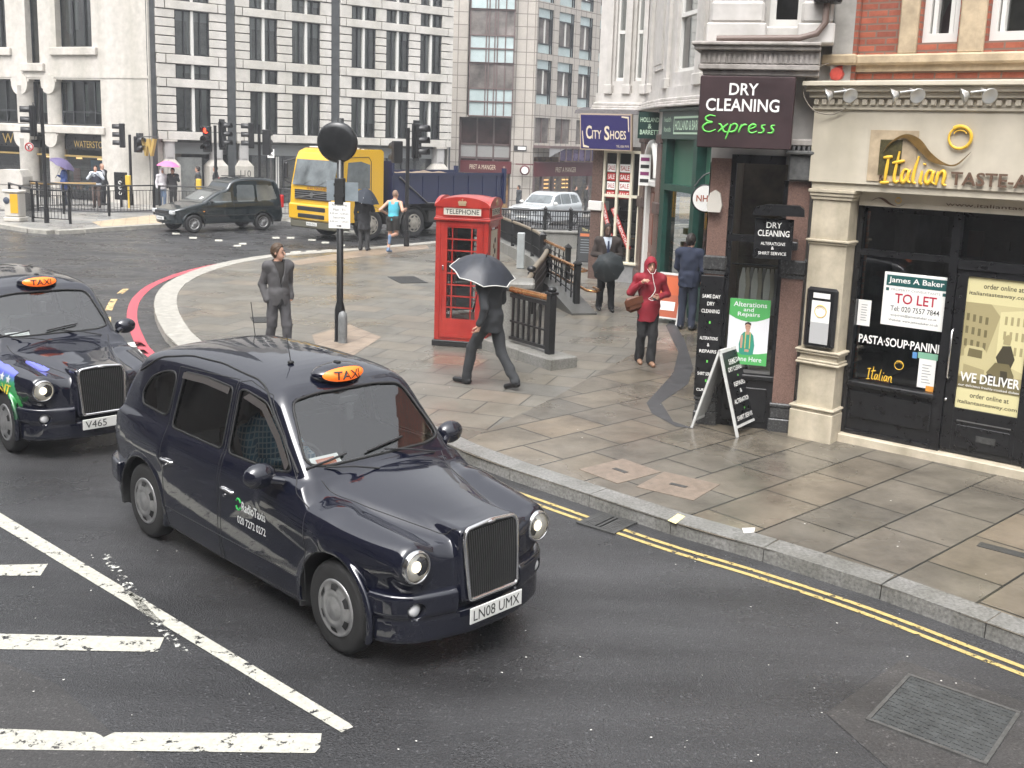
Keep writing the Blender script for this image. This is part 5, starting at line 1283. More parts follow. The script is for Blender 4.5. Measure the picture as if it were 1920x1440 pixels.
mb = MB(); mb.prism([(-.46, 4.16), (-.10, 4.16), (-.02, 4.32), (-.40, 4.24)], -.45, 1.28, 'yz', 0); mb.build('roof', mat('dark_slate', (.06, .052, .052), .5, noise=(14, .4), bump=(30, .5)), cs)
hb = thing('health_shop_hanging_sign', 'dark green HOLLAND & BARRETT hanging sign beside the blue shoe sign', 'sign', at(1219, 236, 23.4).to_tuple()[:2] + (0,), R(-12))
zc = at(1219, 236, 23.4).z
mb = MB(); mb.prism([(-.26, zc - .28), (.24, zc - .28), (.26, zc - .2), (.26, zc + .24), (.16, zc + .30), (-.24, zc + .30), (-.26, zc + .2)], -.07, .07, 'xz', 0); mb.text('HOLLAND', -.21, .2, zc + .08, zc + .18, -.073, 1, bold=.01).text('&', -.04, .04, zc - .06, zc + .04, -.073, 1).text('BARRETT', -.21, .2, zc - .19, zc - .09, -.073, 1, bold=.01); mb.build('board', [mat('hang_green', (.012, .035, .028), .35), mat('pale_green_letter', (.45, .6, .45), .5)], hb)
MB().box(.26, .40, -.02, .02, zc + .1, zc + .13).box(.26, .40, -.02, .02, zc - .15, zc - .12).build('bracket', M_IRON, hb)
ag = at(1272, 270, 22.6)
lb = MB().box(-.13, .13, -.02, .02, 2.55, 3.25, 0)
for k in range(4): lb.box(-.10, .10, -.025, -.02, 2.62 + k * .16, 2.70 + k * .16, 1 if k % 2 else 2)
o = lb.build('letting_board', [M_WLET, mat('plum_print', (.2, .03, .12), .5), M_BLET], loc=(2.62, 23.9, 0), rz=R(-20)); tag(o, 'narrow white letting board above the red brown door', 'sign')
nh = at(1323, 372, 19.2)
ns_ = thing('round_cafe_sign', 'round white NHAV sign with dark rim on a curved bracket', 'sign', (nh.x, nh.y, 0), R(-8))
mb = MB().lathe([(0, 0), (.25, 0), (.262, -.02), (.262, -.06), (0, -.06)], (0, 0, nh.z), 'y', 28, 0); mb.lathe([(0, -.062), (.235, -.062)], (0, 0, nh.z), 'y', 28, 1); mb.build('disc', [M_BLACKP, M_WLET], ns_)
MB().text('NHAV', -.17, .24, nh.z - .06, nh.z + .06, -.065, 0, bold=.02).build('lettering', mat('rust_letter', (.30, .07, .03), .5), ns_)
MB().tube(spline([(-.22, 0, nh.z + .2), (-.05, 0, nh.z + .42), (.2, 0, nh.z + .50), (.5, 0, nh.z + .48)], 6), .014, 6).build('bracket', M_IRON, ns_)
# ---------------------------------------------------------------- vehicles: shared pieces
def paint(name, col, rough=.02, coat=1., flake=.0):
    m = mat(name, col, .3, spec=.05, coat=coat)
    b = m.node_tree.nodes['Principled BSDF']; b.inputs['Coat Roughness'].default_value = rough; b.inputs['Coat IOR'].default_value = 1.75
    t = m.node_tree; N = t.nodes; L = t.links
    # faint film of rain and road dirt: only the gloss wavers
    tc = N.new('ShaderNodeTexCoord'); n = N.new('ShaderNodeTexNoise'); n.inputs['Scale'].default_value = 3.5; n.inputs['Detail'].default_value = 8
    L.new(tc.outputs['Object'], n.inputs['Vector'])
    r = N.new('ShaderNodeMapRange'); r.inputs['From Min'].default_value = .35; r.inputs['From Max'].default_value = .75; r.inputs['To Min'].default_value = rough; r.inputs['To Max'].default_value = rough + .06
    L.new(n.outputs['Fac'], r.inputs['Value']); L.new(r.outputs[0], b.inputs['Coat Roughness'])
    return m
M_TAXI = paint('taxi_paint', (.0040, .0050, .0125))
M_TAXI2 = paint('old_taxi_paint', (.011, .011, .013), .10)
M_RUB = mat('black_rubber', (.014, .014, .014), .6, noise=(20, .3))
M_TYRE = mat('tyre_rubber', (.017, .017, .017), .75, noise=(14, .35), bump=(90, .2))
M_PLAS = mat('black_plastic', (.02, .02, .021), .5)
M_CHR = mat('chrome', (.7, .7, .7), .15, 1.)
M_SILV = mat('silver_wheel', (.40, .40, .40), .35, .75, noise=(8, .3))
M_LAMP = glass_mat('headlamp_glass', (.92, .94, .95), .05)
M_AMBER = mat('amber_lens', (.8, .28, .03), .25)
M_REDL = mat('red_lens', (.5, .02, .02), .25)
G_CAR = glass_mat('car_glass', (.88, .92, .90), .09)
G_CARD = glass_mat('dark_car_glass', (.50, .53, .53), .05)
M_PLATE = mat('plate_white', (.66, .66, .63), .45)
M_INT = mat('car_interior', (.03, .031, .033), .8)
M_INTG = mat('car_trim_grey', (.24, .245, .25), .8)
M_LITE = mat('lit_headlamp', (.9, .85, .75), .3, emit=(1, .86, .62), emit_s=1.6)

def rpoly(P, r=.05, n=4):
    """polygon with rounded corners"""
    out = []; N = len(P)
    for i in range(N):
        p = np.array(P[i], float); a = np.array(P[i - 1], float); b = np.array(P[(i + 1) % N], float)
        la, lb = np.linalg.norm(a - p), np.linalg.norm(b - p); q = min(r, la * .45, lb * .45)
        A = p + (a - p) / la * q; B = p + (b - p) / lb * q
        for k in range(n + 1):
            t = k / n; out.append(tuple((1 - t) ** 2 * A + 2 * t * (1 - t) * p + t * t * B))
    return out
def mirror_fn(f): return lambda x, y, z: f(x, np.abs(y), z)
def solve(f, P, ax, lo, hi, n=40):
    """walk along one axis from hi towards lo to the surface f = 0 (P: list of 3-D points, the axis value ignored)"""
    P = np.array(P, np.float32); A = np.full(len(P), hi, np.float32); step = (lo - hi) / 60
    done = np.zeros(len(P), bool); res = np.full(len(P), lo, np.float32)
    for k in range(61):
        v = hi + step * k; P[:, ax] = v; d = f(P[:, 0], P[:, 1], P[:, 2])
        hit = (d < 0) & ~done; res[hit] = v; done |= hit
    a = res - step; b = res.copy()
    for _ in range(14):
        m = (a + b) / 2; P[:, ax] = m; d = f(P[:, 0], P[:, 1], P[:, 2]); inside = d < 0
        b = np.where(inside, m, b); a = np.where(inside, a, m)
    P[:, ax] = (a + b) / 2
    return P
def along(pts, step=.04):
    out = []
    for a, b in zip(pts, pts[1:]):
        n = max(1, int(math.dist(a, b) / step))
        for k in range(n): out.append(tuple(a[i] + (b[i] - a[i]) * k / n for i in range(len(a))))
    out.append(tuple(pts[-1])); return out
def side_line(f, pts, off=.0, step=.04, hi=1.2, sgn=-1):
    """points (x, z) laid on the flank of f"""
    q = along(pts, step); S = solve(f, [(x, 0, z) for x, z in q], 1, .2, hi)
    return [(float(p[0]), sgn * (float(p[1]) + off), float(p[2])) for p in S]
def top_line(f, pts, off=.0, step=.04, hi=2.2, lo=.3):
    q = along(pts, step); S = solve(f, [(x, abs(y), 0) for x, y in q], 2, lo, hi)
    return [(float(p[0]), q[i][1], float(p[2]) + off) for i, p in enumerate(S)]
def wheel(name, parent, x, y, z, r, w, side, slots=6, hub=True, rim_r=.62, mat_=None, spokes=0):
    """wheel > tyre, rim; side is -1 for the right flank"""
    wo = bpy.data.objects.new(name, None); put(wo, parent); wo.location = (x, y, z)
    t = MB(); o = w / 2
    t.lathe([(r * rim_r * .98, -o * .9), (r * .86, -o), (r * .965, -o * .82), (r, -o * .5), (r, o * .5), (r * .965, o * .82), (r * .86, o), (r * rim_r * .98, o * .9), (r * rim_r * .9, o * .55)], (0, 0, 0), 'y', 40)
    t.build('tyre', M_TYRE, wo)
    m = MB(); s = side; rr = r * rim_r
    if spokes:
        m.lathe([(rr, s * o * .92), (rr * .93, s * o * .98), (rr * .86, s * o * .80), (rr * .84, s * o * .3)], (0, 0, 0), 'y', 36)
        m.lathe([(0, s * o * .85), (rr * .2, s * o * .85), (rr * .24, s * o * .6)], (0, 0, 0), 'y', 20)
        for k in range(spokes):
            a = 2 * math.pi * k / spokes
            m.cyl((rr * .15 * math.cos(a), s * o * .72, rr * .15 * math.sin(a)), (rr * .9 * math.cos(a), s * o * .80, rr * .9 * math.sin(a)), rr * .06, rr * .045, 6)
        m.build('rim', mat_ or M_SILV, wo)
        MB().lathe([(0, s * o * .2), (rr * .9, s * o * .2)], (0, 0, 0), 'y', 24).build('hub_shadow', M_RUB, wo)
    else:
        # domed trim with slots round the edge
        prof = [(rr, o * .88), (rr * .97, o * 1.0), (rr * .90, o * 1.02), (rr * .86, o * .93), (rr * .66, o * 1.12), (rr * .50, o * 1.2), (rr * .44, o * 1.12), (rr * .40, o * 1.14), (rr * .2, o * 1.22), (0, o * 1.24)]
        m.lathe([(a, s * b) for a, b in prof], (0, 0, 0), 'y', 48)
        for k in range(slots):
            a = 2 * math.pi * (k + .5) / slots; c, d = math.cos(a), math.sin(a); h_ = .34
            rings = []
            for rad, yy in ((.67, 1.115), (.72, 1.085), (.80, 1.02), (.845, .965)):
                row = []
                for e in (-1, -.5, 0, .5, 1):
                    aa = a + e * h_ * (.75 + .5 * (rad - .67)) * .8; row.append((rr * rad * math.cos(aa), s * (o * yy + .004), rr * rad * math.sin(aa)))
                rings.append(row)
            vs = [v for row in rings for v in row]
            m.add(vs, [(i * 5 + j, i * 5 + j + 1, (i + 1) * 5 + j + 1, (i + 1) * 5 + j) for i in range(3) for j in range(4)], 1, True)
        m.build('rim', [mat_ or M_SILV, M_RUB], wo)
    return wo
def band_mesh(name, f, off, inside, lo, hi, h, mats, parent, both=True):
    """the part of the surface f = off that lies where inside(x, y, z) < 0"""
    V, Q, N = surfnet(lambda x, y, z: f(x, y, z) - off, lo, hi, h)
    c = V[Q].mean(1); k = inside(c[:, 0], c[:, 1], c[:, 2]) < 0
    n = N[Q].mean(1)
    if not k.any(): return None
    return mesh_obj(name, V, Q[k], N, mats, parent)

# ---------------------------------------------------------------- the London taxi
WB = 1.443
T_LOW = [(-2.19, .26), (-2.27, .36), (-2.29, .60), (-2.27, .80), (-2.16, 1.0), (-1.95, 1.08), (.70, 1.10), (.98, 1.09), (1.10, .96), (2.08, .885), (2.16, .80), (2.19, .62), (2.21, .40), (2.13, .25), (1.9, .20), (-1.9, .20)]
T_UP = spline([(1.03, 1.02), (.98, 1.10), (.72, 1.37), (.46, 1.63), (.30, 1.70), (.0, 1.765), (-.5, 1.80), (-1.0, 1.785), (-1.4, 1.715), (-1.68, 1.60), (-1.86, 1.42), (-1.98, 1.2), (-2.04, 1.0)], 4) + [(-2.0, .9), (1.0, .9)]
T_PLAN = spline([(-2.30, 0), (-2.28, .48), (-2.17, .70), (-1.9, .80), (-1.2, .845), (-.2, .855), (.9, .845), (1.5, .81), (1.86, .745), (2.02, .64), (2.10, .48), (2.165, .22), (2.18, 0)], 4)
T_PLAN = T_PLAN + [(p[0], -p[1]) for p in T_PLAN[-2:0:-1]]
def f_taxi_solid(x, y, z):
    y = np.abs(y)
    side = poly2(x, z, T_LOW) - .0
    plan = poly2(x, y, T_PLAN)
    sec = y - (.858 - .9 * np.clip(z - .80, 0, 1) ** 2 - .25 * np.clip(.42 - z, 0, 1))
    low = smax(smax(side, plan, .06), sec, .05)
    # bonnet: a crowned wedge that narrows to the grille
    hw = .30 + (2.1 - x) * .275
    topz = np.interp(np.clip(x, .8, 2.3), [.8, 1.0, 1.5, 1.9, 2.06, 2.14, 2.2], [1.125, 1.115, 1.055, 1.0, .968, .93, .86]).astype(np.float32) - .10 * (y / np.maximum(hw, .1)) ** 2 * .75
    bon = smax(smax(z - topz, (y - hw) * .95, .07), smax(x - 2.165, .55 - x, .02), .05)
    bon = smax(bon, .5 - z, .02)
    body = smin(low, bon, .055)
    # wings running back from the headlamps
    w1 = cap(x, y, z, (1.99, .605, .785), (1.30, .655, .80), .150, .20)
    w2 = cap(x, y, z, (1.30, .655, .80), (.55, .66, .88), .20, .17)
    w1 = smax(w1, x - 2.075, .03)
    body = smin(body, smin(w1, w2, .05), .065)
    # nose between the wings
    gr = smax(smax(y - .285, smax(z - .985, .47 - z, .04), .05), smax(x - (2.215 - .10 * (z - .5)), 1.6 - x, .03), .03)
    body = smin(body, gr, .03)
    # cabin
    up = poly2(x, z, T_UP)
    wid = .785 - .245 * np.clip(z - 1.05, -.2, .9) - .16 * np.clip(x - .35, 0, 1) ** 1.5 * .6 - .05 * np.clip(-1.2 - x, 0, 1) ** 2
    crown = z - (1.815 - .14 * (y / .6) ** 2 + np.minimum(0, -.02 * (x + .5) ** 2))
    cab = smax(smax(up, (y - wid) * .96, .09), crown, .08)
    cab = smax(cab, -1.0 - (z - 1.0) * 0 + .0 * x - 5, .01) if False else cab
    body = smin(body, cab, .04)
    # boot and rear wings
    rw = cap(x, y, z, (-1.1, .66, .86), (-1.95, .60, .82), .195, .20)
    body = smin(body, rw, .06)
    # wheel-arch lips
    for ax in (WB, -WB):
        rad = np.sqrt((x - ax) ** 2 + (z - .34) ** 2)
        lip = np.sqrt((rad - .405) ** 2 + (y - .815) ** 2) - .028
        body = smin(body, np.where(z > .22, lip, 1), .03)
    return body
def f_arch(x, y, z):
    y = np.abs(y); d = 9
    for ax in (WB, -WB): d = np.minimum(d, smax(np.sqrt((x - ax) ** 2 + (z - .34) ** 2) - .395, .50 - y, .03))
    return d
W_FRONT = rpoly([(.80, 1.145), (.62, 1.36), (.36, 1.565), (.02, 1.60), (-.05, 1.585), (-.05, 1.10), (.62, 1.115)], .06)
W_REAR = rpoly([(-.15, 1.105), (-.15, 1.585), (-.55, 1.595), (-.93, 1.575), (-.98, 1.105)], .05)
W_QUART = rpoly([(-1.07, 1.17), (-1.05, 1.555), (-1.28, 1.525), (-1.50, 1.43), (-1.60, 1.28), (-1.56, 1.19)], .10)
def w_screen_half(z): return .715 - .30 * (z - 1.12)
W_SCREEN = rpoly([(-.665, 1.205), (-.5, 1.17), (.5, 1.17), (.665, 1.205), (.545, 1.585), (.3, 1.61), (-.3, 1.61), (-.545, 1.585)], .07)
W_BACK = rpoly([(-.50, 1.22), (.50, 1.22), (.44, 1.52), (-.44, 1.52)], .08)
def win_side(x, y, z, g=0.):
    d = np.minimum(np.minimum(poly2(x, z, W_FRONT), poly2(x, z, W_REAR)), poly2(x, z, W_QUART)) - g
    return np.maximum(d, .42 - np.abs(y))
def win_screen(x, y, z, g=0.): return np.maximum(np.maximum(poly2(y, z, W_SCREEN) - g, .30 - x), x - (1.03 - .98 * (z - 1.10)))
def win_back(x, y, z, g=0.): return np.maximum(poly2(y, z, W_BACK) - g, x + 1.5)
def windows_all(x, y, z, g=0.): return np.minimum(np.minimum(win_side(x, y, z, g), win_screen(x, y, z, g)), win_back(x, y, z, g))
def f_taxi(x, y, z):
    s = f_taxi_solid(x, y, z)
    inner = np.maximum(np.maximum(s + .035, .45 - z), np.maximum(x - .98, -1.85 - x))
    d = np.maximum(s, -inner)
    d = np.maximum(d, -f_arch(x, y, z))
    return np.maximum(d, -windows_all(x, y, z))

def build_taxi(root, paint_m, H=.0135):
    V, Q, N = surfnet(mirror_fn(f_taxi), (-2.36, -.98, .14), (2.32, .98, 1.88), H)
    c = V[Q].mean(1); sol = f_taxi_solid(c[:, 0], c[:, 1], c[:, 2]); outer = sol > -.012
    ay = np.abs(c[:, 1])
    # faces: 0 body, 1..: doors and bonnet lifted off as parts of their own
    DF = [(1.145, 1.10), (1.12, .80), (1.10, .27), (-.06, .22), (-.085, 1.64), (.02, 1.665), (.38, 1.63), (.66, 1.37), (.86, 1.135)]
    DR = [(-.105, .22), (-.985, .24), (-1.03, .52), (-1.045, .78), (-1.03, 1.60), (-.12, 1.65)]
    BN = [(.985, .60), (.985, -.60), (1.3, -.505), (2.12, -.265), (2.12, .265), (1.3, .505)]
    inF = (poly2(c[:, 0], c[:, 2], DF) < 0) & (ay > np.where(c[:, 0] > .88, .70, .45)) & outer
    inR = (poly2(c[:, 0], c[:, 2], DR) < 0) & (ay > .45) & outer & (f_arch(c[:, 0], c[:, 1], c[:, 2]) > .04)
    inB = (poly2(c[:, 0], c[:, 1], BN) < 0) & (c[:, 2] > .86) & (c[:, 0] > .99) & outer & (N[Q].mean(1)[:, 2] > .3) & ~inF
    rest = ~(inF | inR | inB)
    inner_mat = np.where(outer, 0, 1)
    arch = f_arch(c[:, 0], c[:, 1], c[:, 2]) < .012
    inner_mat = np.where(arch, 2, inner_mat)
    mats = [paint_m, M_INT, M_RUB]
    mesh_obj('body', V, Q[rest], N, mats, root, inner_mat[rest])
    bonnet = mesh_obj('bonnet', V, Q[inB], N, mats, root)
    doors = {}
    for nm, m_ in (('F', inF), ('R', inR)):
        for s in (-1, 1):
            k = m_ & ((c[:, 1] * s) > 0); doors[nm, s] = mesh_obj('door', V, Q[k], N, mats, root)
    f = f_taxi_solid
    # shut lines and rubber
    for (nm, s), d in doors.items():
        P_ = [(1.115, .97), (1.115, .80), (1.10, .27), (-.06, .22), (-.085, 1.64), (.02, 1.665), (.38, 1.62), (.64, 1.37), (.84, 1.13), (.96, 1.04)] if nm == 'F' else DR
        MB().tube(side_line(f, P_ + [P_[0]], -.0012, .03, sgn=s), .0042, 5).build('shut_line', M_RUB, d)
        Wn = W_FRONT if nm == 'F' else W_REAR
        MB().tube(side_line(f, Wn, .0, .03, sgn=s), .009, 6, closed=True).build('window_seal', M_RUB, d)
        x0, z0 = (.05, .835) if nm == 'F' else (-.94, .835)
        hp = side_line(f, [(x0 - .085, z0), (x0 + .085, z0)], .012, .17, sgn=s)
        hb = MB(); hb.tube([(hp[0][0], hp[0][1] - s * .02, z0), hp[0], hp[1], (hp[1][0], hp[1][1] - s * .02, z0)], .012, 8); hb.cyl((x0 - .05, hp[0][1] - s * .02, z0 - .055), (x0 - .05, hp[0][1] - s * .002, z0 - .055), .012); hb.build('handle', M_CHR, d)
    MB().tube(top_line(f, BN[:1] + BN[5:] + BN[4:5], -.001), .004, 5).tube(top_line(f, BN[1:4], -.001), .004, 5).build('shut_line', M_RUB, bonnet)
    for s in (-1, 1):
        MB().tube(side_line(f, W_QUART, .0, .03, sgn=s), .009, 6, closed=True).build('window_seal', M_RUB, root)
        # waist and sill crease lines, rain gutter
        MB().tube(side_line(f, [(1.02, .44), (-1.0, .42)], -.002, .05, sgn=s), .005, 6).build('side_moulding', M_PLAS, root)
        g = side_line(f, [(.86, 1.15), (.62, 1.37), (.38, 1.585), (.26, 1.645), (.1, 1.68), (-.5, 1.705), (-1.0, 1.69), (-1.4, 1.62), (-1.72, 1.45)], .002, .05, sgn=s)
        MB().tube(spline(g[::2], 2), .009, 6).build('roof_gutter', M_RUB, root)
    # glass
    gl = lambda nm, ins: band_mesh(nm, f, -.010, ins, (-2.1, -.95, 1.0), (1.15, .95, 1.80), .022, [G_CAR], root)
    gl('windscreen', lambda x, y, z: win_screen(x, y, z, .02)); 
    o = band_mesh('side_window', f, -.010, lambda x, y, z: np.maximum(win_side(x, y, z, .02), y), (-2.1, -.95, 1.0), (1.15, -.40, 1.80), .022, [G_CARD], root)
    o = band_mesh('side_window', f, -.010, lambda x, y, z: np.maximum(win_side(x, y, z, .02), -y), (-2.1, .40, 1.0), (1.15, .95, 1.80), .022, [G_CARD], root)
    gl('rear_window', lambda x, y, z: win_back(x, y, z, .02))
    sp = solve(lambda x, y, z: f_taxi_solid(z * 0 + x, y, z), [(0, y, z) for y, z in W_SCREEN], 0, .2, 1.3)
    MB().tube([tuple(map(float, p)) for p in sp], .011, 6, closed=True).build('windscreen_seal', M_RUB, root)
    # deflectors over the side windows
    for s in (-1, 1):
        for pts in ([(.77, 1.20), (.60, 1.38), (.36, 1.56), (.05, 1.60)], [(-.17, 1.585), (-.55, 1.597), (-.92, 1.578)]):
            P_ = side_line(f, pts, .022, .06, sgn=s); Q_ = side_line(f, [(a - (.02 if a > .3 else 0), b - .05) for a, b in pts], .03, .06, sgn=s); n = min(len(P_), len(Q_))
            m_ = MB(); m_.add(P_[:n] + Q_[:n], [(i, i + 1, n + i + 1, n + i) for i in range(n - 1)], 0, True); m_.build('wind_deflector', mat('smoked_plastic', (.055, .05, .048), .22), root)
    # bumper: a band standing proud round the nose and tail, and the apron below
    def f_bump(x, y, z):
        y = np.abs(y); pl = poly2(x, y, T_PLAN)
        b = smax(pl - .055, np.abs(z - .505) - .085, .04); b = smax(b, -(pl + .06), .02)
        v = smax(pl - .035, np.abs(z - .325) - .10, .05); v = smax(v, -(pl + .06), .02)
        b = smax(b, np.maximum(1.80 - x, .30 - y), .02); b2 = smax(smax(pl - .06, np.abs(z - .50) - .10, .04), np.maximum(-(pl + .06), x + 1.86), .02)
        v = smax(v, 1.84 - x, .02)
        d = np.minimum(smin(b, v, .03), b2)
        fog = np.sqrt((y - .60) ** 2 + (z - .475) ** 2) - .055
        d = smax(d, -np.maximum(fog, 1.5 - x), .01)
        return smax(d, -f_arch(x, y, z), .01)
    V, Q, N = surfnet(mirror_fn(f_bump), (-2.42, -.98, .15), (2.36, .98, .70), .016)
    c = V[Q].mean(1)
    mesh_obj('bumper', V, Q[c[:, 0] > 0], N, [paint_m], root); mesh_obj('bumper', V, Q[c[:, 0] < 0], N, [paint_m], root)
    for s in (-1, 1):
        fl = MB(); fl.lathe([(0, .012), (.03, .010), (.045, 0), (.048, -.03)], (2.075, s * .60, .475), 'x', 18); fl.build('fog_lamp', mat('lamp_silver', (.62, .62, .62), .3), root)
        # headlamps
        hl = MB(); cx, cz = 2.10, .785
        hl.lathe([(.112, -.06), (.116, -.005), (.108, .012), (.098, .008), (.094, -.01)], (cx, s * .605, cz), 'x', 32, 0)
        hl = hl.build('headlight', M_CHR, root)
        r_ = MB(); r_.lathe([(.094, -.004), (.075, -.014), (.03, -.020), (.0, -.021)], (cx, s * .605, cz), 'x', 28, 0)
        r_.build('reflector', mat('lamp_silver', (.62, .62, .62), .3), hl)
        MB().ell((cx - .012, s * .605, cz), (.02, .04, .04), 12).build('bulb', M_LITE, hl)
        l_ = MB(); l_.lathe([(.098, .006), (.08, .022), (.05, .034), (.0, .040)], (cx, s * .605, cz), 'x', 28, 0); l_.build('lens', M_LAMP, hl)
        MB().ell((1.125, s * .842, .80), (.024, .014, .024), 12).build('side_repeater', mat('pale_lens', (.75, .70, .62), .2), root)
        # mirrors
        mr = MB(); mr.ell((.70, s * .955, 1.135), (.085, .135, .095), 18); mr.cyl((.80, s * .80, 1.09), (.73, s * .90, 1.11), .028, .035); mr.build('door_mirror', paint_m, root)
        MB().box(-2.285, -2.2, s * .46, s * .60, .72, .98, b=.03).build('tail_light', M_REDL, root)
    # grille
    gy = MB(); xg = lambda z: 2.235 - .10 * (z - .5)
    out = [(s * .262, .50) for s in (1,)]
    ring = rpoly([(-.235, .495), (.235, .495), (.262, .93), (.235, .985), (0, 1.003), (-.235, .985), (-.262, .93)], .03)
    gy.tube([(xg(z), y, z) for y, z in ring], .0155, 8, closed=True)
    gy = gy.build('grille', M_CHR, root)
    bars = MB()
    for k in range(23):
        y = -.23 + k * .46 / 22; bars.tube([(xg(.51) + .002, y * .98, .51), (xg(.7) + .008, y * 1.03, .72), (xg(.95) + .004, y * 1.06, .965)], .0058, 5)
    bars.build('grille_bars', mat('grille_steel', (.15, .15, .15), .35, .9), gy)
    MB().add([(xg(.5) - .012, -.235, .5), (xg(.5) - .012, .235, .5), (xg(.98) - .012, .25, .98), (xg(.98) - .012, -.25, .98)], [(0, 1, 2, 3)]).build('grille_back', M_RUB, gy)
    MB().ell((xg(.99) + .008, 0, .995), (.012, .05, .016), 10).build('badge', M_CHR, gy)
    for ax in (WB, -WB):
        for s in (-1, 1): wheel('wheel', root, ax, s * .72, .335, .335, .185, s)
    # wipers
    wp = MB()
    def on_screen(y, z): 
        q = solve(lambda x, yy, zz: f_taxi_solid(x, yy, zz), [(0, y, z)], 0, .2, 1.3)[0]; return (float(q[0]) + .022, y, z)
    for (y0, z0, y1, z1) in ((-.10, 1.11, -.52, 1.175), (.52, 1.11, .06, 1.20)):
        a, b = on_screen(y0, z0), on_screen(y1, z1); m_ = tuple((a[i] + b[i]) / 2 + (.012 if i == 0 else .01) for i in range(3)); wp.tube([a, m_, b], .007, 6)
        c0 = on_screen(y1 - .16, z1 + .01); c1 = on_screen(y1 + .22, z1 + .05); wp.tube([c0, on_screen((y1 * 2 + .06) / 2, z1 + .03), c1], .009, 6)
    wp.build('wipers', M_PLAS, root)
    # roof sign
    def f_sign(x, y, z): return smax(elli(x, y, z, (.36, 0, 1.715), (.15, .24, .082)), -(z - 1.655), .02)
    V, Q, N = surfnet(f_sign, (.15, -.27, 1.63), (.55, .27, 1.83), .014)
    sg = mesh_obj('taxi_sign', V, Q, N, [paint_m], root)
    # lit window on the front of the sign
    n = 28; rings = []; 
    for k in (1, .8, .55, .3): rings += [(.205 * k * math.cos(2 * math.pi * i / n), 1.722 + .056 * k * math.sin(2 * math.pi * i / n)) for i in range(n)]
    rings.append((0, 1.722))
    P_ = solve(f_sign, [(0, y, z) for y, z in rings], 0, .2, .6); q = [(float(p[0]) + .004, float(p[1]), float(p[2])) for p in P_]
    m_ = MB(); m_.add(q, [(r * n + i, (r + 1) * n + i, (r + 1) * n + (i + 1) % n, r * n + (i + 1) % n) for r in range(3) for i in range(n)] + [(3 * n + i, 4 * n, 3 * n + (i + 1) % n) for i in range(n)], 0, True)
    m_.build('lit_panel', MATS['taxi_light'], sg)
    vs, fs = text_mesh('TAXI', .012); ax_ = [v[0] for v in vs]; w_ = max(ax_) - min(ax_); h_ = max(v[1] for v in vs)
    pts = [(0, -.125 + (v[0] - min(ax_)) / w_ * .25, 1.69 + v[1] / h_ * .066) for v in vs]
    P_ = solve(f_sign, pts, 0, .2, .6); m_ = MB(); m_.add([(float(p[0]) + .019, float(p[1]), float(p[2])) for p in P_], fs); m_.build('lettering', M_RUB, sg)
    MB().box(.33, .39, -.02, .02, 1.785, 1.81, b=.006).build('sign_cap', M_RUB, sg)
    # inside
    it = MB(); it.box(-1.8, .95, -.62, .62, .42, .47, 0); it.box(.62, .93, -.60, .60, .75, 1.035, 0, b=.04); it.box(.30, .36, -.6, .6, .47, 1.0, 0) if False else None
    it.build('dashboard', M_INTG, root)
    for y in (-.36,):
        st = MB(); st.box(-.25, .22, y - .22, y + .22, .5, .78, 0, b=.06); st.box(-.34, -.20, y - .22, y + .22, .74, 1.26, 0, b=.06); st.box(-.34, -.26, y - .12, y + .12, 1.28, 1.46, 0, b=.04); st.build('driver_seat', M_INTG, root)
    st = MB(); st.box(-1.55, -1.05, -.58, .58, .5, .85, 0, b=.06); st.box(-1.68, -1.5, -.58, .58, .8, 1.42, 0, b=.06); st.build('rear_seat', M_INTG, root)
    MB().box(-.45, -.42, -.62, .62, .5, 1.15, 0).box(-.44, -.43, -.62, .62, 1.15, 1.19, 1).build('partition', [M_INT, M_CHR], root)
    MB().tube([(.42 - .10 * math.sin(t) * .5, -.36 + .19 * math.cos(t), 1.0 + .19 * math.sin(t)) for t in [2 * math.pi * k / 20 for k in range(20)]], .016, 8, closed=True).build('steering_wheel', M_INT, root)
    MB().box(.50, .53, -.10, .10, 1.50, 1.56, b=.01).box(.50, .55, -.03, .03, 1.36, 1.50, b=.01).build('rear_view_mirror', M_INT, root)
    return root
mat('taxi_light', (.8, .2, .03), .3, emit=(1, .14, .01), emit_s=.6)
def taxi_plate(root, s, xw=.26, tw=1.):
    p = MB(); p.box(2.262, 2.272, -xw, xw, .335, .45, 0, b=.004); p.add([], [])
    p = p.build('number_plate', M_PLATE, root)
    vs, fs = text_mesh(s, 0); ax_ = [v[0] for v in vs]; w_ = max(ax_) - min(ax_); h_ = max(v[1] for v in vs)
    m_ = MB(); m_.add([(2.274, -xw + .03 + (v[0] - min(ax_)) / w_ * (2 * xw - .06) * tw, .355 + v[1] / h_ * .075) for v in vs], fs); m_.build('lettering', M_BLET, p)
    return p
TAXI_AT, TAXI_S = (-1.679, 8.069, 0), (.955, .93, .972)
taxi = thing('taxi', 'dark blue black London taxi in the foreground with lit TAXI sign', 'taxi', TAXI_AT, R(-44))
taxi.scale = TAXI_S
build_taxi(taxi, M_TAXI)
taxi_second = copy_thing(taxi, (-5.93, 12.21, 0), R(-45.4), 'older black London taxi at the left edge with green and blue wing advert')
taxi_plate(taxi, 'LN08 UMX')
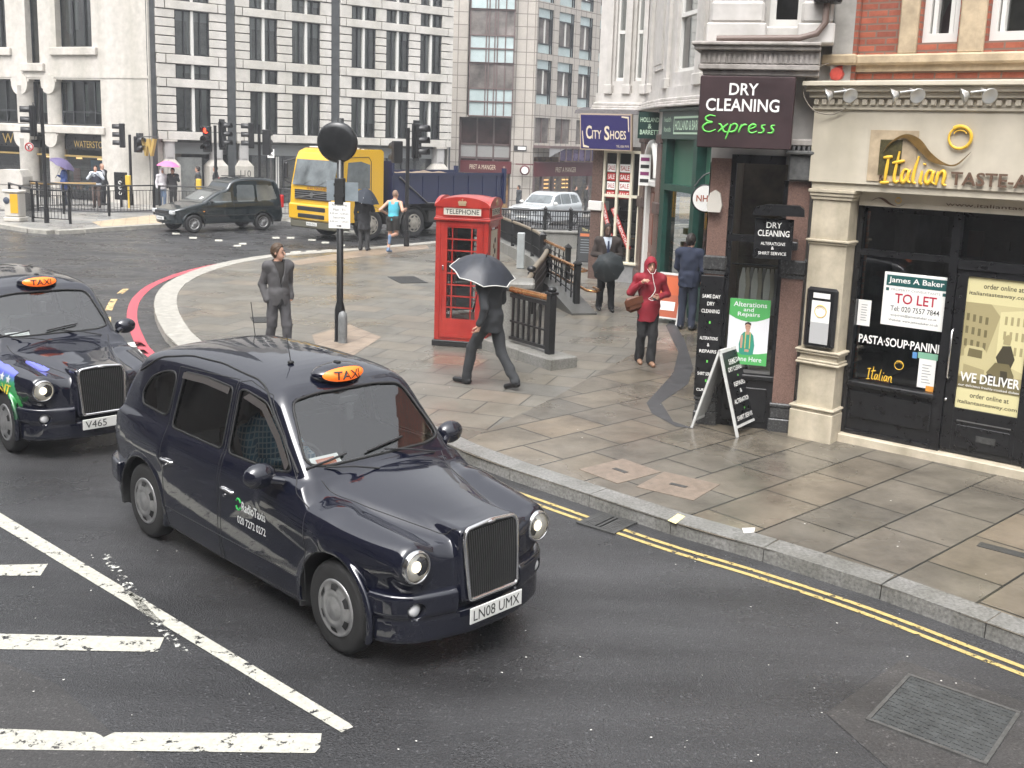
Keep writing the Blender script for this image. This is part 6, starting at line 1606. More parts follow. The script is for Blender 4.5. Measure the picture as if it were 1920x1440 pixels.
# flank lettering
def flank_text(f, s, x0, x1, z0, z1, root, m, sgn=-1, bold=.01, off=.004, name='lettering'):
    vs, fs = text_mesh(s, bold); ax_ = [v[0] for v in vs]; ay_ = [v[1] for v in vs]; w_ = max(ax_) - min(ax_); h_ = max(ay_) - min(ay_)
    pts = [(x0 + (v[0] - min(ax_)) / w_ * (x1 - x0), 0, z0 + (v[1] - min(ay_)) / h_ * (z1 - z0)) for v in vs]
    P_ = solve(f, pts, 1, .2, 1.1); mb_ = MB(); mb_.add([(float(p[0]), sgn * (float(p[1]) + off), float(p[2])) for p in P_], fs)
    return mb_.build(name, m, root)
M_DECAL = mat('white_decal', (.62, .63, .62), .4)
flank_text(f_taxi_solid, 'RadioTaxis', .265, .60, .725, .80, taxi, M_DECAL, bold=.02); flank_text(f_taxi_solid, '020 7272 0272', .20, .60, .615, .675, taxi, M_DECAL)
gq = MB()
for a0_, a1_ in ((.4, 2.6), (3.5, 5.7)): gq.tube(side_line(f_taxi_solid, [(.215 + .034 * math.cos(a0_ + (a1_ - a0_) * k / 8), .765 + .045 * math.sin(a0_ + (a1_ - a0_) * k / 8)) for k in range(9)], .003, .02), .007, 5)
gq.build('green_emblem', mat('vivid_green', (.03, .42, .08), .4), taxi)
# things seen through the windscreen
m_ = MB(Matrix.Translation((.865, -.44, 1.14)) @ Matrix.Rotation(R(-52), 4, 'Y')); m_.box(-.002, .002, -.13, .13, -.0, .11, 0); m_.box(.0021, .004, -.085, .085, .02, .085, 1); m_.box(.0041, .005, -.07, .07, .035, .07, 2); m_.build('dash_card', [mat('white_card', (.8, .8, .8), .5), mat('orange_print', (.55, .17, .10), .5), mat('pale_orange', (.6, .26, .18), .5)], taxi)
# driver in a blue checked shirt
def f_driver(x, y, z):
    d = smin(cap(x, y, z, (-.12, -.36, .82), (-.16, -.36, 1.18), .15, .16), cap(x, y, z, (-.16, -.54, 1.2), (.06, -.62, 1.0), .07, .055), .05)
    d = smin(d, cap(x, y, z, (-.16, -.18, 1.2), (.06, -.12, 1.0), .07, .055), .05)
    d = smin(d, cap(x, y, z, (.06, -.62, 1.0), (.30, -.52, 1.05), .05, .04), .03); d = smin(d, cap(x, y, z, (.06, -.12, 1.0), (.30, -.22, 1.05), .05, .04), .03)
    return d
def f_head(x, y, z): return smin(smin(elli(x, y, z, (-.10, -.36, 1.47), (.10, .078, .12)), cap(x, y, z, (-.13, -.36, 1.28), (-.11, -.36, 1.40), .06), .03), cap(x, y, z, (.0, -.36, 1.46), (.005, -.36, 1.44), .016), .02)
drv = thing('person', 'taxi driver in a blue checked shirt behind the wheel of the foreground taxi', 'person', TAXI_AT, R(-44))
drv.scale = TAXI_S
V, Q, N = surfnet(f_head, (-.3, -.5, 1.2), (.1, -.2, 1.65), .014); mesh_obj('body', V, Q, N, [mat('skin_shade', (.40, .23, .16), .6)], drv)
V, Q, N = surfnet(f_driver, (-.4, -.75, .6), (.45, .05, 1.45), .02); mesh_obj('shirt', V, Q, N, [brick_mat('checked_shirt', [(.03, .12, .2), (.06, .2, .3)], (.3, .4, .45), .045, .045, .006, rough=.8, plane='v', offset=0, bump=0, stain=.1)], drv)
V, Q, N = surfnet(lambda x, y, z: np.maximum(elli(x, y, z, (-.115, -.36, 1.49), (.11, .086, .115)), (x + .06) - (z - 1.47) * .9), (-.3, -.5, 1.3), (.1, -.2, 1.65), .014); mesh_obj('hair', V, Q, N, [mat('grey_brown_hair', (.05, .035, .025), .7)], drv)
# aerials
MB().tube([(.02, -.22, 1.76), (-.04, -.22, 1.98)], .004, 5).ell((.02, -.22, 1.765), (.03, .03, .015), 8).build('aerial', M_RUB, taxi)
MB().tube([(-1.35, .30, 1.70), (-1.42, .30, 2.02)], .004, 5).build('aerial', M_RUB, taxi)
# the second taxi: plate, advert wrap on the wing, darker lamps
p2 = taxi_plate(taxi_second, 'V465', tw=.52)

def f_adv(x, y, z):
    d = np.maximum(np.abs(x - 1.0) - .86, np.maximum(.42 - z, z - (1.0 - .09 * np.clip(x - .9, 0, 2) ** 2))); d = np.maximum(d, x - (1.85 - (z - .6) * .35))
    return np.maximum(np.maximum(d, y + .3), -f_arch(x, y, z) + .03)
M_ADV = mat('advert_wrap', (.02, .20, .045), .3, coat=.6); _t = M_ADV.node_tree; _b = _t.nodes['Principled BSDF']
_tc = _t.nodes.new('ShaderNodeTexCoord'); _n = _t.nodes.new('ShaderNodeTexNoise'); _n.inputs['Scale'].default_value = 7; _n.inputs['Detail'].default_value = 5; _t.links.new(_tc.outputs['Object'], _n.inputs['Vector'])
_s = _t.nodes.new('ShaderNodeSeparateXYZ'); _t.links.new(_tc.outputs['Object'], _s.inputs[0]); _a = _t.nodes.new('ShaderNodeMath'); _a.operation = 'MULTIPLY_ADD'; _a.inputs[1].default_value = .22; _t.links.new(_n.outputs['Fac'], _a.inputs[0]); _t.links.new(_s.outputs[2], _a.inputs[2])
_r = _t.nodes.new('ShaderNodeValToRGB'); _e = _r.color_ramp.elements; _e.new(.5); _e.new(.6)
for _i, (_p, _c) in enumerate(((.62, (.01, .05, .02)), (.80, (.03, .26, .06)), (.93, (.04, .33, .12)), (1.0, (.11, .13, .52)))): _e[_i].position = _p; _e[_i].color = (*_c, 1)
_t.links.new(_a.outputs[0], _r.inputs['Fac']); _t.links.new(_r.outputs['Color'], _b.inputs['Base Color'])
adv = band_mesh('advert_panel', f_taxi_solid, .003, f_adv, (.1, -.95, .4), (1.9, -.3, 1.05), .016, [M_ADV], taxi_second)
flank_text(f_taxi_solid, 'BRILLIANT', 1.0, 1.70, .70, .80, adv, mat('advert_yellow', (.72, .55, .05), .4), bold=.02, off=.007)
st_ = MB()
for k in range(5):
    cx_, cz_ = 1.10 + k * .135, .905 - k * .012
    pts = [(cx_ + (.055 if i % 2 == 0 else .024) * math.sin(math.pi * i / 5), 0, cz_ + (.055 if i % 2 == 0 else .024) * math.cos(math.pi * i / 5)) for i in range(10)] + [(cx_, 0, cz_)]
    P_ = solve(f_taxi_solid, pts, 1, .2, 1.1); st_.add([(float(p[0]), -float(p[1]) - .009, float(p[2])) for p in P_], [(i, (i + 1) % 10, 10) for i in range(10)])
st_.build('star_row', M_DECAL, adv)
MB(Matrix.Translation((.865, -.40, 1.14)) @ Matrix.Rotation(R(-52), 4, 'Y')).box(-.002, .002, -.15, .12, 0, .10, 0).build('dash_card', mat('white_card', (.8, .8, .8), .5), taxi_second)
# ---------------------------------------------------------------- other vehicles
M_CARGL = mat('tinted_car_glass', (.20, .22, .225), .05, .55, noise=(1.2, .55))
def box_car(root, low, up, plan, wid, arches, r_w, tr, paint_m, H, lo, hi, glass, belt, roof_w, extra=None):
    """a car body: side profile x plan outline x cross-section, with wheel arches cut out and glass laid into the cabin"""
    PL = plan + [(p[0], -p[1]) for p in plan[-2:0:-1]]
    def solid(x, y, z):
        y = np.abs(y)
        sec = y - (wid - .35 * np.clip(z - belt + .25, 0, 1) ** 2 - .2 * np.clip(.4 - z, 0, 1))
        d = smax(smax(poly2(x, z, low), poly2(x, y, PL), .09), sec, .06)
        w_ = wid - .05 - (wid - .05 - roof_w) * np.clip((z - belt) / (hi[2] - .1 - belt), -.2, 1.1)
        d = smin(d, smax(poly2(x, z, up), y - w_, .10), .05)
        if extra: d = extra(d, x, y, z)
        for ax in arches:
            rad = np.sqrt((x - ax) ** 2 + (z - r_w) ** 2); d = smin(d, np.where(z > .2, np.sqrt((rad - r_w - .07) ** 2 + (y - wid + .05) ** 2) - .03, 1), .03)
        return d
    def cut(x, y, z):
        y = np.abs(y); d = 9
        for ax in arches: d = np.minimum(d, smax(np.sqrt((x - ax) ** 2 + (z - r_w) ** 2) - r_w - .055, wid - .36 - y, .03))
        return d
    f = lambda x, y, z: np.maximum(solid(x, y, z), -cut(x, y, z))
    V, Q, N = surfnet(mirror_fn(f), lo, hi, H); c = V[Q].mean(1)
    mesh_obj('body', V, Q, N, [paint_m, M_RUB], root, np.where(cut(c[:, 0], c[:, 1], c[:, 2]) < .015, 1, 0))
    for nm, ins in glass:
        for sd in ((1, -1) if nm == 'side_window' else (0,)): band_mesh(nm, solid, .004, (lambda x, y, z, ins=ins, sd=sd: np.maximum(ins(x, y, z), -sd * y - (sd == 0))), lo, hi, H, [M_CARGL], root)
    return solid
# ---- dark van turning (left)
van = thing('van', 'dark green black small van with raised rear roof crossing the junction', 'van', (-10.85, 36.45, 0), R(-136))
V_LOW = [(2.02, .30), (2.08, .45), (2.06, .66), (1.98, .78), (1.5, .90), (1.02, 1.0), (.4, 1.02), (-1.9, 1.04), (-2.08, .95), (-2.12, .5), (-2.05, .30)]
V_UP = spline([(1.10, .95), (.78, 1.15), (.42, 1.36), (.18, 1.42), (.02, 1.50), (-.12, 1.68), (-.38, 1.80), (-.9, 1.84), (-1.5, 1.83), (-1.86, 1.74), (-2.02, 1.45), (-2.08, 1.0)], 4) + [(-2.0, .8), (1.1, .8)]
V_PLAN = spline([(-2.13, 0), (-2.11, .62), (-2.0, .80), (0, .84), (1.4, .82), (1.85, .74), (2.03, .50), (2.10, 0)], 4)
VF = rpoly([(.80, 1.03), (.28, 1.34), (-.10, 1.36), (-.10, 1.02)], .05); VR = rpoly([(-.30, 1.04), (-.34, 1.60), (-.98, 1.62), (-.98, 1.04)], .06); VR2 = rpoly([(-1.08, 1.04), (-1.08, 1.62), (-1.72, 1.58), (-1.88, 1.10)], .08)
VS = rpoly([(-.66, 1.06), (.66, 1.06), (.58, 1.36), (-.58, 1.36)], .08)
sideg = lambda P_: (lambda x, y, z: np.maximum(poly2(x, z, P_), .4 - np.abs(y)))
solid_van = box_car(van, V_LOW, V_UP, V_PLAN, .845, (1.30, -1.30), .31, .74, paint('van_paint', (.010, .016, .018), .03), .03, (-2.3, -1.02, .15), (2.3, 1.02, 1.95),
    [('windscreen', lambda x, y, z: np.maximum(poly2(y, z, VS), .25 - x)), ('side_window', sideg(VF)), ('side_window', sideg(VR)), ('side_window', sideg(VR2))], 1.02, .66)
for ax in (1.30, -1.30):
    for s in (-1, 1): wheel('wheel', van, ax, s * .73, .31, .31, .19, s, spokes=15)
mb = MB()
for s in (-1, 1): MB().box(1.92, 2.055, s * .52, s * .76, .62, .76, b=.03).build('headlight', mat('clear_lens', (.5, .52, .52), .08, spec=.8), van)
MB().box(2.04, 2.09, -.46, .46, .64, .74, b=.01).build('grille', M_RUB, van)
p_ = MB().box(2.10, 2.125, -.26, .26, .43, .54).build('number_plate', M_PLATE, van)
MB().add(*[[(2.128, y, z) for y, z in ((-.2, .46), (.2, .46), (.2, .51), (-.2, .51))], [(0, 1, 2, 3)]]).build('plate_print', mat('grey_print', (.3, .3, .3), .6), p_)
for s in (-1, 1):
    MB().tube(side_line(solid_van, [(1.0, .58), (-1.0, .58)], .004, .2, sgn=s), .012, 6).build('side_moulding', M_PLAS, van)
    MB().ell((.72, s * .95, 1.06), (.06, .11, .07), 10).build('door_mirror', M_PLAS, van)
    MB().tube(side_line(solid_van, [(.86, .40), (.86, .98), (.80, 1.03)], .001, .1, sgn=s), .006, 5).tube(side_line(solid_van, [(-.16, .35), (-.18, 1.40)], .001, .1, sgn=s), .006, 5).build('shut_line', M_RUB, van)
    MB().box(-2.12, -2.02, s * .70, s * .84, .8, 1.25, b=.02).build('tail_light', M_REDL, van)
    MB().ell((.95, s * .845, .72), (.04, .012, .02), 8).build('side_repeater', M_AMBER, van)
MB().box(-1.4, -.5, -.70, -.66, 1.845, 1.87).box(-1.4, -.5, .66, .70, 1.845, 1.87).build('roof_rail', M_PLAS, van)
MB(Matrix.Translation((.78, .35, 1.13)) @ Matrix.Rotation(R(-60), 4, 'Y')).box(.02, .03, -.08, .08, -.06, .06).build('windscreen_paper', M_WLET, van)
# ---- silver 4x4 behind the railings
suv = thing('suv', 'silver four wheel drive car behind the black railings', 'car', (.95, 55.6, -1.0), R(-122))
S_LOW = [(2.3, .35), (2.38, .5), (2.38, .95), (2.28, 1.08), (1.6, 1.16), (.9, 1.18), (-2.2, 1.18), (-2.38, 1.0), (-2.38, .4), (-2.2, .32), (2.1, .30)]
S_UP = spline([(1.12, 1.1), (.9, 1.24), (.45, 1.60), (.2, 1.74), (-.3, 1.82), (-1.4, 1.80), (-1.95, 1.72), (-2.2, 1.4), (-2.3, 1.1)], 4) + [(-2.2, .9), (1.1, .9)]
S_PLAN = spline([(-2.4, 0), (-2.36, .75), (-2.1, .93), (0, .96), (1.6, .94), (2.1, .86), (2.35, .60), (2.42, 0)], 4)
SF = rpoly([(.85, 1.22), (.40, 1.60), (-.05, 1.70), (-.05, 1.20)], .05); SR = rpoly([(-.12, 1.20), (-.12, 1.71), (-1.05, 1.70), (-1.1, 1.20)], .05); SR2 = rpoly([(-1.18, 1.21), (-1.14, 1.69), (-1.8, 1.62), (-2.0, 1.25)], .06); SS = rpoly([(-.78, 1.24), (.78, 1.24), (.66, 1.66), (-.66, 1.66)], .08)
box_car(suv, S_LOW, S_UP, S_PLAN, .965, (1.42, -1.42), .38, .82, paint('silver_paint', (.42, .44, .45), .05), .045, (-2.6, -1.15, .2), (2.6, 1.15, 1.95),
    [('windscreen', lambda x, y, z: np.maximum(poly2(y, z, SS), .2 - x)), ('side_window', sideg(SF)), ('side_window', sideg(SR)), ('side_window', sideg(SR2))], 1.18, .74)
for ax in (1.42, -1.42):
    for s in (-1, 1): wheel('wheel', suv, ax, s * .84, .38, .38, .25, s, spokes=7)
for s in (-1, 1):
    MB().box(2.2, 2.41, s * .58, s * .84, .88, 1.05, b=.03).build('headlight', mat('clear_lens', (.5, .52, .52), .08, spec=.8), suv)
    MB().ell((.80, s * 1.05, 1.26), (.08, .13, .09), 10).build('door_mirror', M_FRAMEW, suv)
gr = MB()
for k in range(4): gr.box(2.40, 2.45, -.5, .5, .80 + k * .07, .84 + k * .07)
gr.build('grille', M_CHR, suv); MB().box(2.36, 2.43, -.3, .3, .55, .66).build('number_plate', M_PLATE, suv)
# ---- yellow tipper lorry
M_YELP = paint('lorry_yellow', (.62, .36, .012), .08); M_NAVY = paint('lorry_navy', (.009, .015, .055), .2)
M_CHAS = mat('lorry_chassis', (.03, .029, .027), .6, noise=(3, .4))
tk = thing('lorry', 'yellow cabbed tipper lorry with a dark blue body waiting at the junction', 'lorry', (-7.05, 34.2, 0), R(-131))
cab = MB()
prof = [(.0, .62), (.02, 1.10), (-.02, 1.72), (-.22, 2.62), (-.34, 2.86), (-.60, 2.97), (-1.85, 3.0), (-1.95, 2.92), (-1.95, .95), (-.75, .95), (-.72, .62)]
cab.prism(prof, -1.22, 1.22, 'xz'); cab = cab.build('cab', M_YELP, tk, bevel=.07)
MB().prism([(.035, 1.76), (-.16, 2.60), (-.19, 2.60), (.0, 1.76)], -1.08, 1.08, 'xz').build('windscreen', M_CARGL, cab, bevel=.01)
for s in (-1, 1):
    MB().prism([(-.38, 1.80), (-.45, 2.56), (-.98, 2.60), (-1.36, 2.5), (-1.36, 1.72), (-.6, 1.72)], s * 1.221, s * 1.235, 'xz').build('side_window', M_CARGL, cab)
    MB().tube([(-.30, s * 1.22, 2.62), (.12, s * 1.42, 2.5), (.12, s * 1.44, 1.9), (-.1, s * 1.24, 1.75)], .025, 6).box(.0, .10, s * 1.32, s * 1.56, 1.95, 2.48, 0, b=.04).build('mirror', M_PLAS, cab)
    MB().box(.0, .07, s * .78, s * 1.14, .66, .98, b=.03).build('headlight', mat('clear_lens', (.5, .52, .52), .08, spec=.8), tk)
    MB().tube([(-1.42, s * 1.225, 1.0), (-1.42, s * 1.225, 2.6), (-1.3, s * 1.225, 2.75), (-.5, s * 1.225, 2.72)], .010, 5).build('shut_line', M_RUB, cab)
g = MB(); g.box(.02, .05, -.95, .95, 1.30, 1.62, b=.02); g.build('grille', M_RUB, cab)
g = MB()
for k in range(4): g.box(.052, .06, -.92, .92, 1.335 + k * .075, 1.355 + k * .075)
g.tube([(.07, -.9, 1.33), (.07, .9, 1.59)], .02, 6); g.cyl((.06, 0, 1.46), (.085, 0, 1.46), .085, n=16); g.build('grille_bars', mat('dull_chrome', (.30, .30, .30), .3, .9), cab)
b_ = MB(); b_.box(-.55, .10, -1.24, 1.24, .62, 1.16, b=.05); b_ = b_.build('bumper', M_YELP, tk)
MB().box(.08, .115, -.74, .74, .94, 1.08, b=.015).box(.08, .115, -.70, .70, .70, .84, b=.015).build('air_intake', M_RUB, b_)
MB().box(-.6, .06, -1.2, 1.2, .36, .62, b=.04).build('lower_bumper', mat('dull_olive', (.09, .085, .06), .6), b_)
p_ = MB().box(.065, .085, -.27, .27, .46, .57).build('number_plate', M_PLATE, b_)
def front_text(s, y0, y1, z0, z1, x, root, m):
    vs, fs = text_mesh(s, .012); ax_ = [v[0] for v in vs]; w_ = max(ax_) - min(ax_); h_ = max(v[1] for v in vs)
    MB().add([(x, y0 + (v[0] - min(ax_)) / w_ * (y1 - y0), z0 + v[1] / h_ * (z1 - z0)) for v in vs], fs).build('lettering', m, root)
front_text('PN52 KXG', -.23, .23, .48, .55, .088, p_, M_BLET)
M_RLET = mat('dark_red_letter', (.20, .03, .02), .5); front_text('K.H. HAULAGE', -.30, .85, 1.645, 1.72, .012, cab, M_RLET)
vs, fs = text_mesh('K.H. HAULAGE', .012); ax_ = [v[0] for v in vs]; w_ = max(ax_) - min(ax_)
MB().add([(-.45 - (v[0] - min(ax_)) / w_ * .95, 1.228, 1.50 + v[1] * .13) for v in vs], fs).build('lettering', M_RLET, cab)
MB().cyl((-.9, .55, 2.99), (-.9, .55, 3.2), .08, n=14).build('beacon', mat('amber_beacon', (.75, .16, .03), .25), cab); MB().box(-1.1, -.6, -1.0, 1.0, 2.985, 3.03, b=.01).build('roof_bar', M_FRAMEW, cab)
MB().tube([(.03, -.5, 1.78), (-.02, -.1, 1.95)], .012, 5).tube([(.03, .3, 1.78), (-.02, .7, 1.95)], .012, 5).build('wipers', M_RUB, cab)
ti = MB(); ti.prism([(-2.35, 1.18), (-2.35, 2.2), (-7.75, 2.2), (-7.85, 1.18)], -1.25, -1.17, 'xz'); ti.prism([(-2.35, 1.18), (-2.35, 2.2), (-7.75, 2.2), (-7.85, 1.18)], 1.17, 1.25, 'xz'); ti.box(-2.40, -2.30, -1.25, 1.25, 1.18, 2.62); ti.box(-7.81, -7.73, -1.17, 1.17, 1.18, 2.15); ti.box(-7.75, -2.4, -1.17, 1.17, 1.18, 1.26)
ti.box(-7.85, -2.3, 1.24, 1.29, 2.14, 2.24); ti.box(-7.85, -2.3, -1.29, -1.24, 2.14, 2.24); ti.box(-7.8, -2.3, 1.24, 1.28, 1.18, 1.28)
for x in (-7.83,): ti.box(x - .06, x + .06, 1.2, 1.34, 1.1, 2.4); ti.box(x - .06, x + .06, -1.34, -1.2, 1.1, 2.4)

for k in range(7):
    x = -3.0 - k * .75
    for s in (-1, 1): ti.box(x - .05, x + .05, s * 1.25, s * 1.275, 1.28, 2.14)
ti = ti.build('tipper_body', M_NAVY, tk); ld = MB()
for k in range(16):
    x = -2.6 - k * .31; ld.ell((x, random.uniform(-.5, .5), 1.9), (.55, .6, random.uniform(.15, .38)), 10)
ld.build('load', mat('spoil', (.16, .12, .085), .9, noise=(3, .4)), ti)
ch = MB(); ch.box(-7.6, -.8, -.45, .45, .62, 1.12); ch.box(-3.0, -2.2, -1.1, 1.1, .5, 1.0, b=.05); ch.box(-5.9, -4.1, .5, 1.15, .5, .95, b=.04); ch.box(-5.6, -4.2, -1.15, -.5, .5, .95, b=.04); ch.box(-7.8, -7.6, -1.2, 1.2, .6, .9)
for s in (-1, 1): ch.cyl((-4.7, s * 1.18, .72), (-4.7, s * 1.2, .72), .12); ch.cyl((-5.1, s * 1.18, .72), (-5.1, s * 1.2, .72), .12)
ch.build('chassis', M_CHAS, tk)
for s in (-1, 1):
    for xa in (-1.42, -3.35): MB().lathe([(.60, -.16), (.62, -.16), (.62, .16), (.60, .16)], (xa, s * 1.06, .53), 'y', 16, a0=0, a1=math.pi).build('mudguard', M_CHAS, tk)
    MB().ell((-2.5, s * 1.235, 1.1), (.04, .015, .03), 8).build('marker_lamp', mat('red_marker', (.7, .08, .03), .3, emit=(1, .12, .02), emit_s=1.), tk); MB().ell((-4.4, s * 1.265, 1.05), (.04, .015, .03), 8).build('marker_lamp', MATS['red_marker'], tk)
M_TKW = mat('dusty_wheel', (.30, .28, .24), .6, .2, noise=(6, .4))
for xa in (-1.42, -3.35, -5.9, -7.12):
    for s in (-1, 1): wheel('wheel', tk, xa, s * 1.06, .52, .52, .34, s, rim_r=.60, mat_=M_TKW, slots=8)
tr_ = MB().tube([(-2.6, 1.30, 2.1), (-3.9, 1.31, 1.2), (-6.5, 1.31, 1.18)], .03, 6).build('sheet_arm', M_LEAD, ti)
# ---------------------------------------------------------------- street furniture
M_BPAINT = mat('black_ironwork', (.012, .0125, .013), .3, noise=(25, .4), bump=(50, .12))
M_BRASS = mat('brass_rail', (.50, .25, .10), .25, .9, noise=(5, .25))
M_OLDR = mat('weathered_rail', (.20, .165, .12), .45, .2, noise=(5, .35))
M_STONEG = mat('weathered_granite', (.21, .205, .19), .5, noise=(40, .35), bump=(60, .2), streak=(3, .75))
# ============ the red telephone box
M_TRED = mat('phone_box_red', (.37, .020, .020), .32, noise=(2.2, .22, (.45, .05, .035)), coat=.3, streak=(5, .82))
KB = gp(813, 647, .12)
kx = thing('telephone_box', 'red telephone box with TELEPHONE panel and glazed door', 'telephone box', (KB[0], KB[1], .12), R(-11)); kx.scale = (.97, .97, .975)
KW, KH = .90, 2.10
mb = MB(); mb.box(-.03, KW + .03, -.03, KW + .03, .0, .10, b=.01); mb.build('plinth', mat('black_plinth', (.014, .014, .014), .5), kx)
mb = MB()
for x in (0, KW):
    for y in (0, KW): mb.box(x - (.0 if x == 0 else .085), x + (.085 if x == 0 else 0), y - (0 if y == 0 else .085), y + (.085 if y == 0 else 0), .10, KH, b=.008)
mb.box(.012, KW - .012, .012, KW - .012, .10, .13)
for z0, z1, e in ((KH, KH + .045, .03), (KH + .045, KH + .07, .015)): mb.box(-e, KW + e, -e, KW + e, z0, z1, b=.008)
mb.box(-.005, KW + .005, -.005, KW + .005, KH + .071, 2.33)
for s in range(4):
    T = Matrix.Translation((KW / 2, KW / 2, 0)) @ Matrix.Rotation(math.pi / 2 * s, 4, 'Z') @ Matrix.Translation((-KW / 2, -KW / 2, 0)); mb.T = T
    ar = [(-.02, 2.33)] + [(KW / 2 + (KW / 2 + .02) * math.sin(t), 2.33 + .165 * (math.cos(t) - math.cos(.0)) / 1 + .165) for t in [-math.pi / 2 * (1 - 2 * k / 14) for k in range(15)]] + [(KW + .02, 2.33)]
    mb.prism(ar[1:-1], -.022, .035, 'xz', 0)
mb.T = None; frame_o = mb.build('frame', M_TRED, kx)
# domed roof
dm = []; n = 14
for j in range(n + 1):
    for i in range(n + 1):
        u, v = -1 + 2 * i / n, -1 + 2 * j / n
        h = 2.33 + .165 * max(math.sqrt(max(0, 1 - u * u)), math.sqrt(max(0, 1 - v * v))) * .0 + .165 * math.sqrt(max(0, 1 - u * u)) * (1 if abs(v) > .98 else 1) * .5 + .165 * math.sqrt(max(0, 1 - v * v)) * .5 + .02 * (1 - u * u) * (1 - v * v)
        dm.append((KW / 2 + u * KW / 2, KW / 2 + v * KW / 2, h))
MB().add(dm, [(j * (n + 1) + i, j * (n + 1) + i + 1, (j + 1) * (n + 1) + i + 1, (j + 1) * (n + 1) + i) for j in range(n) for i in range(n)], 0, True).build('roof', M_TRED, kx)
M_OPAL = mat('opal_panel', (.55, .53, .46), .4, noise=(6, .12)); M_GLBOX = glass_mat('booth_glass', (.82, .86, .86), .16)
for s in range(4):
    T = Matrix.Translation((KW / 2, KW / 2, 0)) @ Matrix.Rotation(math.pi / 2 * s, 4, 'Z') @ Matrix.Translation((-KW / 2, -KW / 2, 0))
    pn = MB(T); pn.box(.13, KW - .13, -.012, .0, 2.195, 2.315, 0, b=.003); pn.text('TELEPHONE', .165, KW - .165, 2.215, 2.295, -.0135, 1, bold=.012); pn.build('sign_panel', [M_OPAL, M_BLET], kx)
    fr = MB(T); fr.box(.115, KW - .115, -.02, .0, 2.18, 2.195); fr.box(.115, KW - .115, -.02, .0, 2.315, 2.33); fr.box(.115, .13, -.02, 0, 2.195, 2.315); fr.box(KW - .13, KW - .115, -.02, 0, 2.195, 2.315); fr.build('sign_frame', M_TRED, kx)
    # crown emblem, pierced and raised
    c_ = MB(T); cz = 2.355; cxx = KW / 2
    c_.prism([(cxx - .055, cz), (cxx + .055, cz), (cxx + .065, cz + .022), (cxx - .065, cz + .022)], -.034, -.02, 'xz'); c_.prism([(cxx - .06, cz + .026), (cxx + .06, cz + .026), (cxx + .075, cz + .062), (cxx + .045, cz + .082), (cxx + .015, cz + .068), (cxx, cz + .088), (cxx - .015, cz + .068), (cxx - .045, cz + .082), (cxx - .075, cz + .062)], -.034, -.02, 'xz'); c_.box(cxx - .006, cxx + .006, -.034, -.02, cz + .088, cz + .112); c_.box(cxx - .015, cxx + .015, -.033, -.02, cz + .096, cz + .103)
    c_.build('crown_emblem', mat('tarnished_gilt', (.42, .32, .20), .5, .3), kx)
    # door or glazed side: frame, bars, panes
    d_ = MB(T); a, b, z0, z1 = .088, KW - .088, .135, KH - .004
    d_.box(a, b, .004, .05, z0, .47); d_.box(a, b, .004, .05, 1.99, z1); d_.box(a, .20, .004, .05, .47, 1.99); d_.box(KW - .20, b, .004, .05, .47, 1.99)
    d_.box(a + .03, b - .03, -.004, .004, z0 + .02, .20); 
    for k, (x0, x1, zz0, zz1) in enumerate(((a + .02, b - .02, 2.02, 2.035), (a + .02, a + .035, .25, 2.02), (b - .035, b - .02, .25, 2.02))): d_.box(x0, x1, -.003, .004, zz0, zz1)
    if s != 1 or True:
        for k in range(1, 8): z = .47 + 1.52 * k / 8; d_.box(.2, KW - .2, .012, .036, z - .011, z + .011)
        for x in (.285, KW - .285): d_.box(x - .010, x + .010, .012, .036, .47, 1.99)
    d_ = d_.build('door' if s == 0 else 'glazed_side', M_TRED, kx)
    MB(T).add([(.2, .024, .47), (KW - .2, .024, .47), (KW - .2, .024, 1.99), (.2, .024, 1.99)], [(0, 1, 2, 3)]).build('panes', M_GLBOX, d_)
    if s == 0: MB(T).box(.12, .15, -.02, .0, 1.28, 1.36, b=.006).build('handle', M_CHR, d_)
mb = MB(); mb.box(.18, .46, .74, .80, .5, 2.0, 0); mb.box(.20, .44, .60, .74, 1.05, 1.55, 1, b=.02); mb.box(.25, .35, .62, .72, 1.2, 1.5, 1, b=.02); mb.build('telephone', [mat('booth_backboard', (.05, .05, .052), .5), mat('booth_phone', (.02, .02, .022), .35)], kx)
ad = MB(); T = Matrix.Translation((KW, 0, 0)) @ Matrix.Rotation(math.pi / 2, 4, 'Z'); ad.T = T
ad.box(.21, KW - .21, .006, .012, .95, 1.95, 0); 
for k in range(9): ad.ell((.33 + .25 * random.random(), .004, 1.05 + k * .09), (.06, .004, .05), 8, 1 + k % 2)
ad.build('window_poster', [mat('poster_cream', (.45, .40, .32), .6), mat('poster_dark', (.04, .035, .03), .6), mat('poster_brown', (.2, .12, .08), .6)], kx)

# ============ pole with round sign and plates
PO = gp(637, 640, .12)
pl = thing('sign_pole', 'tall black pole carrying a dark round sign and two grey plates', 'sign pole', (PO[0], PO[1], .12), R(-4))
MB().lathe([(.10, 0), (.085, .02), (.085, .52), (.075, .58), (.055, .66), (.055, 3.6), (.0, 3.6)], (0, 0, 0), 'z', 18).build('pole', M_BPAINT, pl)
dk = MB(Matrix.Translation((-.04, -.06, 3.22)) @ Matrix.Rotation(.12, 4, 'X'))
dk.lathe([(0, -.065), (.15, -.06), (.24, -.042), (.30, -.015), (.325, .01), (.325, .05), (.31, .06), (0, .06)], (0, 0, 0), 'y', 36); dk.build('sign_back', mat('sign_back_black', (.020, .021, .022), .22, noise=(3, .4)), pl)
MB().box(-.21, -.02, -.045, -.035, 2.30, 2.62).box(.09, .30, -.045, -.035, 2.30, 2.60).build('grey_plate', mat('grey_plate', (.20, .23, .25), .4, noise=(6, .2)), pl)
mb = MB(); mb.box(-.075, .07, -.085, .075, 2.24, 2.66, b=.01)
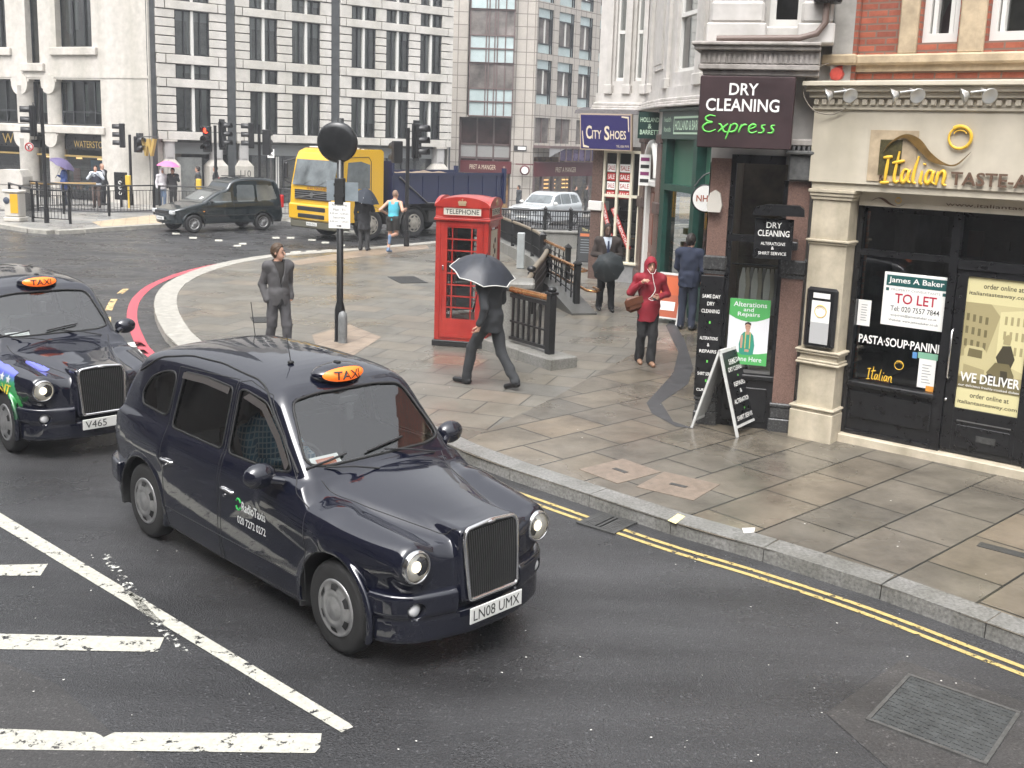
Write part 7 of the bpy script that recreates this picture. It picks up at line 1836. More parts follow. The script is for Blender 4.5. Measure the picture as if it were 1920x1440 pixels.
for z in (2.36, 2.54): mb.box(-.085, .085, -.09, .08, z, z + .04)
mb.build('clamp', M_RUB, pl)
nl = MB(); nl.box(-.17, .18, -.072, -.062, 1.86, 2.28, 0, b=.003)
for s, z0, z1, w in (('No loading', 2.21, 2.255, .12), ('Mon - Fri', 2.14, 2.18, .10), ('8.30 am - 6.30 pm', 2.075, 2.115, .15), ('Saturday', 2.01, 2.05, .10), ('8.30 am - 1.30 pm', 1.95, 1.985, .15)): nl.text(s, .005 - w, .005 + w, z0, z1, -.0735, 1)
nl.prism([(-.04, 1.892), (.01, 1.892), (.01, 1.878), (.045, 1.90), (.01, 1.922), (.01, 1.908), (-.04, 1.908)], -.0738, -.0722, 'xz', 1)
nl.build('loading_plate', [M_WLET, M_BLET], pl)
bo = MB().lathe([(.075, 0), (.075, .42), (.06, .50), (.0, .53)], (0, 0, 0), 'z', 16).build('bollard', mat('grey_bollard', (.16, .165, .165), .45, noise=(8, .3))); bo.location = (PO[0] + .07, PO[1] - .12, .12); tag(bo, 'short grey round topped bollard at the foot of the black pole', 'bollard')

# ============ subway stair: plinths, railings, gate panels
def rail_fence(name, label, cat, pts, top, base, bar_gap=.075, bar_r=.014, rail_m=None, rail_r=.035, posts=None, parent=None, mids=()):
    t = thing(name, label, cat, (pts[0][0], pts[0][1], 0)); o = Vector((pts[0][0], pts[0][1], 0)); P_ = [Vector((*p, 0)) - o for p in pts]
    MB().tube([(p.x, p.y, top) for p in P_], rail_r, 8).build('hand_rail', rail_m or M_BPAINT, t)
    m_ = MB(); m_.tube([(p.x, p.y, base + .10) for p in P_], .018, 6)
    for z in mids: m_.tube([(p.x, p.y, z) for p in P_], .014, 6)
    L_ = 0
    for a, b in zip(P_, P_[1:]):
        d = (b - a); n_ = max(1, int(d.length / bar_gap))
        for k in range(n_):
            q = a + d * (k + .5) / n_; m_.cyl((q.x, q.y, base + .10), (q.x, q.y, top), bar_r, n=5, caps=False)
    m_.build('bars', M_BPAINT, t)
    for q in (posts or []):
        q = Vector((*q, 0)) - o
        c = MB(); c.box(q.x - .05, q.x + .05, q.y - .05, q.y + .05, base, top + .04, b=.008); c.box(q.x - .065, q.x + .065, q.y - .065, q.y + .065, top + .04, top + .07, b=.01)
        vs = [(q.x - .06, q.y - .06, top + .07), (q.x + .06, q.y - .06, top + .07), (q.x + .06, q.y + .06, top + .07), (q.x - .06, q.y + .06, top + .07), (q.x, q.y, top + .14)]; c.add(vs, [(0, 1, 4), (1, 2, 4), (2, 3, 4), (3, 0, 4)]); c.build('post', M_BPAINT, t)
    return t
lc = spline([(.36, 25.8), (.30, 26.8), (.02, 28.4), (-.35, 30.0), (-.70, 31.4), (-.98, 33.0)], 5)
rail_fence('curved_railing', 'long black railing with brown top rail curving behind the telephone box', 'railing', lc, 1.12, .40, rail_m=M_OLDR, rail_r=.045, posts=[lc[0], lc[8], lc[16]], mids=(.72,))
mb = MB(); edge_run([(p[0] - .12, p[1]) for p in lc], 1.4, .34, mb, z0=.1, z1=.42); edge_run([(-.1, 20.2), (.0, 23), (.05, 26.0)], 1.2, .3, mb, z0=.1, z1=.36); o = mb.build('stair_plinth', M_STONEG); tag(o, 'low granite plinth under the curved railing', 'plinth')
fr_ = [(-.98, 33.1), (.2, 33.1), (1.3, 33.1), (2.15, 33.1)]
rail_fence('back_railing', 'straight black railing on a stone wall behind the stairwell', 'railing', fr_, 1.30, .62, bar_gap=.075, rail_r=.035, posts=[(.55, 33.1), (1.35, 33.1)], mids=(1.12, .95))
mb = MB(); mb.box(-1.1, 2.2, 32.95, 33.3, .1, .60, b=.02); mb.box(-1.15, 2.2, 32.9, 33.35, .60, .68, b=.02); o = mb.build('stair_wall', M_STONEG); tag(o, 'low stone wall carrying the straight black railing', 'wall')
# near parapet: stone pier, plain iron apron curving up to the gate post
g_p1, g_p2 = (.44, 22.6), (1.03, 20.75)
mb = MB(); mb.box(-.42, .10, 16.45, 17.0, .10, 1.12, b=.03); mb.box(-.47, .15, 16.40, 17.05, 1.12, 1.24, b=.03); o = mb.build('stone_pier', M_STONEG); tag(o, 'square stone pier behind the walker with the black umbrella', 'pier')
ap = spline([(-.05, 17.0), (.06, 18.4), (.18, 20.0), (.34, 21.4), (.44, 22.6)], 6)
t = thing('iron_parapet', 'dark curved iron parapet sweeping from the stone pier to the gate', 'parapet', (0, 0, 0))
ht = [1.02 + .10 * i / (len(ap) - 1) for i in range(len(ap))]
MB().tube([(p[0], p[1], h_) for p, h_ in zip(ap, ht)], .055, 8).build('hand_rail', M_OLDR, t)
m_ = MB(); 
for (a, b), (h0, h1) in zip(zip(ap, ap[1:]), zip(ht, ht[1:])):
    m_.add([(a[0], a[1], .3), (b[0], b[1], .3), (b[0], b[1], h1), (a[0], a[1], h0)], [(0, 1, 2, 3)], 0, True); m_.add([(a[0] - .02, a[1], .3), (b[0] - .02, b[1], .3), (b[0] - .02, b[1], h1), (a[0] - .02, a[1], h0)], [(3, 2, 1, 0)], 0, True)
m_.build('apron', mat('iron_mesh', (.035, .035, .036), .5, noise=(60, .6), bump=(90, .5)), t)
m_ = MB()
for k in (.42, .6, .8): m_.tube([(p[0] + .012, p[1], .3 + (h_ - .3) * k) for p, h_ in zip(ap, ht)], .014, 5)
m_.build('rails', M_BPAINT, t)
mid = ap[len(ap) // 3]; MB().cyl((mid[0], mid[1], .3), (mid[0], mid[1], 1.1), .07, n=10).ell((mid[0], mid[1], 1.16), (.09, .09, .06), 12).build('post', M_BPAINT, t)
mb = MB(); edge_run([(p[0] + .1, p[1]) for p in reversed(ap)], 1.2, .3, mb, z0=.1, z1=.33); o = mb.build('parapet_base', M_STONEG); tag(o, 'curved granite base under the iron parapet', 'plinth')
def gate_panel(label, a, b, top0, top1, z0=.25):
    t = thing('stair_gate_panel', label, 'railing', (a[0], a[1], 0), math.atan2(b[1] - a[1], b[0] - a[0]), 'lattice panels at the subway stair'); L_ = math.dist(a, b)
    for x, tp in ((0, top0), (L_, top1)):
        c = MB(); c.box(x - .06, x + .06, -.06, .06, .12, tp, b=.01); c.box(x - .075, x + .075, -.075, .075, tp, tp + .04, b=.01)
        c.add([(x - .07, -.07, tp + .04), (x + .07, -.07, tp + .04), (x + .07, .07, tp + .04), (x - .07, .07, tp + .04), (x, 0, tp + .12)], [(0, 1, 4), (1, 2, 4), (2, 3, 4), (3, 0, 4)]); c.build('post', M_BPAINT, t)
    MB().tube([(.05, 0, top0 - .10), (L_ - .05, 0, top1 - .06)], .04, 8).build('hand_rail', M_BRASS, t)
    MB().tube([(.05, .08, top0 - .48), (L_ + .05, .08, top1 - .45), (L_ + .35, .08, top1 - .47), (L_ + .5, .2, top1 - .47), (L_ + .35, .36, top1 - .47), (L_ + .02, .36, top1 - .46)], .028, 8).build('lower_rail', M_BRASS, t)
    m_ = MB(); n_ = 5
    for k in range(1, n_ + 1): x = L_ * k / (n_ + 1); m_.box(x - .014, x + .014, -.012, .012, z0 + .28 * (1 - x / L_), top0 - .12 + (top1 - top0) * x / L_)
    for f_ in (.02, .28, .54, .80): m_.tube([(.05, 0, z0 + .28 + (top0 - z0 - .42) * f_), (L_ - .05, 0, z0 + (top1 - z0 - .12) * f_)], .014, 5)
    for k in range(n_):
        x = L_ * (k + 1) / (n_ + 1); m_.tube([(x + .06 * math.cos(q), 0, top0 - .28 + (top1 - top0) * x / L_ + .06 * math.sin(q)) for q in [math.pi * i / 5 for i in range(10)]], .01, 5, closed=True)
    m_.build('lattice', M_BPAINT, t); return t
gate_panel('nearer black lattice panel with brass handrail at the subway stair', g_p1, g_p2, 1.14, 1.05)
gate_panel('farther black lattice panel with brass handrail at the subway stair', (.40, 25.9), (.95, 23.9), 1.14, 1.05)
wd = MB(frame(g_p1, math.degrees(math.atan2(g_p2[1] - g_p1[1], g_p2[0] - g_p1[0]))))
wd.prism([(-.3, .10), (2.5, .10), (2.5, .16), (2.35, .19), (.9, .50), (-.3, .56)], -.28, .24, 'xz'); o = wd.build('granite_wedge', mat('dark_wet_granite', (.085, .085, .08), .3, noise=(50, .45))); tag(o, 'sloping dark granite block under the nearer lattice panel', 'kerb block')
# steps seen between the two panels
sp_ = MB()
for k in range(4): sp_.box(.3 - k * .02, 1.0, 23.0, 25.6, .121 + 0 * k, .13 + .0 * k)
# near thick railing on its granite kerb
r1, r2 = (-.22, 16.35), (.40, 15.52)
t = thing('stair_end_railing', 'stout black railing with brass top beside the walker with the umbrella', 'railing', (r1[0], r1[1], 0), math.atan2(r2[1] - r1[1], r2[0] - r1[0])); L_ = math.dist(r1, r2)
c = MB(); c.box(L_ - .06, L_ + .06, -.06, .06, .28, 1.20, b=.012); c.box(L_ - .08, L_ + .08, -.08, .08, 1.20, 1.24, b=.01); c.ell((L_, 0, 1.27), (.075, .075, .05), 12); c.build('post', M_BPAINT, t)
MB().tube([(.0, 0, 1.14), (L_ - .02, 0, 1.14)], .05, 10).build('hand_rail', M_BRASS, t)
m_ = MB(); m_.box(.0, L_, -.03, .03, 1.02, 1.08); m_.box(.0, L_, -.03, .03, .34, .39); m_.box(.0, L_, -.02, .02, .62, .65)
for k in range(7): x = .06 + k * (L_ - .16) / 6.2; m_.box(x - .018, x + .018, -.015, .015, .39, 1.02)
m_.build('bars', M_BPAINT, t)
mb = MB(frame(r1, math.degrees(math.atan2(r2[1] - r1[1], r2[0] - r1[0])))); mb.box(-.55, L_ * .55, -.26, .26, .10, .29, b=.012); mb.box(L_ * .56, L_ + .36, -.26, .26, .10, .285, b=.012); o = mb.build('granite_step', M_STONEG); tag(o, 'granite kerb under the stout black railing', 'kerb block')
gb_ = MB().box(-.10, .10, -.10, .10, 0, .95, b=.02).build('grey_post', mat('grey_steel_post', (.34, .36, .36), .4, .2, noise=(4, .15))); gb_.location = (-.16, 27.4, .12); tag(gb_, 'square grey steel post beside the curved railing', 'post')
# chalkboard and A-boards
def a_board(name, label, loc, rz, w, h, spread, faces, frame_m, panel_m, group=None):
    t = thing(name, label, 'A-board', (loc[0], loc[1], .12), rz, group)
    for s in (1, -1):
        T = Matrix.Translation((0, s * -.0, h)) @ Matrix.Rotation(math.atan2(spread / 2, h) * -s, 4, 'X') ; L_ = math.hypot(h, spread / 2)
        m_ = MB(T); y = -.012 * s
        for x in (-w / 2, w / 2 - .03): m_.box(x, x + .03, -.014, .014, -L_, 0, 0)
        m_.box(-w / 2 + .03, w / 2 - .03, -.014, .014, -.04, 0, 0); m_.box(-w / 2 + .03, w / 2 - .03, -.014, .014, -L_ + .10, -L_ + .13, 0)
        m_.box(-w / 2 + .03, w / 2 - .03, -.008, .008, -L_ + .13, -.04, 1)
        p_ = m_.build('panel', [frame_m, panel_m[0] if s == 1 else panel_m[1]], t)
        if s == 1 and faces: faces(T, p_, L_)
    return t
def dc_face(T, p_, L_):
    m_ = MB(T)
    for s, z, w, hh in (('SAME DAY', -.16, .34, .055), ('DRY CLEANING', -.255, .44, .055), ('REPAIRS', -.44, .30, .055), ('&', -.53, .05, .05), ('ALTERATIONS', -.64, .46, .055), ('SHIRT SERVICE', -.84, .48, .055)): m_.text(s, -w / 2, w / 2, z - hh / 2, z + hh / 2, -.0092, 0, bold=.018)
    m_.box(-.17, .02, -.0094, -.0085, -.196, -.191, 0)
    for z in (-.345, -.745): m_.lathe([(0, -.0095), (.014, -.0095)], (0, 0, z), 'y', 10, 1)
    m_.build('lettering', [M_WLET, mat('lime_green', (.13, .55, .09), .5)], p_)
a_board('a_board', 'black and white dry cleaning A-board on the pavement by the marble post', (2.50, 12.27), math.atan2(.55, .40), .66, 1.0, .60, dc_face, mat('white_board_frame', (.55, .55, .53), .45, noise=(10, .15)), [M_BLACKP, mat('pale_board_back', (.40, .40, .385), .5, noise=(4, .15))])
def hb_face(T, p_, L_):
    m_ = MB(T); m_.box(-.20, .20, -.010, -.0085, -.42, -.08, 0); m_.box(-.15, .15, -.010, -.0085, -.72, -.55, 1); m_.build('poster', [mat('orange_print2', (.5, .1, .03), .5), M_WLET], p_)
a_board('a_board', 'small A-board with an orange poster beside the man in the navy suit', (2.80, 19.75), R(-30), .5, .95, .5, hb_face, mat('white_board_frame', (.55, .55, .53), .45), [mat('orange_panel', (.38, .09, .04), .5)] * 2)
def chalk_face(T, p_, L_):
    m_ = MB(T); m_.text('The A', -.16, .10, -.16, -.07, -.0092, 0); m_.box(-.2, .2, -.0095, -.0085, -.30, -.22, 1)
    for k in range(6): m_.box(-.18, .1 + .05 * (k % 2), -.0095, -.0085, -.40 - k * .07, -.385 - k * .07, 2)
    m_.build('chalk_writing', [mat('chalk_yellow', (.55, .5, .25), .8), mat('chalk_orange', (.5, .15, .06), .8), mat('chalk_grey', (.25, .28, .3), .8)], p_)
a_board('a_board', 'black chalkboard standing by the shoe shop corner', (1.66, 28.6), R(-10), .55, 1.1, .35, chalk_face, M_BLACKP, [mat('slate_board', (.03, .032, .034), .6)] * 2)

# ============ traffic signals
M_SIG = mat('signal_black', (.012, .012, .013), .4)
M_OFF = mat('unlit_lens', (.03, .012, .012), .25); M_RON = mat('red_signal_on', (.9, .1, .05), .3, emit=(1, .05, .02), emit_s=4)
def sig_head(t, x, y, z, rz, lit=None, board=True, n=3):
    h = bpy.data.objects.new('signal_head', None); put(h, t); h.location = (x, y, z); h.rotation_euler = (0, 0, rz)
    m_ = MB(); H_ = .34 * n
    if board: m_.box(-.25, .25, .0, .015, -H_ / 2 - .1, H_ / 2 + .1, b=.005)
    m_.box(-.15, .15, -.12, .10, -H_ / 2, H_ / 2, b=.02)
    for k in range(n):
        zc = H_ / 2 - .17 - k * .34
        m_.lathe([(.125, -.12), (.13, -.40), (.135, -.40), (.135, -.12)], (0, 0, zc), 'y', 18, a0=-.5, a1=math.pi + .5)
    m_.build('housing', M_SIG, h)
    for k in range(n):
        zc = H_ / 2 - .17 - k * .34; MB().lathe([(0, -.135), (.07, -.132), (.11, -.121)], (0, 0, zc), 'y', 16).build('lens', M_RON if lit == k else M_OFF, h)
    return h
def signal(label, base, top, heads, group='traffic signals round the junction'):
    t = thing('traffic_light', label, 'traffic light', (base[0], base[1], .12), 0, group)
    MB().cyl((0, 0, 0), (0, 0, top), .06, n=12).cyl((0, 0, 0), (0, 0, .5), .085, n=12).build('pole', M_SIG, t)
    for h in heads: sig_head(t, *h)
    return t
LB = gp(88, 418, .12)
tl1 = signal('tall traffic light by the yellow bollard at far left', LB, 4.5, [(-.28, -.05, 3.42, R(-62)), ])
MB().box(-.36, -.05, -.1, .02, 2.55, 2.80).build('control_box', M_SIG, tl1); MB().lathe([(0, -.13), (.15, -.13), (.15, -.10), (0, -.10)], (-.42, 0, 2.55), 'y', 20).build('turn_sign', mat('sign_white', (.65, .64, .62), .4), tl1)
MB().tube([(-.42 + .13 * math.cos(q), -.135, 2.55 + .13 * math.sin(q)) for q in [math.pi * i / 10 for i in range(20)]], .02, 5, closed=True).tube([(-.33, -.135, 2.46), (-.51, -.135, 2.64)], .014, 5).build('turn_sign_ring', mat('sign_red', (.45, .03, .03), .4), tl1)
MB().tube([(-.44, -.136, 2.47), (-.44, -.136, 2.58), (-.38, -.136, 2.6)], .016, 5).build('turn_arrow', M_BLET, tl1)
signal('traffic light with three visors right of the jogger', gp(762, 462, .12), 3.6, [(.26, -.05, 3.22, R(75)), (-.42, .8, 2.85, R(-150), None, False, 2)])
signal('slim traffic light in front of the pale blank bookshop wall', gp(247, 385, .12), 3.0, [(-.30, 0, 2.95, R(-75), None, False), (.35, .0, 2.6, R(55), None, False, 2)])
signal('thin second signal post beside the slim traffic light', gp(256, 381, .12), 2.7, [(.1, .1, 2.5, R(160), None, False, 2)])
signal('traffic light showing a red lamp behind the dark van', (-12.75, 42.6), 3.5, [(.30, -.05, 3.15, R(80)), (-.30, -.05, 2.95, R(-8), 0, False)])
signal('traffic light nearest the 110 pedestal of the office block', (-11.05, 42.9), 3.6, [(-.30, -.05, 3.15, R(-70), None, False), (.30, 0, 2.9, R(175), None, False)])

# ============ guard rails, bollard, stone pier on the far side
def guard(label, pts, top=1.12, z0=.12):
    t = thing('guard_rail', label, 'guard rail', (pts[0][0], pts[0][1], z0), 0, 'pedestrian guard rails at the far crossing'); o = Vector((pts[0][0], pts[0][1], 0)); P_ = [Vector((*p, 0)) - o for p in pts]
    m_ = MB(); m_.tube([(p.x, p.y, top) for p in P_], .03, 6); m_.tube([(p.x, p.y, top - .18) for p in P_], .015, 5); m_.tube([(p.x, p.y, .15) for p in P_], .02, 5); m_.build('rails', M_BPAINT, t)
    b_ = MB()
    for a, b in zip(P_, P_[1:]):
        d = b - a; n_ = max(1, int(d.length / .13))
        for k in range(n_): q = a + d * (k + .5) / n_; b_.cyl((q.x, q.y, .15), (q.x, q.y, top - .18), .010, n=5, caps=False)
    b_.build('bars', M_BPAINT, t)
    for a, b in zip(P_, P_[1:]):
        n_ = max(1, round((b - a).length / 2.2))
        for k in range(n_ + (1 if b is P_[-1] else 0)): q = a + (b - a) * k / n_; MB().cyl((q.x, q.y, 0), (q.x, q.y, top + .03), .05, n=8).build('post', M_BPAINT, t)
    return t
guard('short guard rail round the far traffic island corner', [gp(20, 400, .12), gp(62, 416, .12), gp(132, 420, .12)])
guard('long guard rail in front of the people by the bookshop', [gp(25, 390, .12), gp(120, 401, .12), gp(205, 405, .12), gp(290, 402, .12)])
guard('guard rail behind the dark van and lorry', [gp(300, 403, .12), gp(400, 405, .12), gp(525, 408, .12), gp(690, 412, .12)])
bl = thing('traffic_bollard', 'squat pale traffic bollard with yellow face on the far island', 'bollard', (-17.6, 35.7, .12), R(-8))
MB().box(-.30, .30, -.25, .25, 0, .16, b=.03).box(-.27, .27, -.22, .22, .16, .98, b=.04).box(-.31, .31, -.26, .26, .98, 1.08, b=.04).build('body', mat('pale_plastic', (.5, .47, .42), .5), bl)
MB().box(-.02, .26, -.235, -.222, .30, .95).build('yellow_face', mat('bollard_yellow', (.6, .34, .02), .4), bl); MB().lathe([(0, -.24), (.11, -.24), (.12, -.225)], (-.16, 0, .72), 'y', 18).build('roundel', mat('roundel_grey', (.05, .06, .09), .4), bl)
sp_x = at(30, 380, 40.5); st = MB(); st.box(-.45, .45, -.4, .4, 0, 1.0, b=.03); st.prism([(-.5, 1.0), (.5, 1.0), (.5, 1.3), (.4, 1.55), (-.4, 1.55), (-.5, 1.3)], -.42, .42, 'xz'); o = st.build('stone_gate_pier', M_PORT); o.location = (sp_x.x, 40.5, .12); tag(o, 'weathered stone pier behind the far traffic light', 'pier')
rail_fence('stair_railing', 'black railing with gold rail beside the stone pier at far left', 'railing', [(sp_x.x + .5, 40.7), (-17.4, 42.0)], 1.15, .2, rail_m=mat('gilt_rail', (.35, .23, .1), .4, .5), rail_r=.05, bar_gap=.14)
mpx = gp(228, 388, .12); ms_ = thing('map_post', 'black information post with white symbols by the guard rail', 'sign', (mpx[0], mpx[1], .12), R(-10)); MB().box(-.28, .28, -.06, .06, .3, 1.45, b=.02).build('panel', M_BLACKP, ms_); m_ = MB()
for k in range(3): m_.lathe([(.045, -.063), (.075, -.063)], (0, 0, 1.02 - k * .22), 'y', 14, a0=k * .8, a1=k * .8 + 5)
m_.build('symbols', M_WLET, ms_); MB().cyl((0, 0, 0), (0, 0, .3), .06, n=8).build('foot', M_BLACKP, ms_)
yb = MB().box(-.1, .1, -.08, .08, .95, 1.35, b=.02).cyl((0, 0, 0), (0, 0, .95), .04, n=8).build('push_button_box', mat('button_yellow', (.6, .4, .05), .4)); q = gp(242, 390, .12); yb.location = (q[0], q[1], .12); tag(yb, 'yellow push button box on a post beside the map post', 'push button')
yb2 = MB().box(-.1, .1, -.08, .08, .95, 1.35, b=.02).cyl((0, 0, 0), (0, 0, .95), .04, n=8).build('push_button_box', MATS['button_yellow']); q = gp(374, 398, .12); yb2.location = (q[0], q[1], .12); tag(yb2, 'yellow push button box just behind the dark van bonnet', 'push button')
# ---------------------------------------------------------------- people (facing -y in their own frame, left side +x, 1.75 m before scaling)
SKIN = mat('skin_light', (.48, .27, .19), .55, noise=(12, .12)); SKIN_D = mat('skin_dark', (.085, .045, .03), .5, noise=(12, .15))
def cloth(name, c, rough=.85): return mat(name, c, rough, noise=(9, .12), bump=(140, .25))
def folds(x, y, z, a=.004):
    w = 2.2 * np.sin(7 * x + 5 * z) + 1.5 * np.sin(9 * y - 6 * z + 1)
    return a * (.55 * np.sin(19 * z + 13 * x - 8 * y + w) + .3 * np.sin(34 * z - 21 * x + 17 * y + 1.7 * w) + .25 * np.sin(11 * z + 38 * x + 26 * y - w))
BASE = dict(hipL=(.085, 0, .92), hipR=(-.085, 0, .92), kneeL=(.095, -.02, .50), kneeR=(-.095, -.02, .50), ankL=(.10, .02, .085), ankR=(-.10, .02, .085), toeL=(.12, -.18, .035), toeR=(-.12, -.18, .035),
            pel=(0, .0, .95), chest=(0, .0, 1.26), neck=(0, .01, 1.46), shL=(.185, .01, 1.41), shR=(-.185, .01, 1.41), elL=(.25, .04, 1.12), elR=(-.25, .04, 1.12), wrL=(.26, -.05, .88), wrR=(-.26, -.05, .88), head=(0, -.02, 1.625))
def hand_mesh(J, s, res, curl=.5, grip=None):
    """palm, four unequal bent fingers and a thumb at the side"""
    w = np.array(J['wr' + s]); e = np.array(J['el' + s]); d = (w - e) / np.linalg.norm(w - e)
    fw = np.array(J.get('palm' + s, (0, -1, 0)), float); n = fw - d * fw.dot(d); n /= np.linalg.norm(n); side = np.cross(d, n)
    if s == 'R': side = -side
    P = lambda a, b, c: tuple(w + d * a + side * b + n * c)
    segs = [(P(.0, 0, 0), P(.075, .0, .0), .026, .030)]
    for k, (b, L) in enumerate(((-.030, .068), (-.010, .078), (.010, .073), (.028, .058))):
        p0 = P(.085, b, .002); p1 = P(.085 + L * .45, b * 1.1, .008 + .03 * curl); p2 = P(.085 + L * (.85 - .45 * curl), b * 1.1, .02 + .065 * curl)
        segs += [(p0, p1, .0095, .009), (p1, p2, .009, .0075)]
    segs += [(P(.02, -.028, .005), P(.055, -.052, .02), .012, .0105), (P(.055, -.052, .02), P(.085, -.052, .035 + .015 * curl), .0105, .0085)]
    def f(x, y, z):
        d_ = 9
        for a, b, r0, r1 in segs: d_ = smin(d_, cap(x, y, z, a, b, r0, r1), .008)
        return d_
    pts = np.array([p for sg in segs for p in sg[:2]]); return surfnet(f, tuple(pts.min(0) - .04), tuple(pts.max(0) + .04), res)
def human(label, loc, rz, scale=1.0, pose=None, skin=SKIN, res=.013, top='suit', m_top=None, m_bot=None, m_shirt=None, m_shoe=None, m_hair=None, head_turn=0., head_tilt=0., hem=.80, shorts=False, hands=True, group=None, curl=.5, tie=None, hood=False, slim=1., z0=.12, open_front=True, flare=0., bald=False):
    J = dict(BASE); J.update(pose or {})
    t = thing('person', label, 'person', (loc[0], loc[1], z0), rz, group); t.scale = (scale, scale, scale)
    A = lambda k: np.array(J[k], float)
    hd = A('head'); nk = A('neck'); ct, st_ = math.cos(head_turn), math.sin(head_turn)
    def H(x, y, z):     # head frame
        X, Y, Z = x - hd[0], y - hd[1], z - hd[2]
        Y, Z = Y * math.cos(head_tilt) + Z * math.sin(head_tilt), -Y * math.sin(head_tilt) + Z * math.cos(head_tilt)
        return X * ct + Y * st_, -X * st_ + Y * ct, Z
    def f_head(x, y, z):
        X, Y, Z = H(x, y, z)
        d = elli(X, Y, Z, (0, .012, .02), (.074, .094, .105)); d = smin(d, elli(X, Y, Z, (0, -.032, -.062), (.05, .054, .055)), .035)
        d = smin(d, cap(X, Y, Z, (0, -.092, .008), (0, -.108, -.024), .009, .014), .016)              # nose
        for s in (1, -1):
            d = smax(d, -elli(X, Y, Z, (s * .031, -.096, .012), (.02, .014, .011)), .012)             # eye sockets
            d = smin(d, elli(X, Y, Z, (s * .078, .012, -.005), (.012, .02, .032)), .008)              # ears
        d = smin(d, elli(X, Y, Z, (0, -.083, -.058), (.024, .010, .008)), .008); return d              # lips
    def f_neck(x, y, z): return cap(x, y, z, tuple(nk + np.array([0, 0, -.06])), tuple(hd + np.array([0, .015, -.06])), .062, .054)
    def limb(x, y, z, a, b, c, r): return smin(cap(x, y, z, tuple(A(a)), tuple(A(b)), r[0], r[1]), cap(x, y, z, tuple(A(b)), tuple(A(c)), r[1], r[2]), .02)
    def f_torso(x, y, z, g=0.):
        ch, pe = A('chest'), A('pel'); m_ = (ch + pe) / 2
        d = elli(x, y, z, tuple(ch + np.array([0, 0, .02])), (.168 * slim + g, .112 + g, .21)); d = smin(d, elli(x, y, z, tuple(m_), (.138 * slim + g, .098 + g, .20)), .06); d = smin(d, elli(x, y, z, tuple(pe), (.158 * slim + g, .112 + g, .155)), .05)
        d = smin(d, cap(x, y, z, tuple(A('shL')), tuple(A('shR')), .062 + g), .05); d = smin(d, cap(x, y, z, tuple(A('shL')), tuple(nk), .055 + g, .05 + g), .03); return smin(d, cap(x, y, z, tuple(A('shR')), tuple(nk), .055 + g, .05 + g), .03)
    lo = np.min([J[k] for k in J if not k.startswith('palm')], 0) - .2; hi = np.max([J[k] for k in J if not k.startswith('palm')], 0) + .2
    def part(name, f, m_, zlo=None, zhi=None, r=res):
        l_ = lo.copy(); h_ = hi.copy()
        if zlo is not None: l_[2] = zlo
        if zhi is not None: h_[2] = zhi
        V, Q, N = surfnet(f, tuple(l_), tuple(h_), r); return mesh_obj(name, V, Q, N, [m_], t)
    # ---- body: one skin mesh
    def f_body(x, y, z):
        d = smin(f_head(x, y, z), f_neck(x, y, z), .02); d = smin(d, f_torso(x, y, z, -.012), .03)
        for s in 'LR':
            d = smin(d, limb(x, y, z, 'sh' + s, 'el' + s, 'wr' + s, (.05, .041, .029)), .02); d = smin(d, limb(x, y, z, 'hip' + s, 'knee' + s, 'ank' + s, (.076, .052, .037)), .03)
        return d
    V, Q, N = surfnet(f_body, tuple(lo), tuple(hi), res)
    if hands:
        for s in 'LR':
            if s in (hands if isinstance(hands, str) else 'LR'):
                v, q, n = hand_mesh(J, s, min(res, .0065), curl); Q = np.concatenate([Q, q + len(V)]); V = np.concatenate([V, v]); N = np.concatenate([N, n])
    mesh_obj('body', V, Q, N, [skin], t)
    if res < .016:
        e_ = MB()
        for s in (1, -1):
            for (ex, ey, ez, r_) in ((s * .031, -.084, .011, (.011, .007, .006)), (s * .031, -.087, .033, (.018, .006, .0045))):
                X, Y = ex * ct - ey * st_, ex * st_ + ey * ct; e_.ell((hd[0] + X, hd[1] + Y, hd[2] + ez), r_, 8, 0)
        X, Y = -(-.094) * st_, -.094 * ct; e_.ell((hd[0] + X, hd[1] + Y, hd[2] - .059), (.02, .01, .003), 8, 1)
        e_.build('eyes_and_lips', [mat('dark_iris', (.02, .014, .01), .3), mat('lip_tone', tuple(c * .6 for c in skin.node_tree.nodes['Principled BSDF'].inputs['Base Color'].default_value[:3]), .5)], t)
    # ---- trousers or shorts
    def f_legs(x, y, z):
        d = 9
        for s in 'LR':
            if shorts: d = smin(d, np.maximum(cap(x, y, z, tuple(A('hip' + s)), tuple(A('knee' + s)), .105, .10), (A('knee' + s)[2] + .10) - z), .03)
            else: d = smin(d, limb(x, y, z, 'hip' + s, 'knee' + s, 'ank' + s, (.098, .076, .066 + flare)), .03)
        d = smin(d, elli(x, y, z, tuple(A('pel')), (.168 * slim, .125, .13)), .05); d = np.maximum(d, z - (A('pel')[2] + .10))
        return d + folds(x, y, z, .0075)
    part('shorts' if shorts else 'trousers', f_legs, m_bot, zhi=1.15)
    # ---- top
    arm_end = .85
    def f_top(x, y, z):
        g = .028 if top != 'vest' else .012
        d = f_torso(x, y, z, g)
        if top == 'vest':
            d = np.maximum(np.maximum(d, (A('pel')[2] - .06) - z), z - 1.43); d = np.maximum(d, (np.abs(x - A('chest')[0]) - .150) - np.maximum(0, 1.28 - z) * .6); return np.maximum(d, z - 1.36 - .14 * (np.abs(x) > .05)) + folds(x, y, z, .003)
        pe = A('pel'); fl = 1 + .12 * np.clip(pe[2] + .1 - z, 0, .5); sk = smax((np.sqrt(((x - pe[0]) / (.178 * slim * fl)) ** 2 + ((y - pe[1]) / (.135 * fl)) ** 2) - 1) * .14, z - pe[2] - .12, .08); d = smin(d, sk, .05)
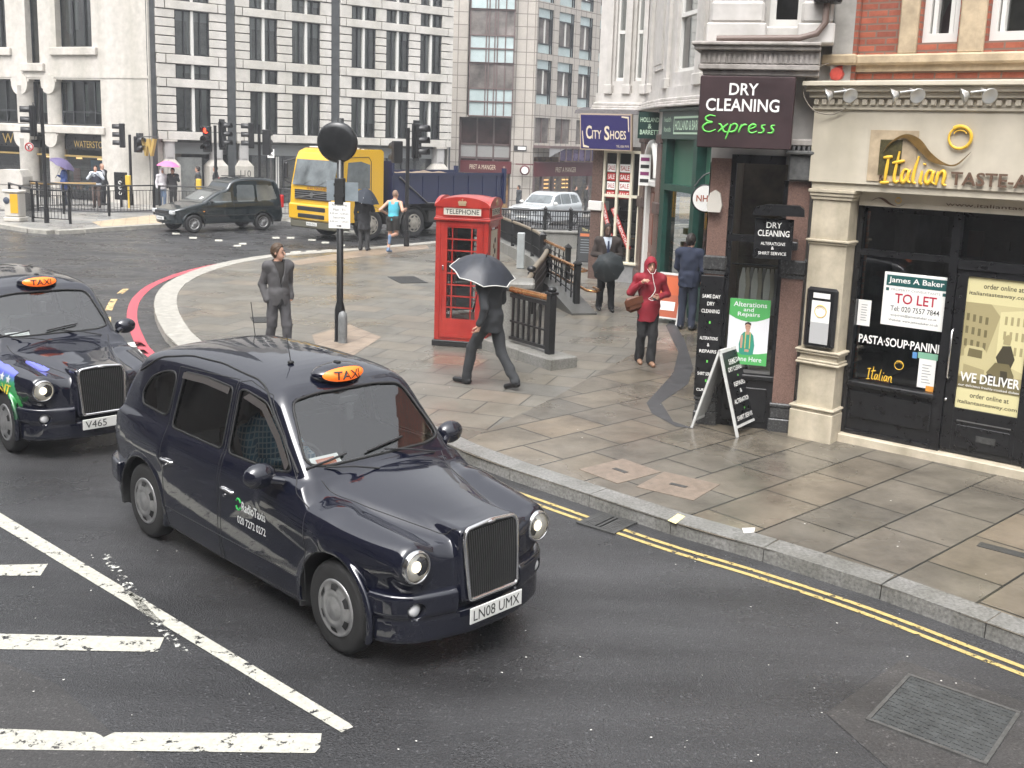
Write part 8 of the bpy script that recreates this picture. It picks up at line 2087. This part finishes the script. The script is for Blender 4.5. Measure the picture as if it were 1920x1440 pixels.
        for s in 'LR':
            w = A('wr' + s); e = A('el' + s); w2 = tuple(e + (w - e) * .93); d = smin(d, smin(cap(x, y, z, tuple(A('sh' + s)), tuple(e), .072, .057), cap(x, y, z, tuple(e), w2, .057, .047), .02), .028)
        d = np.maximum(d, hem - z)
        cx_ = A('chest')[0]
        if open_front and not hood:
            v = np.maximum(np.abs(x - cx_) - np.maximum(0, (z - 1.14)) * .26, -(-y + A('chest')[1] - .02)); d = np.maximum(d, -v)
            d = np.maximum(d, -np.maximum(np.maximum(np.abs(x - cx_) - (.93 - z) * .5, y - A('pel')[1] + .06), z - .93))
        if not hood: d = np.maximum(d, -(f_neck(x, y, z) - .016))
        if hood:
            X, Y, Z = H(x, y, z); hh = smin(elli(X, Y, Z, (0, .022, .022), (.105, .122, .130)), cap(X, Y, Z, (0, .02, -.06), (0, .03, -.20), .10, .12), .04)
            hh = np.maximum(hh, -elli(X, Y, Z, (0, -.10, -.012), (.062, .085, .082))); d = smin(d, hh, .03)
        return d + folds(x, y, z, .0085)
    top_o = part({'suit': 'jacket', 'coat': 'coat', 'vest': 'running_vest', 'anorak': 'anorak'}[top], f_top, m_top, zlo=min(.55, hem - .1))
    if open_front and top == 'suit' and res < .016:
        e_ = MB(); cx_ = A('chest')[0]
        def front(pts): return [(float(p[0]), float(p[1]) - .002, float(p[2])) for p in solve(f_top, [(a_, 0, b_) for a_, b_ in along(pts, .03)], 1, .1, -.5)]
        for s_ in (1, -1):
            e_.tube(front([(cx_ + s_ * .082, 1.42), (cx_ + s_ * .060, 1.33), (cx_ + s_ * .012, 1.14)]), [.012] * 2 + [.008] * 20 if False else .0095, 5); e_.tube(front([(cx_ + s_ * .125, 1.36), (cx_ + s_ * .10, 1.32), (cx_ + s_ * .02, 1.15)]), .004, 4)
            e_.tube(front([(cx_ + s_ * .06, .98), (cx_ + s_ * .145, .99)]), .006, 4)
        e_.tube(front([(cx_ + .01, 1.14), (cx_ + .012, .96)]), .004, 4); e_.build('lapel', m_top, t)
    if m_shirt and open_front and not hood:
        part('shirt', lambda x, y, z: np.maximum(np.maximum(smin(f_torso(x, y, z, .006), f_neck(x, y, z) - .012, .02), .90 - z), z - 1.495 + (y > .0) * .0), m_shirt, zlo=.85, zhi=1.6)
        if tie:
            T_ = MB(); c = A('chest'); T_.prism([(c[0] - .015, 1.43), (c[0] + .015, 1.43), (c[0] + .03, 1.10), (c[0], 1.06), (c[0] - .03, 1.10)], c[1] - .150, c[1] - .128, 'xz'); T_.build('tie', tie, t)
    # ---- shoes
    for s in 'LR':
        a, to = A('ank' + s), A('toe' + s); he = a + (a - to) * np.array([.22, .22, 0]); 
        def f_shoe(x, y, z, a=a, to=to, he=he): 
            d = smin(cap(x, y, z, tuple(he + np.array([0, 0, -.035])), tuple(to), .042, .036), cap(x, y, z, tuple(a + np.array([0, 0, .01])), tuple(a + np.array([0, 0, -.04])), .046, .046), .03); return np.maximum(d, (min(to[2], a[2] - .05) - .038) - z)
        pts = np.array([a, to, he]); V, Q, N = surfnet(f_shoe, tuple(pts.min(0) - .1), tuple(pts.max(0) + .1), min(res, .014)); mesh_obj('shoe', V, Q, N, [m_shoe or M_RUB], t)
    # ---- hair
    if m_hair and not hood:
        def f_hair(x, y, z):
            X, Y, Z = H(x, y, z); k = .004 if bald else .014
            d = elli(X, Y, Z, (0, .016, .024), (.074 + k, .096 + k, .106 + k * 1.4)) + .003 * np.sin(120 * X) * np.sin(90 * Z + 60 * Y)
            return np.maximum(d, np.minimum(-Y - .052 + (Z - .065) * -.5, -Z + .062) - np.maximum(0, Y) * 0 if True else 0) if not bald else np.maximum(d, np.maximum(-Y + .0, -Z - .03))
        def f_hair2(x, y, z):
            X, Y, Z = H(x, y, z); k = .014
            d = elli(X, Y, Z, (0, .016, .026), (.074 + k, .096 + k, .108 + k * 1.3)) + .004 * np.sin(110 * X + 40 * Y) * np.sin(80 * Z + 60 * Y)
            cutl = (-Z + .058) - np.clip((Y + .045) * 2.2, -.2, .16)        # forehead line, then down to the nape
            return np.maximum(d, cutl)
        part('hair', f_hair2 if not bald else f_hair, m_hair, zlo=hd[2] - .2, zhi=hd[2] + .25, r=min(res, .012))
    return t
def umbrella(label, loc, r, rot, m, shaft=.75, fold=0., trim=None, rise=.30):
    """canopy (scalloped, eight gores), ribs, shaft, handle; rot is an Euler tilt"""
    t = thing('umbrella', label, 'umbrella', loc); t.rotation_euler = rot; n, q = 8, 5
    vs = []; R_ = 7
    for j in range(R_ + 1):
        f_ = j / R_
        for i in range(n * q):
            a = 2 * math.pi * i / (n * q); k = (i % q) / q; dip = math.sin(math.pi * k)
            rr = r * f_ * (1 - .10 * dip * f_); z = -rise * f_ ** 1.9 * (1 + .0 * dip) - fold * f_ ** 2 + .03 * dip * f_ * r * (1 - fold) - (.5 * fold * dip * f_ * r)
            vs.append((rr * math.cos(a), rr * math.sin(a), z))
    M_ = n * q; fs = [(j * M_ + i, (j + 1) * M_ + i, (j + 1) * M_ + (i + 1) % M_, j * M_ + (i + 1) % M_) for j in range(R_) for i in range(M_)]
    c = MB().add(vs, fs, 0, False); c = c.build('canopy', m, t); c.data.polygons.foreach_set('use_smooth', [True] * len(c.data.polygons))
    b = MB()
    for i in range(n):
        a = 2 * math.pi * i / n; pts = [(r * k / 4 * math.cos(a), r * k / 4 * math.sin(a), -rise * (k / 4) ** 1.9 - fold * (k / 4) ** 2 - .006) for k in range(5)]; b.tube(pts, .004, 5); b.tube([(0, 0, -.36), pts[2]], .003, 4)
    b.build('ribs', M_CHR, t)
    if trim: MB().tube(vs[-M_:], .008, 5, closed=True).build('trim', trim, t)
    MB().tube([(0, 0, .05), (0, 0, -shaft)], .006, 6).cyl((0, 0, -shaft), (0, 0, -shaft - .12), .014, n=8).build('shaft', M_RUB, t)
    return t
def local(t_loc, rz, p, sc=1., z0=.12):
    c, s = math.cos(rz), math.sin(rz); return (t_loc[0] + sc * (p[0] * c - p[1] * s), t_loc[1] + sc * (p[0] * s + p[1] * c), z0 + sc * p[2])
HAIR_D = mat('dark_hair', (.018, .012, .009), .6); HAIR_B = mat('brown_hair', (.06, .035, .018), .6)
M_SHOE = mat('black_shoe_leather', (.012, .012, .013), .3)
# 1 man in grey
human('young man in a grey suit with hands in pockets looking to the right', (-3.71, 15.43), R(34), .975, dict(shL=(.158, .01, 1.41), shR=(-.158, .01, 1.41), kneeL=(.10, -.10, .50), ankL=(.10, -.10, .085), toeL=(.12, -.30, .035), kneeR=(-.10, .02, .50), ankR=(-.10, .16, .10), toeR=(-.12, -.03, .035), elL=(.215, .09, 1.13), wrL=(.19, -.03, .89), elR=(-.215, .11, 1.13), wrR=(-.19, -.02, .89)),
      m_top=cloth('grey_suit', (.075, .072, .074)), m_bot=cloth('grey_suit_trousers', (.062, .060, .064)), m_shirt=cloth('charcoal_shirt', (.025, .022, .02)), m_shoe=M_SHOE, m_hair=HAIR_B, head_turn=R(45), hands=False, hem=.82, slim=.86)
# 2 walker with umbrella
U2, UR2 = (-.45, 13.92), R(-127)
human('man in a dark suit striding away under a black umbrella', U2, UR2, 1.0, dict(kneeL=(.09, -.26, .52), ankL=(.09, -.34, .085), toeL=(.10, -.54, .045), kneeR=(-.09, .12, .49), ankR=(-.09, .38, .13), toeR=(-.09, .22, .035), shL=(.19, -.01, 1.41), elR=(-.27, -.04, 1.18), wrR=(-.13, -.24, 1.28), elL=(.27, .10, 1.13), wrL=(.28, .02, .90), chest=(0, -.03, 1.26), neck=(0, -.04, 1.46), head=(0, -.08, 1.62)),
      m_top=cloth('dark_suit', (.026, .028, .031)), m_bot=cloth('dark_suit_trousers', (.030, .032, .035)), m_shirt=cloth('white_collar', (.5, .5, .52)), m_shoe=M_SHOE, m_hair=HAIR_B, hem=.78, head_tilt=R(6))
umbrella('black umbrella with white trim held over the striding man', (-.54, 13.90, 1.92), .455, (R(17), R(10), R(8)), mat('umbrella_navy', (.020, .023, .032), .45, noise=(10, .3)), shaft=.72, trim=mat('white_trim', (.55, .55, .52), .6), rise=.24)
# 3 woman in red
W3, WR3 = (1.90, 15.80), R(6)
human('woman in a red hooded anorak with earphones walking towards the camera', W3, WR3, .945, dict(elR=(-.30, .03, 1.18), wrR=(-.17, -.16, 1.36), palmR=(.6, -.5, 0), elL=(.30, .03, 1.16), wrL=(.11, -.20, 1.14), palmL=(-1, -.2, .3), kneeL=(.08, -.08, .50), ankL=(.06, -.10, .085), toeL=(.07, -.28, .04), ankR=(-.09, .10, .09), toeR=(-.10, -.08, .035)),
      top='anorak', hood=True, m_top=cloth('red_anorak', (.24, .010, .022), .75), m_bot=cloth('black_trousers', (.016, .016, .017)), m_shoe=mat('tan_sandal', (.28, .16, .10), .6), hem=.72, flare=.012, slim=.98)
bg_ = MB(); bg_.box(-.14, .14, -.06, .06, -.13, .10, b=.05); bg_.box(-.142, .142, -.068, -.06, -.02, .09, b=.003); bg_ = bg_.build('handbag', mat('brown_leather', (.11, .035, .014), .45, noise=(12, .3)), bevel=.02); bg_.location = local(W3, WR3, (-.26, -.06, 1.02), .945); bg_.rotation_euler = (0, R(-18), R(10)); tag(bg_, 'brown leather handbag under the arm of the woman in red', 'handbag')
sb = MB().tube(spline([(-.26, .0, 1.12), (-.20, -.06, 1.30), (-.15, -.02, 1.45), (-.20, .08, 1.30)], 5), .012, 5).build('strap', mat('brown_leather', (.16, .055, .02), .4)); sb.parent = bg_; sb.matrix_parent_inverse = (Matrix.Translation(bg_.location) @ bg_.rotation_euler.to_matrix().to_4x4()).inverted() @ (Matrix.Translation((W3[0], W3[1], .12)) @ Matrix.Rotation(WR3, 4, 'Z') @ Matrix.Scale(.945, 4))
ph = MB().box(-.03, .03, -.006, .006, -.055, .055, b=.004).build('phone', M_RUB); ph.location = local(W3, WR3, (.02, -.27, 1.14), .945); ph.rotation_euler = (R(-50), 0, R(30)); tag(ph, 'small dark phone held by the woman in red', 'phone')
ea = MB().tube(spline([(.0, -.15, 1.52), (.02, -.17, 1.40), (.05, -.20, 1.26), (-.02, -.27, 1.17), (-.06, -.24, 1.12), (.0, -.28, 1.10), (.04, -.27, 1.14)], 6), .005, 5).tube(spline([(.07, -.09, 1.58), (.03, -.15, 1.52), (.0, -.15, 1.52), (-.03, -.15, 1.52), (-.07, -.09, 1.58)], 4), .0045, 5).build('earphone_lead', M_WLET); ea.location = (W3[0], W3[1], .12); ea.rotation_euler = (0, 0, WR3); ea.scale = (.945,) * 3; tag(ea, 'white earphone lead looping down the red anorak', 'earphones')
# 4 man with folded umbrella
D4 = (1.62, 20.9)
human('man in a dark jacket and tie holding a half closed umbrella before him', D4, R(4), 1.0, dict(elL=(.27, .02, 1.13), wrL=(.10, -.22, 1.14), palmL=(-1, 0, 0), elR=(-.27, .02, 1.15), wrR=(-.08, -.24, 1.12), palmR=(1, 0, 0), kneeL=(.10, -.06, .50), ankL=(.12, -.10, .085), toeL=(.13, -.28, .035), ankR=(-.11, .08, .085), toeR=(-.12, -.10, .035)),
      skin=SKIN_D, m_top=cloth('brown_black_coat', (.035, .026, .022)), m_bot=cloth('black_trousers2', (.015, .016, .018)), m_shirt=cloth('pale_blue_shirt', (.40, .44, .50)), m_shoe=M_SHOE, m_hair=HAIR_D, tie=cloth('navy_tie', (.02, .03, .07)), hem=.74)
umbrella('half closed dark umbrella pointing forward in the hands of the man by the shoe shop', (1.52, 20.28, 1.20), .34, (R(62), 0, R(-22)), mat('umbrella_slate', (.016, .021, .023), .7, noise=(8, .3)), shaft=.5, fold=.10, rise=.22)
# 5 man in navy
human('man in a navy suit with his back turned looking into the green shop', (3.0, 19.0), R(158), 1.01, dict(elL=(.24, -.03, 1.14), wrL=(.17, -.20, 1.02), elR=(-.26, .02, 1.12), wrR=(-.22, -.12, .92), kneeL=(.10, -.03, .50), toeL=(.17, -.17, .035), ankR=(-.11, .06, .085), toeR=(-.15, -.12, .035)),
      m_top=cloth('navy_suit', (.020, .027, .052)), m_bot=cloth('navy_trousers', (.022, .028, .048)), m_shirt=cloth('white_collar', (.5, .5, .52)), m_shoe=M_SHOE, m_hair=HAIR_D, head_turn=R(-15), hem=.80)
# 6 jogger
human('shaven headed jogger in a turquoise vest and black shorts running away', (-3.88, 29.95), R(160), 1.04, dict(pel=(0, 0, .97), hipL=(.085, 0, .94), hipR=(-.085, 0, .94), kneeL=(.11, -.04, .52), ankL=(.08, .10, .12), toeL=(.09, -.08, .05), kneeR=(-.08, -.06, .54), ankR=(-.10, .38, .50), toeR=(-.11, .42, .32), chest=(0, -.05, 1.26), neck=(0, -.09, 1.46), shL=(.19, -.08, 1.40), shR=(-.19, -.08, 1.40), head=(0, -.14, 1.61), elL=(.34, .12, 1.19), wrL=(.28, -.10, 1.10), elR=(-.34, .10, 1.20), wrR=(-.26, -.16, 1.22)),
      top='vest', shorts=True, m_top=cloth('turquoise_vest', (.07, .36, .46)), m_bot=cloth('black_shorts', (.02, .019, .017)), m_shoe=mat('blue_trainer', (.12, .18, .28), .6), m_hair=mat('shaven_hair', (.22, .14, .10), .7), bald=True, res=.017, slim=.95)
# 7 man behind the pole, under an umbrella
human('man in dark clothes standing behind the sign pole under a navy umbrella', (-4.78, 30.4), R(175), .99, dict(elR=(-.25, -.06, 1.18), wrR=(-.08, -.24, 1.30)), m_top=cloth('black_overcoat', (.022, .023, .026)), m_bot=cloth('dark_trousers', (.028, .029, .030)), m_shoe=M_SHOE, m_hair=HAIR_D, hem=.62, top='coat', open_front=False, res=.018, hands=False)
umbrella('navy umbrella held low behind the sign pole', (-4.70, 30.3, 1.93), .44, (R(4), R(10), 0), mat('umbrella_blue', (.012, .017, .027), .75, noise=(8, .3)), rise=.38)
# ---- far people
def far_at(x, y, D): p = at(x, y, D); return (p.x, p.y)
FAR = dict(res=.026, hands=False)
L_ = far_at(122, 380, 43.6)
human('person in a blue coat under a tilted purple umbrella near the bookshop', L_, R(-60), .98, dict(elR=(-.24, -.05, 1.2), wrR=(-.1, -.22, 1.25)), m_top=cloth('royal_blue_coat', (.03, .06, .20)), m_bot=cloth('blue_black_trousers', (.02, .025, .04)), m_hair=HAIR_B, top='coat', hem=.6, open_front=False, **FAR)
umbrella('tilted purple grey umbrella of the person in the blue coat', (L_[0] + .1, L_[1] - .1, 2.02), .55, (0, R(28), 0), mat('umbrella_purple', (.10, .08, .17), .5), rise=.25)
human('man in a dark waistcoat and white sleeves with hands at his face', far_at(182, 386, 42.9), R(10), .98, dict(elL=(.30, -.10, 1.22), wrL=(.08, -.22, 1.5), elR=(-.30, -.10, 1.22), wrR=(-.06, -.22, 1.5)), m_top=cloth('white_sleeves', (.50, .53, .58)), m_bot=cloth('brown_trousers', (.10, .07, .06)), m_hair=HAIR_D, hem=.9, open_front=False, **FAR)
wc = MB(); wpos = far_at(182, 386, 42.9)
def f_wc(x, y, z): return np.maximum(np.maximum(elli(x, y, z, (0, 0, 1.16), (.20, .155, .36)), z - 1.42), .92 - z)
V, Q, N = surfnet(f_wc, (-.3, -.3, .8), (.3, .3, 1.6), .026); w_ = mesh_obj('waistcoat', V, Q, N, [cloth('dark_waistcoat', (.03, .032, .05))], bpy.data.objects[[o.name for o in COL.objects if o.get('label', '').startswith('man in a dark waistcoat')][0]])
human('bald man in a dark suit behind the man with white sleeves', far_at(193, 380, 44.4), R(70), 1.0, m_top=cloth('dark_suit', (.026, .028, .031)), m_bot=cloth('dark_suit_trousers', (.030, .032, .035)), m_shirt=cloth('white_collar', (.5, .5, .52)), m_hair=mat('shaven_hair', (.22, .14, .10), .7), bald=True, **FAR)
Hx = far_at(305, 372, 44.5)
human('person in a white hooded top and blue jeans beside the pink umbrella', Hx, R(40), .93, top='anorak', hood=True, m_top=cloth('white_hoodie', (.52, .50, .52)), m_bot=cloth('blue_jeans', (.16, .22, .32)), hem=.82, **FAR)
Kx = far_at(325, 372, 44.6)
human('person in black holding up a pink umbrella', Kx, R(-5), .95, dict(elL=(.28, -.04, 1.2), wrL=(.14, -.18, 1.4)), m_top=cloth('black_coat', (.02, .018, .02)), m_bot=cloth('black_trousers', (.016, .016, .017)), m_hair=HAIR_D, top='coat', hem=.78, open_front=False, **FAR)
umbrella('bright pink umbrella over two people at the far kerb', (Kx[0] - .12, Kx[1] - .15, 2.08), .50, (0, R(4), 0), mat('umbrella_pink', (.72, .16, .36), .5), rise=.22)
for x, D, lb, tn in ((372, 45.0, 'man in a dark overcoat walking beyond the dark van bonnet', (.05, .05, .052)), (405, 46.2, 'man in a dark suit half hidden beyond the dark van roof', (.035, .036, .042))):
    human(lb, far_at(x, 372, D), R(-75), 1.0, m_top=cloth('overcoat_%d' % x, tn), m_bot=cloth('dark_trousers', (.028, .029, .030)), m_shirt=cloth('white_collar', (.5, .5, .52)), m_hair=HAIR_D, hem=.62, **FAR)
for x, D, lb, rz in ((972, 60.5, 'person in grey outside the sandwich shop behind the silver car', -70), (1078, 62.5, 'person in dark clothes at the right of the sandwich shop front', 60), (1098, 64, 'second dark clad person near the sandwich shop window beside the shoe shop', 80)):
    human(lb, far_at(x, 385, D), R(rz), 1.0, m_top=cloth('street_coat_%d' % x, (.05, .055, .06) if x < 1000 else (.03, .028, .026)), m_bot=cloth('dark_trousers', (.028, .029, .030)), m_hair=HAIR_D, hem=.7, open_front=False, z0=-.88, **FAR)
# ---------------------------------------------------------------- haze volume added for the bus window's veil, softening the distance
hz = MB().box(-98, 98, -53, 113, -2.2, 19.5).build('haze', None); tag(hz, 'thin added haze standing in for the veil of the bus window', None, kind='stuff')
hm = bpy.data.materials.new('haze'); hm.use_nodes = True; hz.data.materials.clear(); hz.data.materials.append(hm)
t_ = hm.node_tree; t_.nodes.remove(t_.nodes['Principled BSDF']); pv_ = t_.nodes.new('ShaderNodeVolumePrincipled'); pv_.inputs['Color'].default_value = (.93, .95, 1, 1); pv_.inputs['Density'].default_value = .0012
t_.links.new(pv_.outputs[0], t_.nodes['Material Output'].inputs['Volume'])
